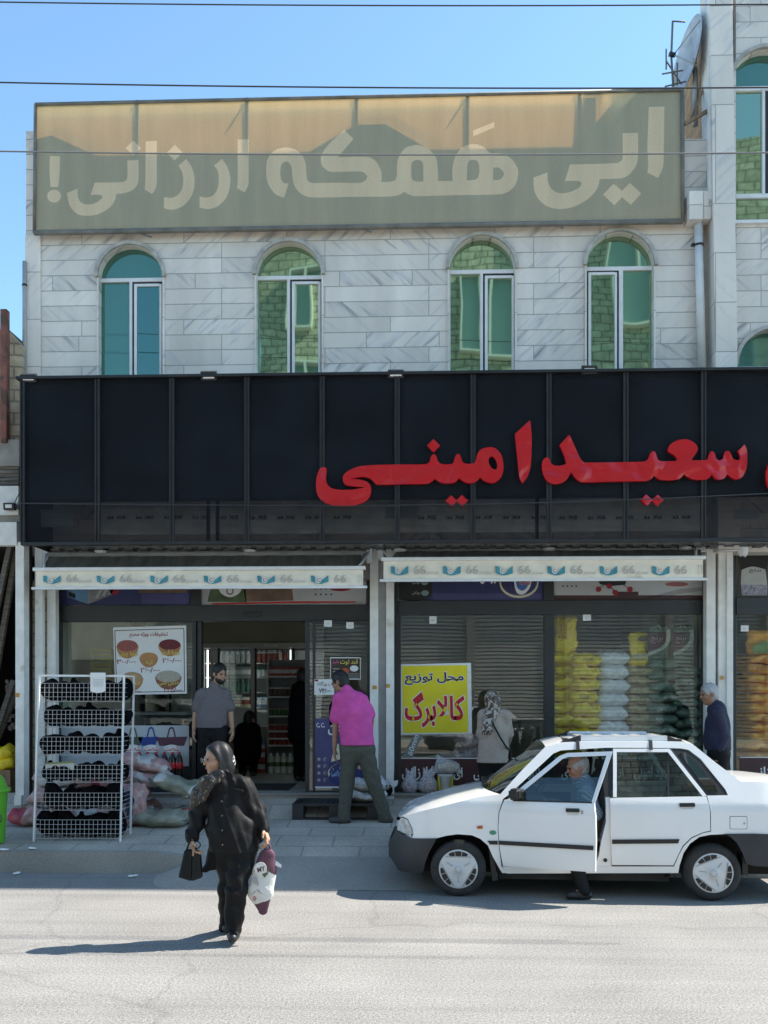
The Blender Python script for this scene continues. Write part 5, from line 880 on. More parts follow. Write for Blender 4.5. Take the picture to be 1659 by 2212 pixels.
# --- pile of sacks on the pavement
def lying(px, py, Y, L_, W_, H_, m, label, rz=0, rx=0, ry=0, seed=1, panel=None, dz=0, dy=0):
    me = sack_mesh('sack', L_, W_, H_, seed, m, .016)
    if panel: stamp(me, panel[0], panel[1])
    c = P(px, py, Y); z = ground_z(c.x, Y)+dz; return sack(me, label, (c.x, Y+dy, z), rz, None, rx, ry)
WPAN = plain('printed white panel', (.52, .50, .48), .5, (14, .25)); RPAN = plain('red print panel', (.33, .03, .05), .5, (9, .3)); BPAN = plain('blue print panel', (.02, .03, .09), .5)
lying(300, 1765, 11.2, .55, .42, .17, SGRY, 'green grey sack lying flat lowest beside the open doorway', .15, 0, 0, 5, (WPAN, lambda c: abs(c.x+.05) < .09 and c.z > .1), 0, .1)
o = lying(352, 1766, 11.0, .62, .44, .19, SGRY, 'slumped green grey sack nearest the wire rack on the pavement', -.12, 0, 0, 8)
lying(392, 1766, 11.15, .62, .42, .18, SGRY, 'flat green grey sack with faint red lines beside the doorway', .1, 0, 0, 12, (RPAN, lambda c: abs(abs(c.y)-.13) < .012 and c.z > .1))
lying(385, 1720, 11.3, .70, .42, .2, SGRY, 'green sack with a white printed patch lying tilted on top of the others', -.1, 0, .32, 15, (WPAN, lambda c: (abs(c.x+.22) < .05 or abs(c.x-.25) < .05) and c.z > .08), .33)
lying(312, 1664, 11.45, .62, .42, .2, SPNK, 'pink sack lying topmost against the window beside the doorway', .1, 0, .22, 21, (WPAN, lambda c: abs(c.x) < .09 and c.z > .1), .58)
lying(295, 1690, 11.45, .66, .44, .22, SPNK, 'pink sack lying second from the top against the window', -.08, 0, .12, 22, (WPAN, lambda c: abs(c.x-.1) < .05 and c.z > .1), .40)
lying(270, 1740, 11.45, .6, .44, .22, SPNK, 'pink sack lying third from the top of the window pile', 0, 0, 0, 23, None, .2); lying(290, 1766, 11.5, .62, .44, .22, SPNK, 'pink sack at the very bottom of the window pile', 0, 0, 0, 24)
me = sack_mesh('sack', .50, .32, .17, 31, SPNK, .014); stamp(me, BPAN, lambda c: abs(c.y-.02) < .05 and abs(c.x) < .16 and c.z > .08); me.transform(Matrix.Rotation(-PI/2, 4, 'Y')); lo_, hi_ = bounds(me); me.transform(Matrix.Translation((0, 0, -lo_[2]))); me.transform(Matrix.Rotation(PI/2, 4, 'Z') if 0 else Matrix.Rotation(0, 4, 'Z')); 
c = P(292, 1766, 11.02); o = sack(me, 'pink sack with a dark blue label standing upright behind the rack corner', (c.x, 11.02, ground_z(c.x, 11.02)), PI/2, None, .0)
for k, (px, py, Y, dz, pan, lab) in enumerate(((70, 1768, 11.0, 0, (RPAN, lambda c: c.z > .02 and abs(c.x+.1) < .1), 'white and red sack bulging out beyond the outer rack leg'), (130, 1766, 11.05, 0, (RPAN, lambda c: abs(c.x) < .1), 'red printed pink sack behind the lowest rack basket'), (200, 1766, 11.05, 0, (WPAN, lambda c: abs(c.x) < .12), 'pink sack with white print behind the lowest rack basket'), (115, 1730, 11.1, .21, (WPAN, lambda c: abs(c.x-.1) < .12), 'pink sack lying on the others behind the second lowest basket'), (190, 1730, 11.1, .22, (RPAN, lambda c: abs(c.x+.05) < .1), 'red printed sack on the others behind the rack'), (125, 1700, 11.2, .42, (WPAN, lambda c: abs(c.x) < .2), 'white patched pink sack high behind the rack, outer one'), (215, 1700, 11.2, .43, (RPAN, lambda c: abs(c.x) < .06), 'pink sack high behind the rack nearest the bean poster'))):
    lying(px, py, Y, .52, .4, .22, SPNK, lab, (k*37 % 9-4)*.05, 0, 0, 40+k, pan, dz)
# ================================================================ wire rack and its black bundles
RYK = 10.18; rk = thing('wire_rack', 'white wire display rack with six baskets standing on the pavement', 'display rack', G(166, 1820, ground_z(-3.3, RYK)))
RWH = mat('white coated wire', (.50, .50, .50), .4)
def rp(x, y, dy=0): return P(x, y, RYK+dy)
mb = MB(); DB = .36
fl, fr_, tl, tr = rp(73, 1820), rp(260, 1819), rp(85, 1459), rp(268, 1460); bk = Vector((0, DB, 0))
for a, b in ((fl, tl), (fr_, tr), (fl+bk+Vector((.05, 0, .03)), tl+bk), (fr_+bk+Vector((0, 0, .03)), tr+bk)): mb.bar(a, b, .014, 4, sm=False)
mb.bar(tl, tr, .013, 4, sm=False); mb.bar(tl+bk, tr+bk, .012, 4, sm=False); mb.bar(tl, tl+bk, .012, 4, sm=False); mb.bar(tr, tr+bk, .012, 4, sm=False); mb.build('frame', mat('white enamel tube', (.74, .74, .74), .4), rk)
BK = [(1476, 1515), (1534, 1571), (1592, 1631), (1653, 1690), (1713, 1750), (1771, 1811)]
blk = mat('black knitted cloth', (.004, .004, .005), .95, spec=.08, nz=(30, .5), bump=(60, .5))
bmesh_ = []
for k in range(4):
    f = Field((-.2, -.17, -.02), (.2, .17, .22), .011); R_ = random.Random(k)
    f.ell((0, 0, .08), (.135, .12, .085), k=.0)
    for i in range(6): f.ell(((R_.random()-.5)*.2, (R_.random()-.5)*.12, .06+R_.random()*.08), (.05+R_.random()*.03, .06, .045+R_.random()*.03), k=.025)
    if k == 1: f.cone((0, 0, .14), (.03, 0, .19), .02, .03)
    f.fold(.006, [(60, 20, 30), (20, 50, 60), (70, -40, 20)], k); f.cut((0, 0, 0), (0, 0, -1)); me = f.build('bundle', blk).data; o_ = [x for x in bpy.data.objects if x.data is me][0]; bpy.data.objects.remove(o_); bmesh_.append(me)
ordn = ['topmost', 'second', 'third', 'fourth', 'fifth', 'lowest']; posn = ['next to the outer leg', 'second from the outer leg', 'in the middle', 'second from the doorway side', 'next to the doorway side leg']
for i, (y0, y1) in enumerate(BK):
    t_ = (y0-1459)/361.; xL, xR = 85-12*t_+3, 268-8*t_-2
    mb = MB(); n = 19
    for j in range(n+1): x = xL+(xR-xL)*j/n; mb.bar(rp(x, y0, -.012), rp(x-.6, y1, -.012), .0023, 4, caps=False)
    for j in range(5): y = y0+(y1-y0)*j/4; mb.bar(rp(xL, y, -.014), rp(xR, y, -.014), .0025, 4, caps=False)
    a, b = rp(xL, y1), rp(xR, y1)
    for j in range(0, n+1, 2): x = a.x+(b.x-a.x)*j/n; mb.bar((x, RYK-.012, a.z), (x, RYK+DB, a.z-.01), .0026, 4, caps=False)
    for s_ in (a, b):
        for j in range(5): mb.bar((s_.x, RYK, s_.z+(rp(xL, y0).z-a.z)*j/4), (s_.x, RYK+DB, s_.z+(rp(xL, y0).z-a.z)*j/4), .0026, 4, caps=False)
    mb.build('wire_basket', RWH, rk)
    cnt = [5, 5, 4, 5, 4, 5][i]
    for j in range(cnt):
        u = (j+.5)/cnt; o = bpy.data.objects.new('black_bundle', bmesh_[(i*3+j) % 4]); C.objects.link(o); s_ = [1.0, 1.22][5-cnt]
        o.location = (a.x+(b.x-a.x)*u, RYK+.185, a.z+.006); o.rotation_euler = (0, 0, (i*5+j*7) % 6); o.scale = (s_*.98*(.95 if (i+j) % 2 else 1.1), .92, [1.15, 1.2, 1.25, 1.0, 1.45, 1.5][i]*(.85 if (i*j) % 3 == 1 else 1.05))
        tag(o, f'black cloth bundle in the {ordn[i]} rack basket, {posn[j if cnt == 5 else (0, 1, 3, 4)[j]]}', 'bundle', 'black bundles in the rack')
nt_ = thing('rack_notice', 'folded white handwritten notice hung on the top of the rack', 'notice', rp(211, 1475)); mb = MB(); mb.grid(lambda u, v: tuple(rp(195+33*u, 1453+40*v+(4*math.sin(PI*u) if v > .9 else 0), -.03+.015*math.sin(3*u+2*v))), 8, 8); mb.build('paper', PAPER, nt_, fix=False)
for i in range(4): write('شصت و شش تومان', 201, 1466+i*4.5, 222, 1469.5+i*4.5, RYK-.04, GREYP, 'handwriting', nt_, .002, 0)
bx = thing('small_carton', 'small green and white carton lying in the fourth basket', 'carton', rp(127, 1663)); mb = MB(); mb.hexa([rp(98, 1668, .1), rp(160, 1663, .1), rp(160, 1663, .3), rp(98, 1668, .3), rp(98, 1651, .1), rp(160, 1648, .1), rp(160, 1648, .3), rp(98, 1651, .3)]); mb.build('box', plain('white card', (.55, .55, .52)), bx); mb = MB(); mb.hexa([rp(97, 1651, .09), rp(161, 1648, .09), rp(161, 1648, .31), rp(97, 1651, .31), rp(97, 1647.5, .09), rp(161, 1644.5, .09), rp(161, 1644.5, .31), rp(97, 1647.5, .31)]); mb.build('lid', plain('olive card', (.22, .25, .09)), bx); write('۶۰ کیلو', 103, 1655, 150, 1664, RYK+.096, plain('green ink', (.05, .12, .08)), 'lettering', bx, .002, .01)
# ================================================================ green bin
bz = ground_z(-4.3, 10.05); bn = thing('green_bin', 'bright green plastic litter bin with rounded lid on the pavement edge', 'bin', (P(-26, 1824, 10.05).x, 10.05, bz)); GRNP = mat('green plastic', (.10, .38, .03), .35, nz=(2, .1)); x_ = P(-26, 1824, 10.05).x
k0 = P(19, 1707, 10.05); kr = k0.x-x_; kz = k0.z; kt_ = P(-26, 1660, 10.05).z; kb = P(6, 1820, 10.05).x-x_
mb = MB(); mb.lathe([(0, bz+.005), (kb, bz+.005), (kb+.01, bz+.03), (kr-.03, kz-.03), (kr-.02, kz-.01)], (x_, 10.05, 0), 28); mb.build('body', GRNP, bn); mb = MB(); mb.lathe([(kr-.02, kz-.02), (kr, kz-.015), (kr, kz+.015), (kr-.03, kz+.02), (kr-.07, kz+(kt_-kz)*.55), (kr-.15, kz+(kt_-kz)*.9), (0, kt_)], (x_, 10.05, 0), 28); mb.build('lid', GRNP, bn)
mb = MB(); q = P(2, 1755, 10.0); mb.lathe([(.04, -.0), (.055, -.004), (.055, .01)], (x_+kr*.72, 10.05-kr*.62, (bz+kz)/2), 16, 'y'); mb.build('emblem', plain('dark green print', (.03, .12, .02)), bn)
# ================================================================ pallet and sacks on it
PY_ = 11.3; pz = ground_z(-.6, PY_)+.001; pa, pb = P(631, 1760, PY_).x, P(818, 1760, PY_).x
pl = thing('plastic_pallet', 'black plastic pallet on the pavement under the stooping man', 'pallet', ((pa+pb)/2, PY_+.3, pz)); PLM = mat('black pallet plastic', (.018, .022, .026), .5, nz=(5, .3)); mb = MB(); zt_ = P(631, 1735.6, PY_).z
for i in range(15): x = pa+(pb-pa)*i/15; mb.box((x+.006, PY_, zt_-.03), (x+(pb-pa)/15-.006, PY_+.6, zt_))
for i in range(5): mb.box((pa, PY_+.14*i+.003, zt_-.028), (pb, PY_+.14*i+.035, zt_-.002))
mb.build('deck', PLM, pl)
for j in range(3):
    for x0, x1 in ((pa, pa+.14), ((pa+pb)/2-.08, (pa+pb)/2+.08), (pb-.14, pb)): mb = MB(); mb.box((x0, PY_+.22*j, pz+.02), (x1, PY_+.22*j+.16, zt_-.031)); mb.build('foot_block', PLM, pl, bevel=.008)
    mb = MB(); mb.box((pa, PY_+.22*j+.01, pz), (pb, PY_+.22*j+.15, pz+.019)); mb.build('runner', PLM, pl)
for k, (px, dz, s, lab) in enumerate(((790, 0, 1, 'white plastic wrapped sack lying on the black pallet, lower one'), (800, .13, .9, 'cloudy plastic wrapped sack heaped on the pallet, upper one'))): me = sack_mesh('sack', .52*s, .42, .15, 90+k, CLRP, .02); stamp(me, plain('dull tan filling', (.33, .29, .22)), lambda c: c.z < .05); c = P(px, 1730, PY_+.32); sack(me, lab, (c.x, PY_+.33, zt_+.002+dz), .1-.3*k)
# ================================================================ shopping left by the window
FILM = bpy.data.materials.new('thin carrier bag film'); FILM.use_nodes = True
def _film():
    t = FILM.node_tree; N = t.nodes; L = t.links; b = N['Principled BSDF']; b.inputs['Base Color'].default_value = (.72, .72, .76, 1); b.inputs['Roughness'].default_value = .25
    tr = N.new('ShaderNodeBsdfTransparent'); x = N.new('ShaderNodeMixShader'); n = N.new('ShaderNodeTexNoise'); n.inputs['Scale'].default_value = 22; n.inputs['Detail'].default_value = 4; n.inputs['Distortion'].default_value = 1
    r = N.new('ShaderNodeMapRange'); r.inputs[1].default_value = .4; r.inputs[2].default_value = .65; r.inputs[3].default_value = .22; r.inputs[4].default_value = .75; L.new(n.outputs[0], r.inputs[0]); L.new(r.outputs[0], x.inputs[0]); L.new(tr.outputs[0], x.inputs[1]); L.new(b.outputs[0], x.inputs[2]); L.new(x.outputs[0], N['Material Output'].inputs[0])
_film()
LZ = FLZ+.019; LY2 = WY-.02+.08
def carrier(px, w_, h_, label, fillm, nf, rf, seed):
    c = P(px, 1712, LY2); t = thing('carrier_bag', label, 'carrier bag', (c.x, LY2, LZ)); R_ = random.Random(seed)
    f = Field((c.x-w_, LY2-.14, LZ-.02), (c.x+w_, LY2+.14, LZ+h_+.1), .009); f.ell((c.x, LY2, LZ+h_*.28), (w_*.5, .1, h_*.33), k=0); f.cone((c.x, LY2, LZ+h_*.45), (c.x-w_*.22, LY2, LZ+h_*.95), w_*.22, .012, .05); f.cone((c.x, LY2, LZ+h_*.45), (c.x+w_*.2, LY2-.01, LZ+h_), w_*.22, .012, .05); f.fold(.008, [(50, 10, 25), (30, 60, 30)], seed); f.cut((0, 0, LZ), (0, 0, -1)); f.build('bag_film', FILM, t)
    for i in range(nf): o_ = MB(); r = rf*(.85+R_.random()*.3); q = (c.x+(R_.random()-.5)*w_*.62, LY2+(R_.random()-.5)*.08, LZ+r+R_.random()*h_*.28); o_.lathe([(r*math.sin(PI*i_/8), q[2]-r*math.cos(PI*i_/8)) for i_ in range(9)], (q[0], q[1], 0), 10); o_.build('potato' if rf > .03 else 'tin', fillm, t)
carrier(886, .22, .33, 'clear carrier bag of reddish jars beside the window post', plain('dark red jar', (.25, .04, .05), .4, (9, .4)), 8, .035, 1); carrier(925, .28, .34, 'clear carrier bag full of potatoes on the shop step', plain('potato skin', (.36, .20, .13), .7, (14, .3)), 14, .038, 2)
bk_ = thing('plastic_bucket', 'white and yellow plastic bucket on the step beside the potatoes', 'bucket', (P(962, 1711, LY2).x, LY2, LZ)); bx_ = P(962, 1711, LY2).x; mb = MB(); mb.lathe([(0, LZ+.003), (.075, LZ+.003), (.085, LZ+.02), (.10, LZ+.22), (.105, LZ+.25), (.09, LZ+.25), (.09, LZ+.2), (0, LZ+.19)], (bx_, LY2, 0), 22); mb.build('tub', plain('grey white plastic', (.50, .50, .49), .4, (6, .1)), bk_)
for s_ in (-1, 1): mb = MB(); mb.grid(lambda u, v: (bx_+s_*(.106-.02*(1-v))*math.cos((u-.5)*1.5), LY2-.02+(.106-.02*(1-v))*math.sin((u-.5)*1.5)-.03, LZ+.02+.2*v), 6, 4); mb.build('yellow_panel', plain('yellow plastic', (.62, .50, .03), .35), bk_)
hb = thing('carrier_bag', 'clear carrier bag with a yellow pack resting on the bucket', 'carrier bag', (bx_, LY2, LZ+.25)); f = Field((bx_-.26, LY2-.14, LZ+.18), (bx_+.26, LY2+.14, LZ+.56), .009); f.ell((bx_+.03, LY2, LZ+.34), (.16, .1, .09), k=0); f.cone((bx_-.02, LY2, LZ+.36), (bx_-.10, LY2, LZ+.48), .09, .02, .05); f.cone((bx_-.08, LY2-.02, LZ+.34), (bx_-.17, LY2-.02, LZ+.24), .05, .02, .04); f.cone((bx_+.1, LY2-.02, LZ+.34), (bx_+.19, LY2-.02, LZ+.27), .05, .02, .04); f.fold(.01, [(50, 10, 25), (30, 60, 30)], 5); f.build('bag_film', FILM, hb); f = Field((bx_-.16, LY2-.1, LZ+.24), (bx_+.2, LY2+.1, LZ+.46), .01); f.ell((bx_+.03, LY2, LZ+.335), (.13, .07, .06), k=0); f.fold(.006, [(50, 20, 30)], 2); f.build('yellow_pack', plain('pale yellow pack', (.52, .47, .27), .6, (9, .2)), hb)
hk = thing('plastic_tag', 'white spade shaped plastic tag hanging at the foot of the post', 'tag', P(850, 1693, WY-.12)); flat('tag_plate', [(841, 1685, 1), (848, 1687), (850, 1690, 1), (852, 1687), (860, 1685, 1), (858, 1696), (851, 1701), (846, 1699)], WY-.12, WHI, hk, .012, rounded=True); mb = MB(); mb.bar(P(851, 1686, WY-.112), P(852, 1660, WY-.09), .004, 5); mb.build('cord', CAB, hk)
me = bmesh_[0]; o = bpy.data.objects.new('black_bundle', me); C.objects.link(o); c = P(836, 1701, WY-.0); o.location = (c.x, WY-.16, LZ-.02); o.scale = (.5, .5, .9); tag(o, 'small black bundle at the foot of the white post by the pallet', 'bundle')
# ================================================================ inside the shop, seen through the doorway
fg = thing('display_fridge', 'tall glass door display fridge against the back of the shop', 'fridge', (P(545, 1600, 16.4).x, 16.4, FLZ)); FYd = 16.3
FRG = mat('brushed steel trim', (.42, .42, .38), .35, metal=.4); DKG = plain('grey fridge lining', (.30, .31, .31))
def fb(x0, y0, x1, y1, Y, th, nm, m): q = MB(); q.pbox(x0, y0, x1, y1, Y, th); return q.build(nm, m, fg)
fb(360, 1389, 700, 1399, FYd-.1, .5, 'header', FRG); write('Electro Steel', 570, 1391, 599, 1396.5, FYd-.102, WHI, 'header_lettering', fg, .003, .01, False); fb(360, 1335, 700, 1388, FYd+.0, .5, 'upper_panel', plain('olive brown panel', (.34, .31, .23), .7, (1.5, .1)))
fb(360, 1399, 700, 1640, FYd+.5, .05, 'lining', DKG); fb(360, 1569, 700, 1662, FYd-.02, .5, 'lower_cabinet', plain('grey cabinet', (.34, .34, .32), .6))
for x in (365, 437, 455, 470, 542, 550, 622, 632): fb(x, 1399, x+4 if x not in (542,) else x+8, 1569, FYd-.03, .05, 'door_frame', FRG if x in (437, 455, 542, 622) else BLACKM)
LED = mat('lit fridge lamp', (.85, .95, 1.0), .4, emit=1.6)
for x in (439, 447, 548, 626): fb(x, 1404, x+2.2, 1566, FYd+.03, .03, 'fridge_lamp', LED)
FG = glass('fridge glass', (.9, .95, .95), 1.0, .10)
for x0, x1 in ((474, 542), (554, 622), (636, 700), (369, 437)): d = fb(x0, 1401, x1, 1568, FYd, .01, 'glass_door', FG); mb = MB(); mb.pbox(x1-3, 1490, x1-1, 1520, FYd-.05, .03); mb.build('handle', BLACKM, d)
for y in (1432, 1463, 1495, 1528): fb(369, y, 700, y+2, FYd+.12, .36, 'shelf', FRG)
PC = [(.7, .7, .7), (.12, .2, .35), (.35, .08, .06), (.45, .4, .3), (.08, .22, .16), (.5, .42, .1), (.25, .25, .28), (.4, .15, .08), (.55, .55, .58)]
PCM = [plain('package colour '+n_, c_, .45, (9, .25)) for n_, c_ in zip(('white', 'blue', 'red', 'cream', 'green', 'yellow', 'grey', 'rust', 'silver'), PC)]; CAPM = plain('bottle cap', (.5, .5, .5))
def jar_proto(kind, m, cap, label, group, cat):
    t = thing(kind, label, cat, (0, 0, 0), group)
    mb = MB()
    if kind == 'carton_pack': mb.box((-.05, -.05, 0), (.05, .05, .17)); mb.build('pack_body', m, t, world=False); mb = MB(); mb.box((-.051, -.052, .05), (.051, -.0505, .12)); mb.build('pack_label', cap, t, world=False)
    elif kind == 'bottle': mb.lathe([(0, 0), (.042, 0), (.045, .02), (.045, .15), (.018, .21), (.016, .235)], (0, 0, 0), 12); mb.build('bottle_body', m, t, world=False); mb = MB(); mb.lathe([(.019, .225), (.019, .25), (0, .251)], (0, 0, 0), 10); mb.build('cap', cap, t, world=False)
    else: mb.lathe([(0, 0), (.045, 0), (.048, .01), (.048, .10), (.04, .115)], (0, 0, 0), 12); mb.build('jar_body', m, t, world=False); mb = MB(); mb.lathe([(.046, .105), (.046, .13), (0, .131)], (0, 0, 0), 12); mb.build('lid', cap, t, world=False)
    return t
def row(kind, xs, y, Y, m, cap, label, group, cat, sc=1, jit=0):
    pr = jar_proto(kind, m, cap, label, group, cat); R_ = random.Random(int(y)); first = True
    for x in xs: o = pr if first else copy_tree(pr); first = False; c = P(x, y, Y); o.location = (c.x, Y+R_.random()*jit, c.z); o.scale = (sc, sc, sc); o.rotation_euler = (0, 0, (R_.random()-.5)*.5)
lin = lambda a, b, n: [a+(b-a)*i/(n-1) for i in range(n)]
row('bottle', lin(480, 536, 6), 1432, FYd+.25, PCM[0], PCM[1], 'white bottle on the top fridge shelf behind the first glass door', 'bottles on the top fridge shelf', 'bottle', .95); row('bottle', lin(560, 616, 6), 1432, FYd+.25, PCM[2], CAPM, 'red bottle on the top fridge shelf behind the second glass door', 'red bottles in the fridge', 'bottle', .95)
row('carton_pack', lin(480, 536, 6), 1463, FYd+.25, PCM[6], PCM[0], 'grey pack on the second fridge shelf', 'grey packs in the fridge', 'pack', 1.1); row('jar', lin(560, 616, 6), 1463, FYd+.25, PCM[8], PCM[4], 'silvery jar on the second fridge shelf behind the second door', 'silvery jars in the fridge', 'jar', 1.2)
row('bottle', lin(480, 536, 6), 1495, FYd+.25, PCM[4], CAPM, 'green bottle on the third fridge shelf', 'green bottles in the fridge', 'bottle', .9); row('carton_pack', lin(480, 536, 6), 1528, FYd+.25, PCM[3], PCM[2], 'cream pack on the lowest fridge shelf', 'cream packs in the fridge', 'pack', 1.1); row('carton_pack', lin(560, 616, 6), 1528, FYd+.25, PCM[1], PCM[0], 'blue pack on the lowest fridge shelf', 'blue packs in the fridge', 'pack', 1.1)
gd = thing('shelf_unit', 'grey metal shelf unit crowded with jars inside the doorway', 'shelves', (P(605, 1650, 15.3).x, 15.3, FLZ)); GYd = 15.75
for y in (1460, 1504, 1546, 1578, 1594, 1609): mb = MB(); mb.pbox(578, y, 660, y+2.5, GYd, .35); mb.build('shelf', FRG, gd); mb = MB(); mb.pbox(579, y+.2, 659, y+3.4, GYd-.012, .01); mb.build('price_rail', PAPER, gd)
mb = MB(); mb.pbox(577, 1425, 580, 1665, GYd+.02, .33); mb.build('upright', FRG, gd); mb = MB(); mb.pbox(577, 1425, 662, 1665, GYd+.36, .02); mb.build('back_panel', DKG, gd)
REDP = plain('bright red pack', (.42, .05, .03), .45, (9, .3)); GRJ = plain('dark green jar', (.05, .13, .04), .35); TOM = plain('tomato jar', (.32, .06, .04), .35, (9, .3)); BRJ = plain('brown jar', (.10, .06, .04), .35)
row('carton_pack', lin(584, 652, 8), 1460, GYd+.1, REDP, PCM[0], 'red pack on the top shelf inside the doorway', 'red packs on the shelf unit', 'pack', .9, .05); row('jar', lin(584, 652, 8), 1504, GYd+.1, BRJ, PCM[0], 'brown jar on the second shelf inside the doorway', 'brown jars on the shelf unit', 'jar', 1.2, .05); row('jar', lin(584, 652, 8), 1546, GYd+.1, GRJ, PCM[3], 'green jar with a cream lid on the third shelf', 'green jars on the shelf unit', 'jar', 1, .05)
for y, lab in ((1578, 'tomato jar with a pale lid on the upper jar shelf'), (1594, 'tomato jar with a pale lid on the middle jar shelf'), (1609, 'tomato jar with a pale lid on the lower jar shelf')): row('jar', lin(584, 652, 8), y, GYd+.1, TOM, PCM[3], lab, 'tomato jars', 'jar', .85, .03)
mb = MB(); MILK = plain('milk plastic', (.62, .62, .52), .4); MGR = plain('milk label', (.10, .16, .06), .5)
def milk(label, group):
    t = thing('milk_bottle', label, 'bottle', (0, 0, 0), group); q = MB(); q.lathe([(0, 0), (.05, 0), (.054, .02), (.054, .11), (.05, .12), (.05, .19), (.053, .2), (.05, .25), (.02, .29), (.02, .3)], (0, 0, 0), 12); q.build('bottle_body', MILK, t, world=False); q = MB(); q.lathe([(.0525, .12), (.0535, .125), (.0535, .185), (.0525, .19)], (0, 0, 0), 12); q.build('bottle_label', MGR, t, world=False); q = MB(); q.lathe([(.022, .295), (.022, .32), (0, .321)], (0, 0, 0), 10); q.build('cap', WHI, t, world=False); return t
pr = milk('white milk bottle with a green label on the shop floor', 'milk bottles on the floor')
for i, x in enumerate((585, 599, 613, 627, 585, 599, 613, 627)): o = pr if i == 0 else copy_tree(pr); c = G(x, 1671-3*(i//4), FLZ); o.location = (c.x, c.y, FLZ)
pr = jar_proto('carton_pack', PCM[1], PCM[0], 'blue tub pack stacked on the floor beside the milk', 'packs on the floor by the milk', 'pack')
for i in range(8): o = pr if i == 0 else copy_tree(pr); c = G(536+(i % 4)*10, 1664, FLZ); o.location = (c.x, c.y, FLZ+.26*(i//4)*1.0); o.scale = (1.1, 1.1, 1.5)
pr = jar_proto('carton_pack', REDP, PCM[0], 'red and white pack on the floor beside the milk', 'red packs on the floor', 'pack')
for i in range(6): o = pr if i == 0 else copy_tree(pr); c = G(556+(i % 3)*8, 1666, FLZ); o.location = (c.x, c.y-.25, FLZ+.2*(i//3)); o.scale = (1.0, 1.0, 1.15)
mt = MB(); a, b, c_, d_ = G(470, 1692, FLZ+.012), G(640, 1692, FLZ+.012), G(622, 1706, FLZ+.012), G(470, 1706, FLZ+.012); mt.hexa([(*d_[:2], FLZ), (*c_[:2], FLZ), (*b[:2], FLZ), (*a[:2], FLZ), d_, c_, b, a]); tag(mt.build('door_mat', plain('dark rubber mat', (.05, .05, .05), .9, (40, .3)), origin=d_), 'dark mat just inside the open doorway', 'mat')
# --- behind the window of the bean poster
yc = thing('yellow_crate', 'stacked yellow plastic crate behind the glass beside the bean poster, upper one', 'crate', P(216, 1470, 13.0), 'yellow crates'); YPL = plain('yellow crate plastic', (.45, .33, .03), .4, (4, .2))
mb = MB(); mb.pbox(196, 1402, 240, 1440, 12.9, .35); mb.build('crate_body', YPL, yc); mb = MB()
for i in range(3): mb.pbox(200, 1408+i*10, 236, 1412+i*10, 12.895, .01)
mb.build('slot', DKG, yc); y2 = copy_tree(yc); y2.location.z -= P(0, 1402, 12.9).z-P(0, 1443, 12.9).z; y2['label'] = 'stacked yellow plastic crate behind the glass beside the bean poster, lower one'
ct = thing('shop_counter', 'dark shop counter standing behind the glass beside the bean poster', 'counter', (P(250, 1700, 13.4).x, 13.4, FLZ)); mb = MB(); a = P(140, 1600, 13.4).x; b = P(400, 1600, 13.4).x; mb.box((a, 13.4, FLZ), (b, 14, FLZ+1.0)); mb.build('counter_body', plain('dark brown board', (.06, .05, .045), .6, (3, .3)), ct); mb = MB(); mb.box((a-.02, 13.37, FLZ+1.0), (b+.02, 14.03, FLZ+1.04)); mb.build('counter_top', GREYM, ct)
COLA = plain('dark cola', (.02, .008, .006), .15); RLAB = plain('red bottle label', (.5, .01, .015), .4)
def cola(): 
    t = thing('cola_bottle', 'dark cola bottle with a red label between the pink sacks and glass', 'bottle', (0, 0, 0), 'cola bottles'); q = MB(); q.lathe([(0, 0), (.045, 0), (.05, .02), (.05, .2), (.045, .23), (.02, .3), (.018, .31)], (0, 0, 0), 12); q.build('bottle_body', COLA, t, world=False); q = MB(); q.lathe([(.0505, .11), (.0515, .112), (.0515, .19), (.0505, .192)], (0, 0, 0), 12); q.build('bottle_label', RLAB, t, world=False); q = MB(); q.lathe([(.021, .3), (.021, .325), (0, .326)], (0, 0, 0), 10); q.build('cap', RLAB, t, world=False); return t
pr = cola()
for i, x in enumerate((300, 318, 336, 354, 372, 386)): o = pr if i == 0 else copy_tree(pr); c = P(x, 1668, WY+.1); o.location = (c.x, WY+.12, c.z-.06)
cbx = thing('cola_crate', 'low black crate holding the cola bottles on the step', 'crate', (P(343, 1700, WY+.1).x, WY+.1, FLZ)); a = P(288, 1700, WY+.05).x; b = P(398, 1700, WY+.05).x; mb = MB(); zc_ = P(0, 1668, WY+.1).z-.065; mb.box((a, WY+.02, FLZ+.001), (b, WY+.2, zc_)); mb.build('crate_body', PLM, cbx, bevel=.01)
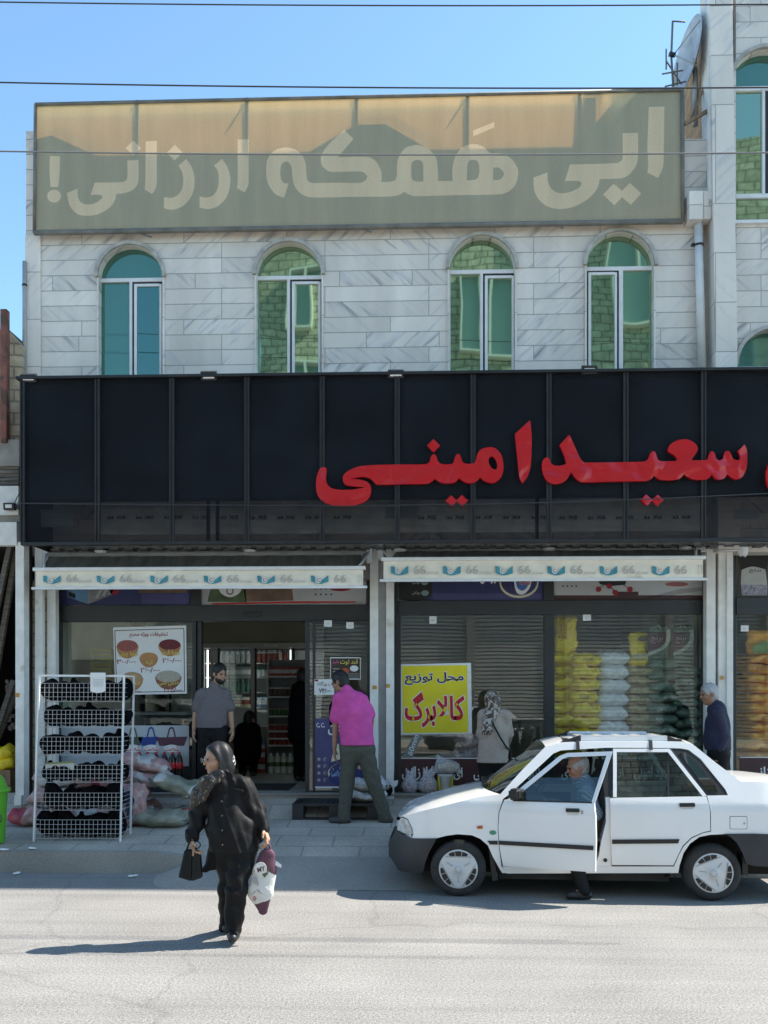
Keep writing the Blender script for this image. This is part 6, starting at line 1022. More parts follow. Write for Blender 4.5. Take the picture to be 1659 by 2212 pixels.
# ================================================================ goods in the dark store on the left
SFL = .421
for k, (px, yb_, lab) in enumerate(((0, 1640, 'yellow sack in the dark store, upper of two above the cartons'), (2, 1662, 'yellow sack in the dark store, lower of two above the cartons'))): me = sack_mesh('sack', .42, .4, .2, 200+k, SYEL); c = P(px, yb_, 12.3); sack(me, lab, (c.x, 12.3, c.z), .1)
for k, (y0, y1, lab) in enumerate(((1663, 1696, 'brown carton in the dark store, upper of two'), (1697, 1738, 'brown carton in the dark store, lower of two'))): t = thing('cardboard_carton', lab, 'carton', P(5, y1, 12.15)); mb = MB(); mb.pbox(-34, y0, 22, y1, 12.15, .35); mb.build('carton_body', plain('brown card', (.24, .15, .09), .8, (5, .15)), t); write('۶۶', -4, y0+8, 14, y0+22, 12.148, plain('brown ink', (.1, .05, .03)), 'carton_print', t, .002)
for k, (a_, b_, lab) in enumerate((((-60, 1560), (22, 1180), 'grey plank leaning in the dark store, foremost one'), ((-30, 1580), (36, 1190), 'grey plank leaning in the dark store, next to the white column'), ((-40, 1680), (30, 1470), 'short grey plank leaning in the dark store above the sacks'), ((-25, 1640), (34, 1500), 'short grey plank in the dark store behind the column'))): mb = MB(); p, q = P(*a_, 12.0+.1*k), P(*b_, 12.2+.1*k); mb.bar(p, q, .045, 4, sm=False); tag(mb.build('leaning_plank', TIMB2 if 0 else mat('grey old timber', (.16, .14, .12)), origin=p), lab, 'plank', 'planks in the dark store')
hg = thing('hanging_goods', 'dim bundle of small packets hanging in the dark store', 'packets', P(22, 1520, 12.5)); mb = MB(); R_ = random.Random(4)
for i in range(40): q = P(10+R_.random()*24, 1470+R_.random()*110, 12.6+R_.random()*.2); mb.box(q, q+Vector((.04, .02, .05)))
mb.build('packet', plain('dull mixed packets', (.16, .12, .12), .5, (20, .7)), hg)
# ================================================================ scraps on the road
for k, (px, py, lab) in enumerate(((8, 1884, 'crumpled white paper scrap in the gutter by the bin'), (36, 1889, 'flat white paper scrap in the gutter'), (70, 1882, 'torn white paper scrap near the curved kerb'), (287, 1870, 'white paper scrap lying on the ramp'), (1545, 1868, 'pale scrap by the kerb behind the car'))):
    c = G(px, py, .0 if px < 100 else .12); z = ground_z(c.x, c.y)+.008; f = Field((-.08, -.05, -.01), (.08, .05, .04), .006); f.ell((0, 0, .008), (.055, .025, .010), k=0); f.fold(.006, [(90, 40, 30), (30, 90, 60)], k); o = f.build('paper_scrap', PAPER); o.location = (c.x, c.y, z); o.rotation_euler = (0, 0, k*1.3); tag(o, lab, 'litter')
from mathutils.geometry import tessellate_polygon
# ================================================================ white saloon car with its driver's door open
pF, pR = G(990, 1938), G(1541, 1948); eX = (pR-pF).normalized(); eN = Vector((-eX.y, eX.x, 0))
HWB = (pR-pF).length; ORG = pF+eN*.80; RZ = math.atan2(eX.y, eX.x)
def CL(zx, zy, d=0.0):
    "picture point -> car coordinates (x, z) on the upright plane d inboard of the near flank"
    px, py = (1450+zx/1.054)/1.8228, (2800+zy/1.054)/1.8228
    u, v = (px-CX)/F, (YH-py)/F; dr = Vector((VX+RX*u, VY+RY*u, v)); t = ((ORG+eN*(-.80+d))-Vector((0, 0, CAMZ))).dot(eN)/dr.dot(eN)
    p = Vector((0, 0, CAMZ))+dr*t-ORG; return (p.dot(eX), p.z)
def Wd(x, z):
    w_ = .80-(.05*((.5-z)/.3)**2 if z < .5 else 0); w_ -= .012*max(0, 1-abs(z-.72)/.05)*0
    if z > .90: w_ = .795-.40*(z-.90)-.01
    elif z > .80: w_ -= .015*((z-.80)/.10)**2
    if x < -.15: w_ -= .30*((-.15-x)/.5)**2
    if x > 2.75: w_ -= .22*((x-2.75)/.6)**2
    return w_
def S(zx, zy):
    d = 0
    for _ in range(4): x, z = CL(zx, zy, d); d = .80-Wd(x, z)
    return (x, z)
WPAINT = mat('white car paint', (.78, .78, .78), .22, coat=.6, nz=(2, .03)); BPLAS = mat('dark bumper plastic', (.022, .024, .03), .5, nz=(5, .25)); BTRIM = mat('black car trim', (.012, .012, .012), .5); CGL = glass('car glass', (.62, .70, .68), 1.0, .07); CINT = mat('grey car upholstery', (.05, .05, .052), .9, nz=(9, .2)); TYRE = mat('tyre rubber', (.028, .028, .028), .85, nz=(9, .3), bump=(40, .3)); HUB = mat('silver white wheel cover', (.60, .60, .60), .35, nz=(7, .08)); UND = mat('dirty underbody', (.02, .019, .018), .95, nz=(6, .4)); LAMP = mat('headlamp glass', (.42, .43, .43), .08, nz=(16, .5), coat=1)
car = thing('parked_car', 'white four door saloon with a roof rack and its driver door standing open', 'car', ORG, None, RZ)
def clink(name, me, m, par=None, smooth=False):
    for q in (m if isinstance(m, (list, tuple)) else [m]): me.materials.append(q)
    o = bpy.data.objects.new(name, me); C.objects.link(o); o.parent = par or car
    if smooth: me.shade_smooth()
    return o
def panel_bm(outline, sides=(-1,), off=0.0, thick=.012, step=.05, hinge=None, bev=0):
    "side panel: outline in car (x, z) laid on the flank curve; off = how far proud; thickness goes inboard"
    out = bmesh.new()
    for s in sides:
        bm = bmesh.new(); vs_ = [bm.verts.new((x, 0, z)) for x, z in outline]
        for tri in tessellate_polygon([[Vector((x, z, 0)) for x, z in outline]]):
            if len(set(tri)) == 3: bm.faces.new([vs_[i_] for i_ in tri])
        xs = [p[0] for p in outline]; zs = [p[1] for p in outline]
        for ax, lo_, hi_ in ((0, min(xs), max(xs)), (2, min(zs), max(zs))):
            k = math.floor(lo_/step)+1
            while k*step < hi_: n = Vector((0, 0, 0)); n[ax] = 1; co = Vector((0, 0, 0)); co[ax] = k*step; bmesh.ops.bisect_plane(bm, geom=bm.verts[:]+bm.edges[:]+bm.faces[:], plane_co=co, plane_no=n); k += 1
        bmesh.ops.dissolve_degenerate(bm, dist=1e-5, edges=bm.edges[:])
        for v in bm.verts: v.co.y = s*(Wd(v.co.x, v.co.z)+off)
        bmesh.ops.recalc_face_normals(bm, faces=bm.faces); 
        if sum(f.normal.y for f in bm.faces)*s < 0: bmesh.ops.reverse_faces(bm, faces=bm.faces)
        if thick:
            bd = [e for e in bm.edges if e.is_boundary]; r = bmesh.ops.extrude_face_region(bm, geom=bm.faces[:]); nv = [g for g in r['geom'] if isinstance(g, bmesh.types.BMVert)]
            for v in nv: v.co.y -= s*thick
            bmesh.ops.recalc_face_normals(bm, faces=bm.faces)
        me = bpy.data.meshes.new('t'); bm.to_mesh(me); bm.free(); out.from_mesh(me); bpy.data.meshes.remove(me)
    return out
def fin(bm, name, m, par=None, xf=None, sm=True):
    me = bpy.data.meshes.new(name); bm.to_mesh(me); bm.free()
    if xf is not None: me.transform(xf)
    if sm: me.shade_smooth(); me.set_sharp_from_angle(angle=.6)
    return clink(name, me, m, par)
def ol(pts): return [S(*p) for p in pts]
BOTH = (-1, 1)
FEND = ol([(140, 437), (220, 415), (300, 396), (380, 376), (450, 358), (520, 348), (548, 345), (560, 364), (541, 420), (537, 480), (542, 560), (553, 645), (575, 672), (556, 672), (545, 655), (515, 600), (497, 558), (465, 530), (430, 515), (370, 511), (325, 517), (285, 527), (180, 527), (186, 512), (184, 490), (165, 447)])
ROOFS = ol([(548, 345), (640, 243), (735, 148), (800, 132), (900, 126), (1100, 124), (1300, 128), (1350, 140), (1440, 212), (1545, 293), (1530, 332), (1493, 349), (1482, 325), (1380, 199), (1330, 161), (1300, 155), (1255, 153), (1010, 152), (985, 152), (800, 163), (768, 176), (588, 343), (560, 364)])
QUART = ol([(1407, 351), (1493, 349), (1530, 332), (1545, 293), (1620, 294), (1700, 298), (1800, 306), (1850, 322), (1862, 420), (1862, 508), (1600, 508), (1490, 509), (1470, 511), (1420, 513), (1375, 522), (1335, 550), (1308, 590), (1292, 640), (1287, 672), (1270, 672), (1270, 643), (1289, 600), (1309, 562), (1343, 528), (1391, 506), (1423, 500), (1422, 420)])
SILL = ol([(556, 645), (700, 645), (900, 645), (1100, 645), (1270, 645), (1270, 672), (900, 673), (575, 674)])
bm = panel_bm(FEND, BOTH); o_ = bpy.data.meshes.new('t')
for q in (ROOFS, QUART, SILL): b2 = panel_bm(q, BOTH); b2.to_mesh(o_); b2.free(); bm.from_mesh(o_); o_.clear_geometry()
# upper skins: (edge curve, centre curve) lofted across the car
def loft(edges, centres, nx=14, ny=12, name='t'):
    E_ = [S(*p) for p in edges]; Cn = [CL(p[0], p[1], .80) for p in centres] if centres and not isinstance(centres, float) else [(e[0], e[1]+(centres or 0)) for e in E_]
    def at(L_, u): k = u*(len(L_)-1); i = min(int(k), len(L_)-2); f = k-i; return (L_[i][0]*(1-f)+L_[i+1][0]*f, L_[i][1]*(1-f)+L_[i+1][1]*f)
    def fn(u, v): e, c = at(E_, u), at(Cn, u); t = 2*v-1; w_ = Wd(*e); k = 1-abs(t)**2.4; return (e[0]+(c[0]-e[0])*k, t*w_, e[1]+(c[1]-e[1])*k)
    return fn
mb = MB()
mb.grid(loft([(140, 437), (220, 415), (300, 396), (380, 376), (450, 358), (520, 348), (548, 345)], [(128, 425), (190, 380), (260, 354), (330, 334), (390, 321), (440, 311), (470, 305)]), 18, 16)
mb.grid(loft([(735, 148), (800, 132), (900, 126), (1100, 124), (1300, 128), (1350, 140)], .03), 16, 14); mb.grid(loft([(1545, 293), (1620, 294), (1700, 298), (1800, 306), (1850, 322)], .025), 10, 12); mb.grid(loft([(1850, 322), (1862, 420), (1862, 508)], .02), 4, 10)
mb.grid(loft([(165, 447), (176, 480), (180, 527)], [(120, 440), (112, 470), (110, 500)]), 4, 12)
me = mb.mesh('t'); bm.from_mesh(me); body = fin(bm, 'body', WPAINT)
# glass, trims
mb = MB(); mb.grid(loft([(550, 341), (640, 243), (733, 150)], [(472, 302), (600, 212), (722, 130)]), 10, 12); clink('windscreen', mb.mesh('windscreen'), glass('windscreen glass', (.5, .55, .5), 1.0, .14), None, True)
mb = MB(); mb.grid(loft([(1352, 142), (1440, 212), (1543, 291)], .03), 8, 10); clink('rear_window', mb.mesh('rear_window'), CGL, None, True)
mb = MB(); mb.grid(loft([(735, 147), (722+15, 150)], .02), 1, 8)
QT = ol([(1258, 156), (1300, 158), (1328, 164), (1377, 202), (1478, 326), (1488, 346), (1407, 349)]); QG = ol([(1292, 176), (1312, 172), (1330, 180), (1375, 228), (1446, 318), (1450, 333), (1425, 338), (1408, 330)])
QGM = glass('quarter glass', (.2, .23, .2), 1, .12)
for s in BOTH: fin(panel_bm(QT, (s,), -.004, .01), 'quarter_trim', BTRIM, body); fin(panel_bm(QG, (s,), .0, .002), 'quarter_glass', QGM, body)
for s in BOTH: fin(panel_bm(ol([(986, 153), (1012, 153), (1012, 357), (982, 357), (975, 300)]), (s,), -.006, .02), 'pillar_trim', BTRIM, body)
fin(panel_bm(ol([(985, 357), (1003, 357), (1010, 645), (940, 645), (958, 600), (968, 540), (988, 460)]), (-1,), -.012, .05), 'door_jamb', WPAINT, body)
mb = MB(); mb.bar((CL(985, 620)[0], -.79, CL(985, 620)[1]), (CL(985, 620)[0], -.775, CL(985, 620)[1]), .018, 12); clink('jamb_grommet', mb.mesh('g'), BTRIM, body)
# rear doors
def rdoor(s):
    d = fin(panel_bm(ol([(1003, 361), (1403, 354), (1413, 385), (1418, 420), (1419, 496), (1390, 502), (1340, 524), (1305, 558), (1285, 598), (1266, 640), (1012, 638), (1005, 500)]), (s,), .004, .03), 'rear_door', WPAINT)
    fin(panel_bm(ol([(1016, 156), (1250, 156), (1405, 352), (1388, 354), (1243, 170), (1031, 170), (1031, 357), (1016, 357)]), (s,), .004, .025), 'window_surround', WPAINT, d)
    fin(panel_bm(ol([(1031, 170), (1243, 170), (1386, 354), (1031, 357)]), (s,), -.012, .004), 'door_glass', CGL, d); fin(panel_bm(ol([(1242, 170), (1249, 178), (1249, 352), (1242, 352)]), (s,), -.004, .01), 'glass_divider', BTRIM, d)
    fin(panel_bm(ol([(1012, 533), (1290, 531), (1284, 548), (1012, 550)]), (s,), .018, .014), 'rub_strip', BTRIM, d); fin(panel_bm(ol([(1290, 381), (1352, 380), (1356, 388), (1354, 396), (1292, 397)]), (s,), .016, .02), 'door_handle', BTRIM, d); fin(panel_bm(ol([(1292, 397), (1354, 396), (1350, 407), (1297, 408)]), (s,), .005, .01), 'handle_cup', HUB, d)
    return d
rdoor(-1); rdoor(1)
# front doors
HX, HZ = S(541, 480); HY = -Wd(HX, HZ)
def fdoor(s, ang):
    xf = None
    if ang: xf = Matrix.Translation((HX, HY, 0)) @ Matrix.Rotation(-ang, 4, 'Z') @ Matrix.Translation((-HX, -HY, 0))
    d = fin(panel_bm(ol([(563, 368), (600, 370), (938, 366), (948, 420), (950, 520), (944, 643), (557, 641), (545, 560), (540, 480), (545, 420)]), (s,), .004, .05), 'front_door', WPAINT, None, xf)
    k = lambda o, nm, m, off, th, par=d: fin(panel_bm(ol(o), (s,), off, th), nm, m, par, xf)
    k([(592, 346), (770, 181), (800, 168), (983, 158), (941, 366), (927, 366), (962, 175), (806, 184), (784, 193), (612, 354), (600, 366), (575, 366)], 'window_surround', WPAINT, .004, .025)
    k([(690, 272), (945, 262), (928, 366), (600, 366), (612, 354)] if ang else [(612, 354), (784, 193), (806, 184), (962, 175), (928, 366), (600, 366)], 'door_glass', CGL, -.012, .004)
    k([(600, 366), (930, 362), (930, 367), (600, 371)], 'glass_seal', BTRIM, .008, .02)
    k([(545, 537), (940, 537), (940, 554), (546, 553)], 'rub_strip', BTRIM, .018, .014); k([(826, 391), (880, 390), (884, 398), (881, 405), (828, 406)], 'door_handle', BTRIM, .016, .02); k([(828, 406), (881, 405), (877, 418), (833, 419)], 'handle_cup', HUB, .005, .01); k([(889, 398), (897, 397), (898, 411), (890, 412)], 'door_lock', GREYM, .008, .01)
    mb = MB(); a = CL(590, 318, .0); b = CL(648, 368, .0)
    y0 = -(Wd(*a)+.16) if s < 0 else Wd(*a)+.01
    mb.box((a[0]+.01, y0, b[1]+.01), (b[0]-.02, y0+.15, a[1]-.0)); mb.hexa([(b[0]-.06, -.80*1 if s < 0 else .72, b[1]), (b[0], -.80 if s < 0 else .72, b[1]), (b[0], -.72 if s < 0 else .80, b[1]), (b[0]-.06, -.72 if s < 0 else .80, b[1]), (b[0]-.03, -.80 if s < 0 else .72, b[1]+.1), (b[0], -.80 if s < 0 else .72, b[1]+.1), (b[0], -.72 if s < 0 else .8, b[1]+.1), (b[0]-.03, -.72 if s < 0 else .8, b[1]+.1)])
    me = mb.mesh('m'); 
    if xf is not None: me.transform(xf)
    q = bmesh.new(); q.from_mesh(me); bmesh.ops.bevel(q, geom=q.edges[:], offset=.018, segments=3, affect='EDGES'); q.to_mesh(me); q.free(); clink('wing_mirror', me, BTRIM, d)
    mb = MB(); c = S(740, 450); mb.box((c[0]-.35, s*.735, c[1]-.28), (c[0]+.4, s*.745, c[1]+.1)); me = mb.mesh('m')
    if xf is not None: me.transform(xf)
    clink('door_lining', me, CINT, d); return d
fdoor(-1, math.radians(20)); fdoor(1, 0)
# bumpers
def bumper(side_pts, prof, name, s):
    b = panel_bm(ol(side_pts), BOTH, .02, .02); E_ = ol(prof)
    def fn(u, v): k = u*(len(E_)-1); i = min(int(k), len(E_)-2); f = k-i; x = E_[i][0]*(1-f)+E_[i+1][0]*f; z = E_[i][1]*(1-f)+E_[i+1][1]*f; t = 2*v-1; return (x-s*.015*(1-abs(t)**2.5), t*(Wd(x, z)+.02), z)
    m_ = MB(); m_.grid(fn, 8, 18); me = m_.mesh('t'); b.from_mesh(me); return fin(b, name, BPLAS)
bumper([(114, 490), (140, 512), (182, 528), (284, 528), (252, 585), (236, 630), (228, 668), (160, 668), (125, 660), (106, 622), (86, 600), (86, 545)], [(114, 490), (100, 505), (86, 545), (86, 600), (106, 622), (125, 660), (160, 668)], 'front_bumper', 1)
bumper([(1478, 509), (1600, 509), (1862, 509), (1880, 540), (1880, 610), (1850, 640), (1600, 642), (1566, 632), (1552, 590), (1528, 545), (1500, 520)], [(1862, 509), (1880, 540), (1880, 610), (1850, 640)], 'rear_bumper', -1)
# lamps and badges
for nm, q, m_, off in (('headlight', [(119, 492), (128, 455), (136, 440), (160, 448), (180, 485), (186, 510), (150, 506)], LAMP, .008), ('indicator', [(452, 477), (474, 475), (475, 487), (453, 488)], mat('orange lens', (.45, .08, .01), .3), .012)):
    for s in BOTH: fin(panel_bm(ol(q), (s,), off, .03), nm, m_)
fin(panel_bm(ol([(517+14*math.cos(i*PI/8), 504+9*math.sin(i*PI/8)) for i in range(16)]), (-1,), .004, .006), 'oval_badge', mat('green badge', (.06, .25, .14), .4)); b = panel_bm(ol([(517+15*math.cos(i*PI/8), 504+10*math.sin(i*PI/8)) for i in range(16)]), (-1,), .002, .004); fin(b, 'badge_rim', GREYM)
for s in BOTH: fin(panel_bm(ol([(495, 538), (536, 538), (538, 553), (505, 553)]), (s,), .014, .014), 'rub_strip', BTRIM)
fc = [(1500, 440), (1504, 436), (1568, 436), (1573, 441), (1573, 486), (1569, 490), (1504, 490), (1500, 486)]; fin(panel_bm(ol(fc), (-1,), .001, .004), 'fuel_flap_gap', BTRIM); fin(panel_bm(ol([(1502+(p[0]-1500)*.945, 438+(p[1]-436)*.93) for p in fc]), (-1,), .003, .006), 'fuel_flap', WPAINT); fin(panel_bm(ol([(1560+5*math.cos(i*PI/6), 466+5*math.sin(i*PI/6)) for i in range(12)]), (-1,), .006, .006), 'flap_lock', GREYM)
# underside, wells, cabin
zf = .30; mb = MB(); X1 = S(1862, 508)[0]; X0 = S(180, 527)[0]
mb.box((.38, -.70, .16), (HWB-.38, .70, zf)); mb.box((X0+.02, -.48, .18), (.38, .48, .60)); mb.box((HWB-.38, -.48, .2), (X1-.05, .48, .58)); mb.box((X0+.05, -.66, .58), (.40, .66, .70)); mb.box((HWB-.4, -.70, .585), (X1-.03, .70, .66)); mb.box((.36, -.72, .22), (.42, .72, .7)); mb.box((X1-.30, -.68, .25), (X1-.06, .68, .58)); mb.box((HWB-.42, -.70, .2), (HWB-.36, .70, .66)); clink('underbody', mb.mesh('u'), UND)
mb = MB(); mb.box((.43, -.68, .66), (.80, .68, .93)); mb.box((.38, -.7, zf), (.43, .7, .9)); clink('dashboard', mb.mesh('d'), CINT)
def seat(x, y, w_): 
    t = MB(); t.hexa([(x, y-w_, zf+.1), (x+.5, y-w_, zf+.1), (x+.5, y+w_, zf+.1), (x, y+w_, zf+.1), (x, y-w_, zf+.28), (x+.5, y-w_, zf+.22), (x+.5, y+w_, zf+.22), (x, y+w_, zf+.28)]); t.hexa([(x+.42, y-w_, zf+.2), (x+.54, y-w_, zf+.2), (x+.54, y+w_, zf+.2), (x+.42, y+w_, zf+.2), (x+.62, y-w_*.9, zf+.78), (x+.70, y-w_*.9, zf+.78), (x+.70, y+w_*.9, zf+.78), (x+.62, y+w_*.9, zf+.78)])
    if w_ < .4: t.hexa([(x+.64, y-.12, zf+.80), (x+.72, y-.12, zf+.80), (x+.72, y+.12, zf+.80), (x+.64, y+.12, zf+.80), (x+.66, y-.11, zf+.95), (x+.73, y-.11, zf+.95), (x+.73, y+.11, zf+.95), (x+.66, y+.11, zf+.95)])
    me = t.mesh('s'); q = bmesh.new(); q.from_mesh(me); bmesh.ops.bevel(q, geom=q.edges[:], offset=.03, segments=2, affect='EDGES'); q.to_mesh(me); q.free(); return clink('seat', me, CINT, None, True)
SX = CL(865, 400, .4)[0]-.36; seat(SX, -.36, .24); seat(SX, .36, .24); seat(SX+.85, 0, .62)
mb = MB(); c0 = Vector((SX-.02, -.36, .93)); 
n_ = 24; wheelpts = [c0+Vector((.10*math.sin(2*PI*i/n_), .18*math.cos(2*PI*i/n_), .16*math.sin(2*PI*i/n_))) for i in range(n_+1)]; mb.tube(wheelpts, .014, 6); mb.bar(c0, c0+Vector((-.25, 0, -.12)), .02); mb.bar(wheelpts[0], wheelpts[12], .012); clink('steering_wheel', mb.mesh('w'), BTRIM)
mb = MB(); mb.box((X1-.9, -.7, .68), (X1-.65, .7, .86)); clink('parcel_shelf', mb.mesh('p'), CINT)
mb = MB(); a = S(515, 580); b = S(548, 700); mb.hexa([(a[0], -.76, b[1]-.01), (b[0]-.02, -.76, b[1]), (b[0]-.02, -.58, b[1]), (a[0], -.58, b[1]-.01), (a[0]-.03, -.76, a[1]), (a[0], -.76, a[1]), (a[0], -.58, a[1]), (a[0]-.03, -.58, a[1])]); clink('mud_flap', mb.mesh('m'), BTRIM); mb = MB(); a = S(1558, 600); b = S(1576, 682); mb.box((a[0], -.76, b[1]), (b[0], -.6, a[1])); clink('mud_flap', mb.mesh('m'), BTRIM)
# cowl and wipers
mb = MB(); a = CL(490, 315, .3); mb.box((a[0]-.03, -.3, a[1]-.02), (a[0]+.10, .5, a[1]+.012)); q = CL(470, 303, .8); mb.tube([(a[0], -.35, a[1]+.02), (a[0]+.10, -.1, a[1]+.06), (a[0]+.12, .25, a[1]+.07)], .008, 5); mb.tube([(a[0], .2, a[1]+.02), (a[0]+.10, .45, a[1]+.05)], .008, 5); clink('wiper', mb.mesh('w'), BTRIM)
# wheels
def wheel(x, s, rot):
    y0 = s*.80; t = bpy.data.objects.new('wheel', None); C.objects.link(t); t.parent = car; R = .262
    def put(nm, mb_, m_): return clink(nm, mb_.mesh(nm), m_, t)
    q = MB(); q.lathe([(.17, s*.775), (.185, s*.795), (.215, s*.80), (.240, s*.79), (.256, s*.77), (R, s*.745), (R, s*.66), (.25, s*.63), (.18, s*.63)], (x, 0, R), 48, 'y'); put('tyre', q, TYRE)
    q = MB(); q.lathe([(.187, s*.778), (.184, s*.792), (.172, s*.797), (.155, s*.797), (.09, s*.803), (.036, s*.805), (.033, s*.811), (0, s*.812)], (x, 0, R), 48, 'y'); hub = put('wheel_cover', q, HUB)
    q = MB(); q.lathe([(.188, s*.70), (0, s*.70)], (x, 0, R), 24, 'y'); put('wheel_disc', q, UND)
    dk = MB(); gr = MB()
    def pol(a, r): a = math.radians(a+rot); return (x+r*math.cos(a), R+r*math.sin(a))
    def plate(m_, pts, y): 
        n = len(pts); m_.add([(p[0], y, p[1]) for p in pts]+[(p[0], y-s*.02, p[1]) for p in pts], [list(range(n)), list(range(2*n-1, n-1, -1))]+[(i, n+i, n+(i+1) % n, (i+1) % n) for i in range(n)])
    for g_ in (0, 120, 240):
        ch = .122; dk = MB(); gr = MB()
        def inn(a): return ch/math.cos(math.radians(a))
        for a0, a1 in ((-11, 11), (14, 33), (-33, -14)):
            k = [a0+(a1-a0)*i/5 for i in range(6)]; lo_ = [max(inn(a), .0) for a in k]; plate(dk, [pol(g_+90*0+a, .168) for a in k]+[pol(g_+a, min(l, .160)) for a, l in zip(k[::-1], lo_[::-1])], s*.8045)
        clink('slot', dk.mesh('s'), BTRIM, t)
        e = [pol(g_+a, min(.172, .115/math.cos(math.radians(a)))) for a in (-46, -30, -15, 0, 15, 30, 46)]
        for i in range(6): gr.bar((e[i][0], s*.803, e[i][1]), (e[i+1][0], s*.803, e[i+1][1]), .0028, 4)
        a, b = pol(g_+60, .06), pol(g_+60, .125); gr.bar((a[0], s*.805, a[1]), (b[0], s*.802, b[1]), .0035, 4); clink('cover_ridge', gr.mesh('r'), mat('mid grey plastic', (.30, .30, .30), .4), t)  # ridges in a darker grey than the wheel cover
    q = MB(); q.lathe([(.034, s*.8065), (.030, s*.8125), (.029, s*.8128)], (x, 0, R), 24, 'y'); put('centre_cap', q, GREYM)
    return t
for s in BOTH: wheel(0, s, 90); wheel(HWB, s, 112)
# roof rack
rk2 = bpy.data.objects.new('roof_rack', None); C.objects.link(rk2); rk2.parent = car
def RK(zx, zy, d): x, z = CL(zx, zy, d); return Vector((x, -.80+d, z))
zr = RK(1000, 118, .25).z
for s in (-1, 1):
    y = s*.50; f0, f1 = RK(880, 110, .3), RK(1238, 112, .3); mb = MB(); a = Vector((f0.x, y, f0.z)); b = Vector((f1.x, y, f1.z))
    mb.box((a.x, y-.035, a.z-.035), (b.x, y+.035, a.z+.022)); clink('rack_rail', mb.mesh('r'), WPAINT, rk2)
    for xe, xt, sg in ((RK(778, 140, .3).x, a.x, -1), (RK(1335, 132, .3).x, b.x, 1)):
        zlo = RK(800, 138, .3).z-.005; mb = MB(); mb.hexa([(xe, y-.03, zlo-.01), (xt, y-.04, a.z-.05), (xt, y+.04, a.z-.05), (xe, y+.03, zlo-.01), (xe, y-.03, zlo+.012), (xt, y-.04, a.z+.024), (xt, y+.04, a.z+.024), (xe, y+.03, zlo+.012)]); clink('rack_end', mb.mesh('e'), BPLAS, rk2)
a = RK(880, 110, .3); b = RK(1238, 112, .3)
for i in range(5): x = a.x+.02+(b.x-a.x-.04)*i/4; mb = MB(); mb.box((x-.035, -.465, a.z-.02), (x+.035, .465, a.z+.012)); clink('rack_slat', mb.mesh('s'), WPAINT, rk2)
for x in (a.x-.12, b.x+.12): mb = MB(); mb.box((x-.03, -.47, a.z-.045), (x+.03, .47, a.z-.015)); clink('rack_slat', mb.mesh('s'), BPLAS, rk2)
for zx in (872, 1177):
    for s in (-1, 1): mb = MB(); p = RK(zx, 130, .18); q = RK(zx+2, 162, .14); mb.hexa([(q.x-.016, s*(Wd(q.x, q.z)+.012), q.z), (q.x+.016, s*(Wd(q.x, q.z)+.012), q.z), (q.x+.016, s*(Wd(q.x, q.z)-.01), q.z), (q.x-.016, s*(Wd(q.x, q.z)-.01), q.z), (p.x-.016, s*.56, a.z-.02), (p.x+.016, s*.56, a.z-.02), (p.x+.016, s*.52, a.z-.02), (p.x-.016, s*.52, a.z-.02)]); clink('rack_strap', mb.mesh('s'), BTRIM, rk2)

far_car = copy_tree(car); far_car.location = (3.6, -4.6, 0); far_car.rotation_euler = (0, 0, RZ+PI); far_car['label'] = 'white saloon parked at the far kerb across the street, mirrored in the glass'
# ================================================================ people
SKIN = mat('warm skin', (.42, .235, .155), .55, nz=(18, .12)); SKIN2 = mat('tanned skin', (.30, .155, .10), .55, nz=(18, .12)); HAIRB = mat('black hair', (.008, .007, .007), .55, nz=(60, .5)); HAIRG = mat('grey hair', (.36, .36, .37), .6, nz=(70, .4)); EYEM = mat('dark eye', (.015, .01, .008), .2); LIPM = mat('lip skin', (.30, .12, .09), .5)
def unit(v): v = np.array(v, float); return v/np.linalg.norm(v)
def hand(f, w_, d, lat, curl, s=1.0, thumb=1):
    "palm, four fingers, thumb grown from the wrist w_ along d; lat = across the knuckles; fingers bend towards d x lat"
    d = unit(d); lat = unit(np.array(lat)-d*np.dot(lat, d)); nrm = np.cross(d, lat)
    f.cone(w_-d*.01, w_+d*.045*s, .026*s, .034*s, .012, (nrm, .62)); f.cone(w_+d*.045*s, w_+d*.085*s, .034*s, .036*s, .012, (nrm, .55))
    for i, (o, l) in enumerate(((-.03, .9), (-.01, 1.05), (.011, 1.0), (.031, .8))):
        p = w_+d*.092*s+lat*o*s; a = 0
        for j, L_ in enumerate((.042, .030, .022)):
            a += curl*(.6 if j == 0 else 1); q = p+(d*math.cos(a)+nrm*math.sin(a))*L_*l*s; f.cone(p, q, (.0105-.001*j)*s, (.0098-.001*j)*s, .004); p = q
    p = w_+d*.03*s+lat*-.03*s*thumb; q = p+(d*.75+lat*-.75*thumb+nrm*.35)*.035*s; f.cone(p, q, .013*s, .011*s, .01); f.cone(q, q+(d*.9+nrm*.45)*.032*s, .011*s, .009*s, .004)
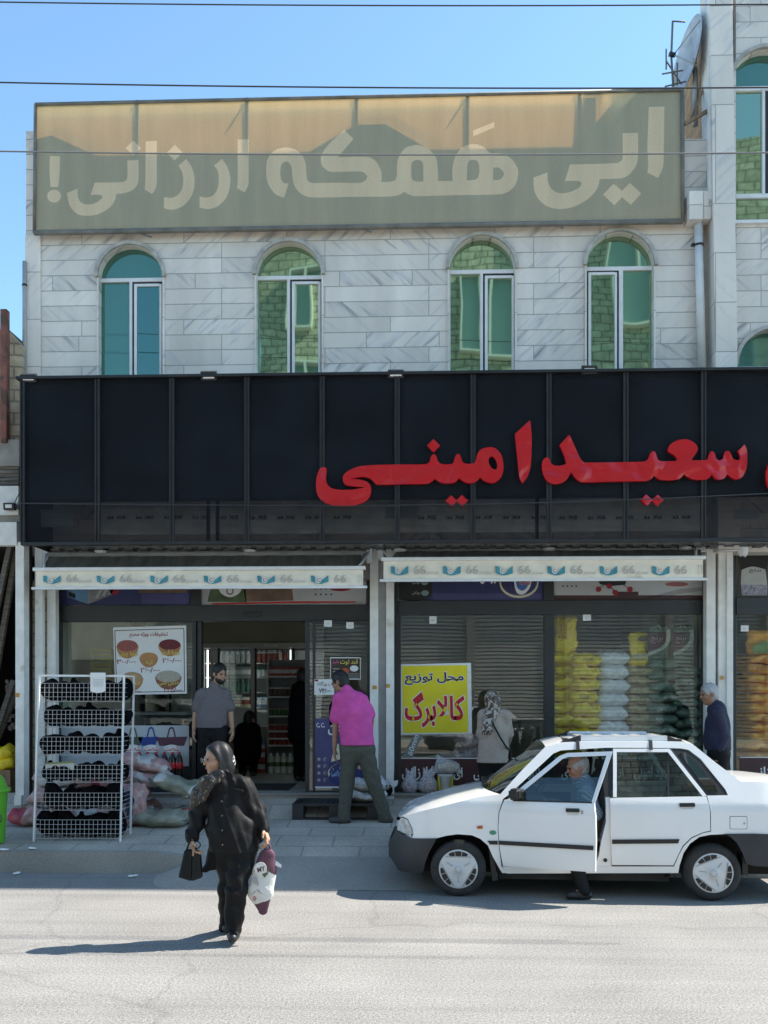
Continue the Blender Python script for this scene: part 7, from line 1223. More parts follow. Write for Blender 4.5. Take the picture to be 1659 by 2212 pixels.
def person(label, A, head, fwd, neck, sh, el, wr, hd, hips, kn, an, toe, torso, top, legs, skin=SKIN, hair='short', hairm=HAIRB, sleeve='long', group=None, h=.0075, up=(0, 0, 1), loose=1.0, hem=None, beard=False, shoem=None, collar=None, handcurl=.35, hs=1.0, legr=(.105, .075, .06), armr=(.062, .052, .042), seated=False, foldf=1.0, handlat=None, hair_top=0, folds=None, topname='shirt', legname='trousers', headr=1.0):
    t = thing('person', label, 'person', A, group); V = lambda p: np.array(p, float)
    head, neck = V(head), V(neck); sh, el, wr, hd, hips, kn, an, toe = ([V(q) for q in L_] for L_ in (sh, el, wr, hd, hips, kn, an, toe)); torso = [(V(p), r) for p, r in torso]
    allp = np.array([head+np.array((0, 0, .2)), head]+[*sh, *el, *wr, *hd, *hips, *kn, *an, *toe]+[p for p, r in torso]); lo_, hi_ = allp.min(0)-.22, allp.max(0)+.22
    fw = unit(fwd); upv = unit(np.array(up)-fw*np.dot(up, fw)); sd = np.cross(fw, upv); R_ = np.array([sd, fw, upv]); k = headr
    H = lambda s_, f_, u_: head+(sd*s_+fw*f_+upv*u_)*k
    bd = unit(sh[1]-sh[0]); bf = unit(np.cross(bd, (0, 0, 1)))           # shoulder line, chest normal (horizontal)
    f = Field(lo_, hi_, h)
    for i in range(len(torso)-1): f.cone(torso[i][0], torso[i+1][0], torso[i][1]*.80, torso[i+1][1]*(.80 if i < len(torso)-2 else .6), .03, (bf, .62))
    f.cone(neck, head-upv*.05*k, .056, .052, .02)
    for a in (0, 1):
        f.cone(sh[a], el[a], .052, .042, .03); f.cone(el[a], wr[a], .042, .028, .01); f.cone(hips[a], kn[a], .08, .055, .03); f.cone(kn[a], an[a], .055, .04, .02); f.cone(an[a], an[a]+(toe[a]-an[a])*.3, .034, .024, .02)
        dv = hd[a]-wr[a]; inw = torso[len(torso)//2][0]-wr[a]; inw[2] = 0; inw = unit(inw); lat = np.cross(inw, unit(dv)); fh = np.array((fw[0], fw[1], 0))
        if handlat: fh = np.array(handlat, float)
        hand(f, wr[a], dv, lat, handcurl, hs, -1 if np.dot(lat, fh) > 0 else 1)
    f.ell(H(0, -.008, .022), (.076*k, .096*k, .105*k), R_, .01); f.ell(H(0, .022, -.045), (.060*k, .068*k, .078*k), R_, .03); f.ell(H(0, .062, -.098), (.026*k, .024*k, .022*k), R_, .03)
    f.cone(H(0, .088, .012), H(0, .107, -.024), .008*k, .0125*k, .012); f.ell(H(0, .086, .026), (.05*k, .014*k, .010*k), R_, .012); f.ell(H(0, .092, -.060), (.024*k, .010*k, .011*k), R_, .008)
    for s_ in (-1, 1): f.ell(H(s_*.033, .098, .006), (.017*k, .013*k, .011*k), R_, .008, True); f.ell(H(s_*.078, -.012, -.006), (.011*k, .021*k, .032*k), R_, .006); f.ell(H(s_*.042, .068, -.03), (.022*k, .02*k, .02*k), R_, .02)
    f.build('body', skin, t)
    def mk(nm, m, fn, hh=.006, lo2=None, hi2=None, fold=None, par=None):
        g = Field(head-.2 if lo2 is None else lo2, head+.2 if hi2 is None else hi2, hh); fn(g); 
        if fold: g.fold(*fold)
        return g.build(nm, m, par or t)
    q = MB()
    for s_ in (-1, 1): c = H(s_*.033, .088, .007); q.lathe([(.0105*k*math.sin(PI*i/6), -.0105*k*math.cos(PI*i/6)) for i in range(7)], c, 10)
    q.build('eyes', EYEM, t); mk('mouth', LIPM, lambda g: g.ell(H(0, .0975, -.060), (.021*k, .006*k, .005*k), R_, 0), .004, H(0, .095, -.06)-.05, H(0, .095, -.06)+.05)
    def hairfn(g):
        g.ell(H(0, -.018, .030+hair_top*.4), (.086*k, .104*k, (.102+hair_top)*k), R_, 0); g.ell(H(0, -.04, -.03), (.078*k, .07*k, .07*k), R_, .02)
        g.ell(H(0, .108, -.024), (.083*k, .086*k, .098*k), R_, .010, True); g.cut(H(0, 0, -.085), -upv)
        for s_ in (-1, 1): g.ell(H(s_*.082, -.0, -.02), (.02*k, .024*k, .036*k), R_, .008, True)
    if hair == 'short': mk('hair', hairm, hairfn, fold=(.006, [(120, 60, 40), (60, 130, 50)], 3))
    if hair == 'fringe':                                               # bald crown, short sides
        mk('hair', hairm, lambda g: (hairfn(g), g.ell(H(0, .02, .10), (.085*k, .12*k, .075*k), R_, .01, True)))
    br = lambda g: [g.cone(H(s_*.018, .094, .028), H(s_*.052, .082, .027), .006*k, .004*k, .0) for s_ in (-1, 1)]
    if hair != 'scarf_back': mk('eyebrows', hairm, br, .004, H(0, .085, .028)-.08, H(0, .085, .028)+.08)
    if beard: mk('beard', HAIRB, lambda g: (g.ell(H(0, .026, -.062), (.066*k, .072*k, .068*k), R_, 0), g.ell(H(0, .066, -.10), (.032*k, .03*k, .03*k), R_, .02), g.ell(H(0, .10, -.02), (.05*k, .06*k, .034*k), R_, .01, True), g.cut(H(0, 0, -.03), upv), g.ell(H(0, .105, -.060), (.020*k, .012*k, .007*k), R_, .004, True)))
    # upper garment
    def topfn(g):
        for i in range(len(torso)-1): g.cone(torso[i][0], torso[i+1][0], torso[i][1], torso[i+1][1], .03, (bf, .70))
        for a in (0, 1):
            g.cone(sh[a]-(sh[a]-neck)*.25, sh[a], armr[0]*.95, armr[0], .03)
            if sleeve == 'short': e_ = sh[a]+(el[a]-sh[a])*.86; g.cone(sh[a], e_, armr[0], armr[0]*1.06, .04)
            else: g.cone(sh[a], el[a], armr[0], armr[1], .04); g.cone(el[a], wr[a]+(wr[a]-el[a])*.02, armr[1], armr[2], .02)
        g.cone(neck-np.array((0, 0, .03)), neck+np.array((0, 0, .028)), .082, .068, .03)
        if foldf: g.fold(.008*foldf, folds or [(34, 12, 9), (18, 10, 34), (-26, 14, 26), (48, 20, -18)], int(head[0]*10) % 9)
        if hem is not None: g.cut(hem, (0, 0, -1))
    tp = mk(topname, top, topfn, .009, lo_-.05, hi_+.05)
    if collar:
        def colfn(g):
            n2 = neck+np.array((0, 0, .035)); g.cone(neck+np.array((0, 0, .0)), n2, .078, .066, 0); g.cone(neck-.05*unit(np.array((0, 0, 1))), n2+np.array((0, 0, .03)), .058, .052, 0, sub=True)
        mk('collar', collar, colfn, .007, neck-.16, neck+.16, par=tp)
    def legfn(g):
        c = (hips[0]+hips[1])/2; g.cone(torso[-1][0]+np.array((0, 0, .06)), c, torso[-1][1]*.86, legr[0]*1.15, .03, (bf, .68)); g.cone(hips[0], hips[1], legr[0]*1.12, legr[0]*1.12, .03, (bf, .82)); g.cone(c, c+np.array((0, 0, .13)) if not seated else c, legr[0]*1.3, legr[0]*1.25, .04, (bf, .8))
        for a in (0, 1): g.cone(hips[a], kn[a], legr[0], legr[1], .03); g.cone(kn[a], an[a]+(an[a]-kn[a])*.03, legr[1], legr[2], .02)
        g.fold(.0065*foldf, [(36, 14, 8), (14, 9, 42), (-26, 12, 30)], 4)
        for a in (0, 1): pass
    mk(legname, legs, legfn, .009, lo_-.05, hi_+.05)
    def shoefn(g, aa):
        for a in aa:
            d = toe[a]-an[a]; d[2] = 0; d = unit(d) if np.linalg.norm(d) > .02 else np.array((0, -1, 0)); b = np.array((an[a][0], an[a][1], toe[a][2])); g.cone(b-d*.05, b+d*.03, .042, .045, .01); g.cone(b+d*.03, np.array((*toe[a][:2], toe[a][2]))-d*.03, .044, .036, .02); g.cone(b, an[a], .045, .046, .02)
    zmin = min(toe[0][2], toe[1][2])
    for a in (0, 1): sh_ = Field(np.minimum(an[a], toe[a])-.12, np.maximum(an[a], toe[a])+.12, .008); shoefn(sh_, (a,)); sh_.build('shoe', shoem or mat('black shoe leather', (.012, .012, .013), .45), t)
    return t, H, (sd, fw, upv), tp
def cvf(ox, oy, sc, Y0): return lambda zx, zy, dy=0.0: tuple(P((ox+zx/sc)/1.8228, (oy+zy/sc)/1.8228, Y0+dy))
BLKC = mat('black crepe cloth', (.006, .006, .007), .62, spec=.22, nz=(40, .3), bump=(14, .25)); BLKT = mat('black trouser cloth', (.007, .007, .008), .65, spec=.2, nz=(40, .3)); BLKD = mat('dull black cloth', (.004, .004, .005), .9, spec=.1)
# ---------------------------------------------------------------- woman crossing the road
wy = G(494, 2036).y; W_ = cvf(600, 2850, 2.458, wy)
wt, WH, wax, wtop = person('woman in black with a dark headscarf crossing the road carrying two bags', (*G(494, 2036)[:2], 0), W_(624, 342), (-.86, -.48, -.12), W_(672, 520), [W_(552, 625), W_(862, 590)], [W_(452, 850, .02), W_(1000, 840, .03)], [W_(378, 1100, -.04), W_(1072, 1010, -.02)], [W_(396, 1200, -.06), W_(1118, 1120, -.05)], [W_(730, 1210, .05), W_(880, 1200, 0)], [W_(745, 1600, .06), W_(815, 1600, -.06)], [W_(735, 1945, .34), W_(785, 1965, 0)], [W_(712, 1990, .20), W_(775, 2085, -.15)],
    [(W_(698, 610), .108), (W_(712, 800), .145), (W_(755, 1020, -.01), .178), (W_(800, 1235), .19)], BLKC, BLKT, SKIN, 'none', HAIRG, 'long', None, .0065, hem=W_(700, 1232), armr=(.066, .066, .044), legr=(.102, .080, .064), foldf=3.0, folds=[(52, 16, 8), (30, 10, -14), (20, 12, 40), (70, 20, 16)], topname='blouse', handcurl=.75, hs=.95, handlat=(0, -1, 0), headr=.93)
def scarf_mat(name, base, spots, sc, th):
    m = bpy.data.materials.new(name); m.use_nodes = True; t = m.node_tree; N = t.nodes; L = t.links; b = N['Principled BSDF']; b.inputs['Roughness'].default_value = .42
    tc = N.new('ShaderNodeTexCoord'); v = N.new('ShaderNodeTexNoise'); v.inputs['Scale'].default_value = sc; v.inputs['Detail'].default_value = 2; v.inputs['Distortion'].default_value = 1.2; L.new(tc.outputs['Object'], v.inputs['Vector'])
    r = N.new('ShaderNodeValToRGB'); e = r.color_ramp.elements; e[0].position = th; e[0].color = (*base, 1); e[1].position = th+.03; e[1].color = (*spots[0], 1); x = e.new(th+.12); x.color = (*spots[1], 1); L.new(v.outputs[0], r.inputs[0]); L.new(r.outputs[0], b.inputs['Base Color']); return m
SCB = mat('black satin scarf', (.010, .010, .012), .5, spec=.35, nz=(20, .3)); SCP = scarf_mat('black floral scarf', (.012, .012, .014), ((.20, .14, .08), (.34, .27, .18)), 30, .60); SCW = scarf_mat('black and white scarf', (.012, .012, .014), ((.6, .58, .52), (.7, .68, .62)), 16, .53)
k = np.array(WH(0, 0, 0)); sd, fw, upv = wax
g = Field(k-.32, k+.26, .0065)
g.ell(WH(0, -.018, .014), (.090, .117, .121), np.array(wax), 0); g.ell(WH(0, -.05, -.06), (.085, .09, .09), np.array(wax), .03); g.cone(WH(0, -.03, -.08), np.array(W_(672, 500)), .085, .075, .03); g.ell(WH(0, .118, -.028), (.112, .148, .124), np.array(wax), .012, True); g.fold(.010, [(44, 30, 10), (30, 44, 14), (60, 20, -12)], 2); g.cut(W_(660, 520), (0, 0, -1)); sc_ = g.build('headscarf', SCB, wt)
g = Field(k-.3, k+.2, .0065); g.ell(WH(0, -.085, -.035), (.072, .062, .085), np.array(wax), 0); g.cone(WH(.05, -.04, -.115), WH(-.02, .05, -.135), .03, .02, .02); g.fold(.005, [(50, 20, 40), (20, 60, -30)], 3); g.build('scarf_back', SCW, sc_)
g = Field(np.array(W_(200, 900))-.15, np.array(W_(760, 440))+.2, .0065)
g.cone(W_(640, 500, -.09), W_(520, 580, -.10), .045, .06, .02, ((0, 1, 0), .5)); g.cone(W_(520, 580, -.10), W_(430, 690, -.06), .06, .05, .02, ((0, 1, 0), .45)); g.cone(W_(430, 690, -.06), W_(290, 722, .0), .03, .008, .02, ((0, 1, 0), .4)); g.cone(W_(450, 690, -.08), W_(372, 830, -.05), .06, .012, .02, ((0, 1, 0), .4)); g.cone(W_(545, 560, -.12), W_(480, 730, -.11), .05, .03, .02, ((0, 1, 0), .4)); g.fold(.006, [(50, 10, 30), (20, 10, 60)], 5); g.build('scarf_tail', SCP, sc_)
g = Field(k-.2, k+.2, .006); g.ell(WH(0, -.006, .032), (.0805, .099, .092), np.array(wax), 0); g.ell(WH(0, .10, -.03), (.1, .10, .112), np.array(wax), .01, True); g.cut(WH(0, 0, -.02), -upv); g.build('hair', mat('dark grey hair', (.13, .12, .11), .6, nz=(70, .5)), wt)
mb = MB(); e0 = np.array(WH(-.034, .118, .006)); e1 = np.array(WH(.034, .118, .006))
for e in (e0, e1): mb.tube([Vector(e)+Vector(sd)*.021*math.cos(a*PI/8)+Vector(upv)*.017*math.sin(a*PI/8) for a in range(17)], .0022, 5)
mb.bar(e0+sd*.02, e1-sd*.02, .002, 5)
for s_ in (-1, 1): mb.bar(WH(s_*.055, .116, .008), WH(s_*.08, -.0, .008), .002, 5)
mb.build('spectacles', mat('thin metal rim', (.35, .33, .3), .3, metal=.8), wt)
mb = MB()
for y in (750, 890, 1030, 1170): c = Vector(W_(672+(y-750)*.02, y, -.17-.012*((y-750)/420.))); mb.lathe([(0, -.004), (.006, -.003), (.006, .003)], (c.x, c.y-.012, c.z), 10, 'y')
mb.build('buttons', mat('dark button', (.06, .06, .06), .3), wtop)
g = Field(np.array(W_(700, 720))-.1, np.array(W_(860, 520))+.15, .007); g.cone(W_(745, 500, -.10), W_(800, 535, -.105), .035, .02, .01, ((0, 1, 0), .4)); g.build('collar', BLKC, wtop)
g = Field(np.array(W_(440, 1470))-.15, np.array(W_(660, 1180))+.2, .008); g.cone(W_(650, 1240, .03), W_(520, 1400, .05), .10, .02, .03, ((0, 1, 0), .5)); g.cone(W_(640, 1330, .03), W_(500, 1420, .05), .07, .012, .03, ((0, 1, 0), .5)); g.fold(.005, [(40, 10, 30)], 1); g.build('blouse_tail', BLKC, wtop)
g = Field(np.array(W_(850, 1190))-.16, np.array(W_(1090, 560))+.16, .008); fl_ = ((0, 1, 0), .5)
g.cone(W_(900, 610, .03), W_(985, 850, .05), .07, .09, .03, fl_); g.cone(W_(985, 850, .05), W_(1010, 1100, .05), .09, .055, .03, fl_); g.fold(.008, [(52, 12, 10), (30, 10, -16), (70, 10, 20)], 6); g.build('blouse_drape', BLKC, wtop)
g = Field(np.array(W_(750, 700))-.1, np.array(W_(890, 600))+.1, .006); g.cone(W_(765, 628, -.105), W_(862, 655, -.10), .022, .02, 0, ((0, 1, 0), .5)); g.cone(W_(770, 660, -.112), W_(850, 690, -.108), .02, .02, .01, ((0, 1, 0), .4)); g.build('pocket_flap', BLKC, wtop)
# handbag
hbg = thing('handbag', 'small black leather handbag hanging from the woman\'s hand', 'handbag', W_(370, 1500, -.08)); LEA = mat('black leather', (.007, .007, .008), .4, spec=.25, nz=(20, .3), bump=(60, .2))
pts = [W_(300, 1225, -.10), W_(385, 1215, -.10), W_(372, 1530, -.10), W_(245, 1490, -.10)]; mb = MB(); dep = Vector((.0, .11, 0))
mb.hexa([Vector(W_(246, 1490, -.13)), Vector(W_(372, 1528, -.13)), Vector(W_(372, 1528, -.13))+dep, Vector(W_(246, 1490, -.13))+dep, Vector(W_(305, 1225, -.10)), Vector(W_(385, 1215, -.10)), Vector(W_(385, 1215, -.10))+dep*.4, Vector(W_(305, 1225, -.10))+dep*.4]); mb.build('front_panel', LEA, hbg, bevel=.012)
mb = MB(); mb.hexa([Vector(W_(374, 1527, -.12)), Vector(W_(474, 1495, -.09)), Vector(W_(474, 1495, -.09))+dep*.6, Vector(W_(374, 1527, -.12))+dep, Vector(W_(388, 1215, -.10)), Vector(W_(460, 1240, -.08)), Vector(W_(460, 1240, -.08))+dep*.4, Vector(W_(388, 1215, -.10))+dep*.5]); mb.build('side_panel', LEA, hbg, bevel=.008)
mb = MB(); mb.tube([W_(330+30*0+(95*i/8), 1225-95*math.sin(PI*i/8), -.09) for i in range(9)], .008, 6); mb.build('handle', LEA, hbg); mb = MB(); mb.tube([W_(432+32*math.cos(a*PI/6), 1172+34*math.sin(a*PI/6), -.10) for a in range(13)], .0045, 6); mb.build('ring', LEA, hbg); mb = MB(); mb.hexa([W_(382, 1280, -.115), W_(402, 1282, -.115), W_(402, 1282, -.105), W_(382, 1280, -.105), W_(388, 1190, -.11), W_(412, 1192, -.11), W_(412, 1192, -.1), W_(388, 1190, -.1)]); mb.build('leather_tag', mat('tan leather', (.28, .17, .11), .5), hbg)
# shopping bag
sb = thing('shopping_bag', 'white and maroon printed shopping bag hanging from the woman\'s hand', 'shopping bag', W_(1060, 1850, -.04)); CRIM = mat('maroon bag print', (.33, .012, .035), .4, nz=(12, .2), bump=(30, .3)); WBAG = mat('white woven bag', (.66, .65, .62), .4, nz=(10, .08), bump=(25, .35))
g = Field(np.array(W_(900, 1880))-.12, np.array(W_(1230, 1200))+.16, .0065); fl = ((0, 1, 0), .42); g.cone(W_(1110, 1285, -.05), W_(1090, 1420, -.05), .062, .088, .02, fl); g.cone(W_(1090, 1420, -.05), W_(1045, 1620, -.05), .088, .098, .02, fl); g.cone(W_(1045, 1620, -.05), W_(1072, 1805, -.05), .095, .036, .02, fl); g.fold(.005, [(40, 10, 20), (15, 10, 50), (-40, 0, 30)], 8); o = g.build('bag_body', WBAG, sb)
wz = lambda zx, zy: W_(zx, zy, -.05)[2]
o.data.materials.append(CRIM); L0 = wloc(sb); A_ = Vector(W_(1010, 1345, -.05)); B_ = Vector(W_(1185, 1455, -.05)); C_ = Vector(W_(990, 1745, -.05)); D_ = Vector(W_(1130, 1700, -.05))
for p in o.data.polygons:
    c = p.center+L0; tz = A_.z+(B_.z-A_.z)*(c.x-A_.x)/(B_.x-A_.x); bz_ = C_.z+(D_.z-C_.z)*(c.x-C_.x)/(D_.x-C_.x)
    if c.z > tz or c.z < bz_: p.material_index = 1
def bagmark(pts, m, nm, dy=-.098): me = fill2d([[(W_(x, y, dy)[0], W_(x, y, dy)[2]) for x, y in pts]], .006, nm); me.transform(Matrix.Translation((0, wy+dy, 0)) @ STAND); me.materials.append(m); return link(nm, me, sb)
bagmark([(1048+58*math.cos(i*PI/10), 1400+62*math.sin(i*PI/10)) for i in range(20)], WBAG, 'logo_disc', -.087); bagmark([(1062, 1450), (1110, 1440), (1125, 1390), (1130, 1400), (1120, 1450), (1085, 1490)], mat('olive print', (.10, .11, .04), .6), 'leaf_print', -.088)
def bagtext(s, x0, y0, x1, y1, m, rot, dy=-.0945): d0 = lambda x, y: ((600+x/2.458)/1.8228, (2850+y/2.458)/1.8228); a = d0(x0, y0); b = d0(x1, y1); write(s, *a, *b, wy+dy, m, 'lettering', sb, .002, .015, False, rot=rot)
bagtext('MY', 1012, 1375, 1085, 1440, CRIM, .25, -.0932); LG_ = mat('light grey print', (.38, .37, .36), .6)
for i in range(3): bagmark([(955+i*22, 1470+i*10), (962+i*22, 1468+i*10), (990+i*18, 1540+i*14), (983+i*18, 1543+i*14)], LG_, 'text_line', -.093)
bagmark([(990+18*math.cos(i*PI/8), 1690+24*math.sin(i*PI/8)) for i in range(16)], mat('pink seal print', (.42, .22, .22), .6), 'seal_print', -.083); bagmark([(1010, 1600), (1060, 1630), (1070, 1650), (1020, 1625)], LG_, 'text_line', -.094); bagmark([(960, 1650), (1000, 1620), (1003, 1626), (962, 1660)], LG_, 'text_line', -.092)
mb = MB(); mb.tube([W_(1085, 1250, -.05), W_(1098, 1180, -.05), W_(1128, 1165, -.05), W_(1140, 1190, -.05), W_(1128, 1270, -.05)], .009, 6); mb.build('handle', CRIM, sb); mb = MB(); mb.hexa([W_(1185, 1370, -.06), W_(1250, 1395, -.06), W_(1250, 1395, -.05), W_(1185, 1370, -.05), W_(1195, 1325, -.06), W_(1248, 1362, -.06), W_(1248, 1362, -.05), W_(1195, 1325, -.05)]); mb.hexa([W_(1010, 1250, -.03), W_(1050, 1240, -.03), W_(1050, 1240, -.02), W_(1010, 1250, -.02), W_(1020, 1205, -.03), W_(1055, 1225, -.03), W_(1055, 1225, -.02), W_(1020, 1205, -.02)]); mb.build('paper_slip', PAPER, sb)
# ---------------------------------------------------------------- man in grey polo on the threshold
B_ = cvf(600, 2300, 1.8433, 12.0); FZ = FLZ+.02
def zfix(p, z): return (p[0], p[1], z)
person('bearded man in a grey polo shirt and black trousers looking down on the threshold', (P(450, 1700, 12.0).x, 12.0, FZ), B_(487, 652, -.03), (.70, -.66, -.24), B_(452, 748), [B_(352, 804), B_(530, 802)], [B_(316, 915, .02), B_(563, 912, .02)], [B_(303, 1050, -.02), B_(580, 1045, -.02)], [B_(298, 1110, -.05), B_(582, 1095, -.05)], [B_(395, 1080), B_(490, 1080)], [B_(385, 1280, -.02), B_(485, 1280, -.03)], [zfix(B_(375, 1470), FZ+.08), zfix(B_(478, 1470), FZ+.08)], [zfix(B_(365, 1500, -.17), FZ+.04), zfix(B_(490, 1500, -.17), FZ+.04)],
    [(B_(442, 808), .13), (B_(440, 890), .185), (B_(432, 980), .195), (B_(432, 1060), .20)], mat('mauve grey polo cloth', (.145, .128, .138), .85, nz=(50, .15), bump=(120, .15)), BLKT, SKIN, 'short', HAIRB, 'short', beard=True, hem=B_(430, 1042), collar=mat('mauve grey polo cloth', (.145, .128, .138)), armr=(.066, .058, .05), foldf=1.5, hair_top=.012, legr=(.115, .088, .07), topname='polo_shirt', handlat=(.3, -1, 0))
# ---------------------------------------------------------------- stooping man in a bright pink shirt
Cc = cvf(1100, 2600, 3.016, 11.15); cz = ground_z(-.5, 11.12); PINK = mat('bright pink cotton', (.60, .075, .32), .85, nz=(7, .18), bump=(90, .2)); OLIV = mat('olive grey trouser cloth', (.075, .075, .058), .85, nz=(30, .2), bump=(80, .15))
pt, _, _, ptop = person('dark haired man in a bright pink shirt stooping beside the black pallet', (P(735, 1770, 11.15).x, 11.15, cz), Cc(722, 258, .06), (-.86, .42, -.34), Cc(800, 385), [Cc(708, 462), Cc(975, 470)], [Cc(668, 720, .04), Cc(1085, 665, .06)], [Cc(655, 1030, .02), Cc(1085, 860, .16)], [Cc(655, 1130, .0), Cc(1060, 930, .22)], [Cc(845, 1075), Cc(1015, 1075)], [Cc(805, 1420, .03), Cc(1115, 1430, .02)], [zfix(Cc(765, 1830), cz+.085), zfix(Cc(1255, 1815, .05), cz+.085)], [zfix(Cc(590, 1905, .0), cz+.04), zfix(Cc(1350, 1880, .03), cz+.04)],
    [(Cc(848, 462), .125), (Cc(880, 620), .19), (Cc(915, 830), .195), (Cc(930, 1000), .205)], PINK, OLIV, SKIN2, 'short', HAIRB, 'short', hem=Cc(900, 1005), armr=(.070, .068, .05), legr=(.112, .09, .072), foldf=1.7, folds=[(46, 14, 6), (24, 10, 18), (-30, 14, 16), (64, 20, -8)], hair_top=.012, shoem=mat('worn grey shoe', (.05, .05, .055), .7), collar=PINK, handlat=(-.3, 1, 0), handcurl=.25)
g = Field(np.array(Cc(560, 820))-.1, np.array(Cc(760, 330, .2))+.12, .008); g.cone(Cc(705, 420, .09), Cc(655, 560, .08), .06, .05, .03); g.cone(Cc(655, 560, .08), Cc(640, 770, .09), .062, .05, .03); g.fold(.004, [(30, 10, 20)], 1); g.cut(Cc(640, 775), (0, 0, -1)); g.build('dark_front_panel', BLKD, ptop)
# ---------------------------------------------------------------- woman in beige at the window
D_ = cvf(1450, 2200, 1.952, 11.6); dz = ground_z(1.4, 11.6); BEI = mat('beige coat cloth', (.40, .32, .27), .85, nz=(25, .08), bump=(90, .15))
wt2, DH, dax, dtop = person('woman in a beige tunic and patterned headscarf facing the shop window', (P(1065, 1760, 11.6).x, 11.6, dz), D_(948, 1092, .03), (-.35, .93, -.12), D_(955, 1175), [D_(885, 1205), D_(1052, 1205)], [D_(868, 1340, .05), D_(1078, 1345, .04)], [D_(895, 1330, .26), D_(1060, 1420, .22)], [D_(915, 1300, .32), D_(1030, 1430, .28)], [D_(910, 1570), D_(1010, 1570)], [D_(905, 1770, -.01), D_(1015, 1770, -.01)], [zfix(D_(903, 1930), dz+.08), zfix(D_(1018, 1930), dz+.08)], [zfix(D_(895, 1960, .15), dz+.04), zfix(D_(1025, 1960, .15), dz+.04)],
    [(D_(960, 1215), .13), (D_(965, 1330), .18), (D_(962, 1460), .185), (D_(957, 1570), .20)], BEI, BLKT, SKIN, 'none', HAIRB, 'long', hem=D_(950, 1566), armr=(.068, .062, .05), foldf=.8, topname='tunic', legr=(.10, .078, .065))
SCD = scarf_mat('brown leopard scarf', (.07, .04, .03), ((.20, .13, .10), (.42, .38, .34)), 16, .47)
k = np.array(DH(0, 0, 0)); g = Field(k-.42, k+.26, .008); g.ell(DH(0, -.02, .015), (.096, .122, .118), np.array(dax), 0); g.cone(DH(0, -.05, -.06), D_(950, 1200, -.02), .09, .10, .03); g.cone(D_(940, 1190, -.08), D_(915, 1300, -.12), .075, .07, .03, ((0, 1, 0), .5)); g.cone(D_(915, 1300, -.12), D_(900, 1395, -.12), .07, .045, .02, ((0, 1, 0), .4)); g.ell(DH(0, .13, -.02), (.1, .1, .115), np.array(dax), .01, True); g.fold(.005, [(40, 10, 20), (10, 20, 50)], 3); g.build('headscarf', SCD, wt2)
g = Field(k-.1, k+.22, .008); g.ell(DH(0, -.0, .085), (.06, .07, .05), np.array(dax), 0); g.build('hair', HAIRB, wt2)
sbg = thing('shoulder_bag', 'small black shoulder bag on a strap across the beige tunic', 'bag', D_(1090, 1545, -.02)); mb = MB(); a, b = D_(1068, 1545, -.04), D_(1105, 1470, -.04); mb.box((a[0], a[1], a[2]), (b[0], b[1]+.12, b[2])); mb.build('bag_body', LEA, sbg, bevel=.015); mb = MB(); mb.tube([D_(1085, 1470, -.03), D_(1055, 1440, -.15), D_(1015, 1375, -.165), D_(975, 1300, -.15), D_(920, 1215, -.10)], .011, 6); mb.build('strap', LEA, sbg)
# ---------------------------------------------------------------- old man in navy
E_ = cvf(2100, 2200, 1.7955, 11.3); ez = ground_z(4.2, 11.3); NAVC = mat('navy striped shirt', (.020, .020, .048), .8, nz=(30, .25))
person('white haired old man in a navy shirt walking past behind the car', (P(1552, 1770, 11.3).x, 11.3, ez), E_(1240, 955), (-.97, -.1, -.2), E_(1275, 1055), [E_(1300, 1090, -.17), E_(1310, 1090, .17)], [E_(1345, 1255, -.2), E_(1335, 1250, .2)], [E_(1315, 1370, -.2), E_(1280, 1360, .2)], [E_(1300, 1440, -.2), E_(1255, 1420, .2)], [E_(1310, 1380, -.09), E_(1310, 1380, .09)], [E_(1290, 1610, -.09), E_(1335, 1610, .09)], [zfix(E_(1300, 1800, -.09), ez+.08), zfix(E_(1380, 1800, .09), ez+.1)], [zfix(E_(1230, 1840, -.09), ez+.04), zfix(E_(1320, 1840, .09), ez+.04)],
    [(E_(1305, 1090), .15), (E_(1302, 1180), .205), (E_(1298, 1280), .22), (E_(1310, 1370), .21)], NAVC, BLKT, SKIN2, 'short', HAIRG, 'long', hem=E_(1310, 1350), armr=(.07, .06, .048), foldf=.7, legr=(.13, .10, .08), collar=NAVC)
# ---------------------------------------------------------------- driver
def D5(zx, zy, d): x, z = CL(zx, zy, d); q = ORG+eX*x+eN*(-.80+d); return (q.x, q.y, z)
def plaid():
    m = bpy.data.materials.new('blue plaid shirt'); m.use_nodes = True; t = m.node_tree; N = t.nodes; L = t.links; b = N['Principled BSDF']; b.inputs['Roughness'].default_value = .8
    tc = N.new('ShaderNodeTexCoord'); w1 = N.new('ShaderNodeTexWave'); w1.inputs['Scale'].default_value = 14; w1.inputs['Distortion'].default_value = 4; w1.bands_direction = 'DIAGONAL'; L.new(tc.outputs['Object'], w1.inputs['Vector'])
    r = N.new('ShaderNodeValToRGB'); r.color_ramp.elements[0].position = .45; r.color_ramp.elements[1].position = .65; r.color_ramp.elements[0].color = (.13, .20, .30, 1); r.color_ramp.elements[1].color = (.36, .44, .52, 1); L.new(w1.outputs[0], r.inputs[0]); L.new(r.outputs[0], b.inputs['Base Color']); return m
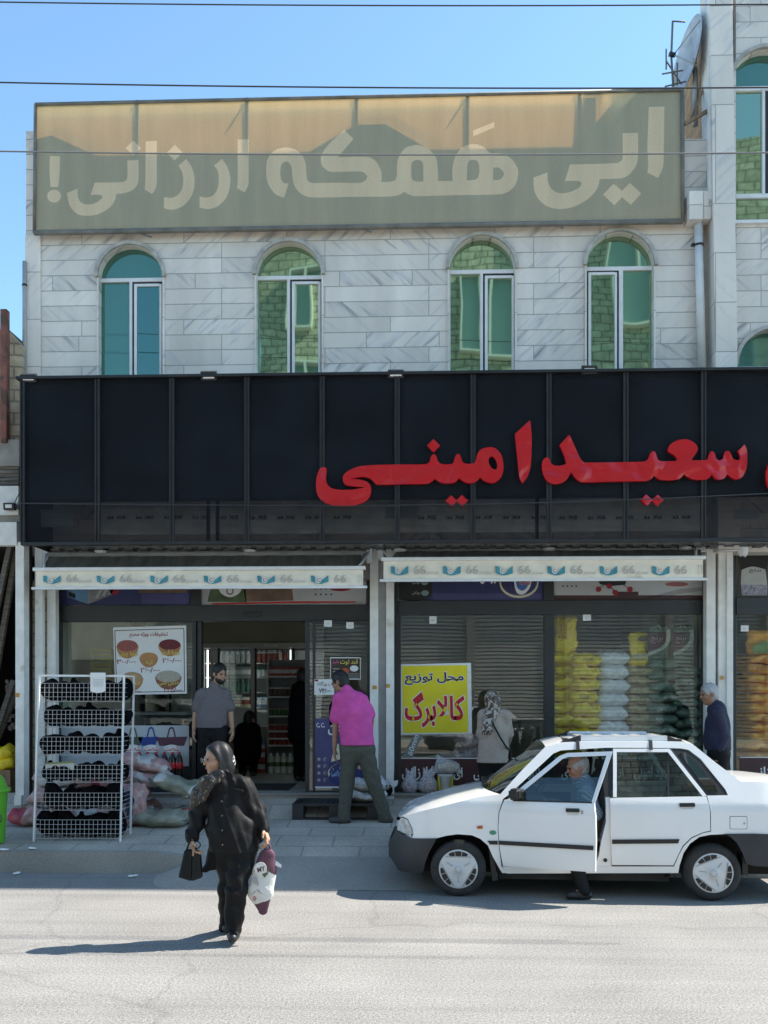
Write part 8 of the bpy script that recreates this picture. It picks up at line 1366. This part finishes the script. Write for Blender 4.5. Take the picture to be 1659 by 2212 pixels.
person('grey balding driver in a blue striped shirt climbing out with one foot on the road', D5(900, 500, .4), D5(868, 233, .42), (-.96, -.12, -.22), D5(892, 292, .42), [D5(908, 335, .26), D5(905, 332, .60)], [D5(945, 425, .20), D5(860, 410, .62)], [D5(865, 440, .16), D5(760, 380, .58)], [D5(835, 430, .16), D5(735, 370, .58)], [D5(930, 470, .34), D5(930, 470, .52)], [D5(835, 545, .10), D5(780, 480, .55)], [zfix(D5(893, 742, .0), .09), D5(725, 610, .55)], [zfix(D5(822, 785, -.04), .042), D5(670, 625, .55)],
    [(D5(905, 330, .43), .14), (D5(918, 400, .43), .175), (D5(930, 465, .43), .18)], plaid(), BLKT, mat('ruddy skin', (.44, .22, .16), .5, nz=(18, .15)), 'fringe', HAIRG, 'long', seated=True, armr=(.07, .06, .045), foldf=.8, collar=None, legr=(.09, .075, .06))
# ---------------------------------------------------------------- dim figures inside the shop
I_ = cvf(750, 2450, 3.016, 13.9)
person('person in dark clothes seen from behind standing inside the doorway', (P(648, 1690, 13.9).x, 13.9, FLZ), I_(1335, 650), (.2, .97, -.1), I_(1325, 750), [I_(1262, 790), I_(1400, 790)], [I_(1240, 980, .02), I_(1425, 980, .02)], [I_(1235, 1170, .02), I_(1430, 1170, .02)], [I_(1240, 1240, .02), I_(1425, 1240, .02)], [I_(1280, 1250), I_(1370, 1250)], [I_(1285, 1560), I_(1360, 1560)], [zfix(I_(1275, 1840), FLZ+.08), zfix(I_(1350, 1840), FLZ+.08)], [zfix(I_(1260, 1860, .14), FLZ+.04), zfix(I_(1365, 1860, .14), FLZ+.04)],
    [(I_(1325, 800), .14), (I_(1320, 950), .19), (I_(1320, 1150), .20), (I_(1320, 1330), .21)], BLKD, BLKD, SKIN, 'short', HAIRB, 'long', armr=(.075, .065, .05), foldf=.5, h=.01)
J_ = cvf(750, 2450, 3.016, 14.6)
person('small figure in dark clothes beside the milk bottles inside the shop', (P(540, 1650, 14.6).x, 14.6, FLZ), J_(705, 1150), (.5, .8, -.3), J_(690, 1235), [J_(610, 1270), J_(765, 1275)], [J_(570, 1420, .05), J_(790, 1400, .1)], [J_(620, 1500, .2), J_(740, 1480, .25)], [J_(650, 1530, .25), J_(720, 1500, .3)], [J_(640, 1560), J_(720, 1560)], [J_(600, 1480, .3), J_(760, 1470, .3)], [zfix(J_(620, 1640, .1), FLZ+.08), zfix(J_(745, 1640, .1), FLZ+.08)], [zfix(J_(600, 1650, .25), FLZ+.04), zfix(J_(765, 1650, .25), FLZ+.04)],
    [(J_(690, 1280), .15), (J_(685, 1400), .21), (J_(680, 1540), .22)], BLKD, BLKD, SKIN, 'short', HAIRB, 'long', foldf=.5, h=.012, armr=(.085, .075, .06))
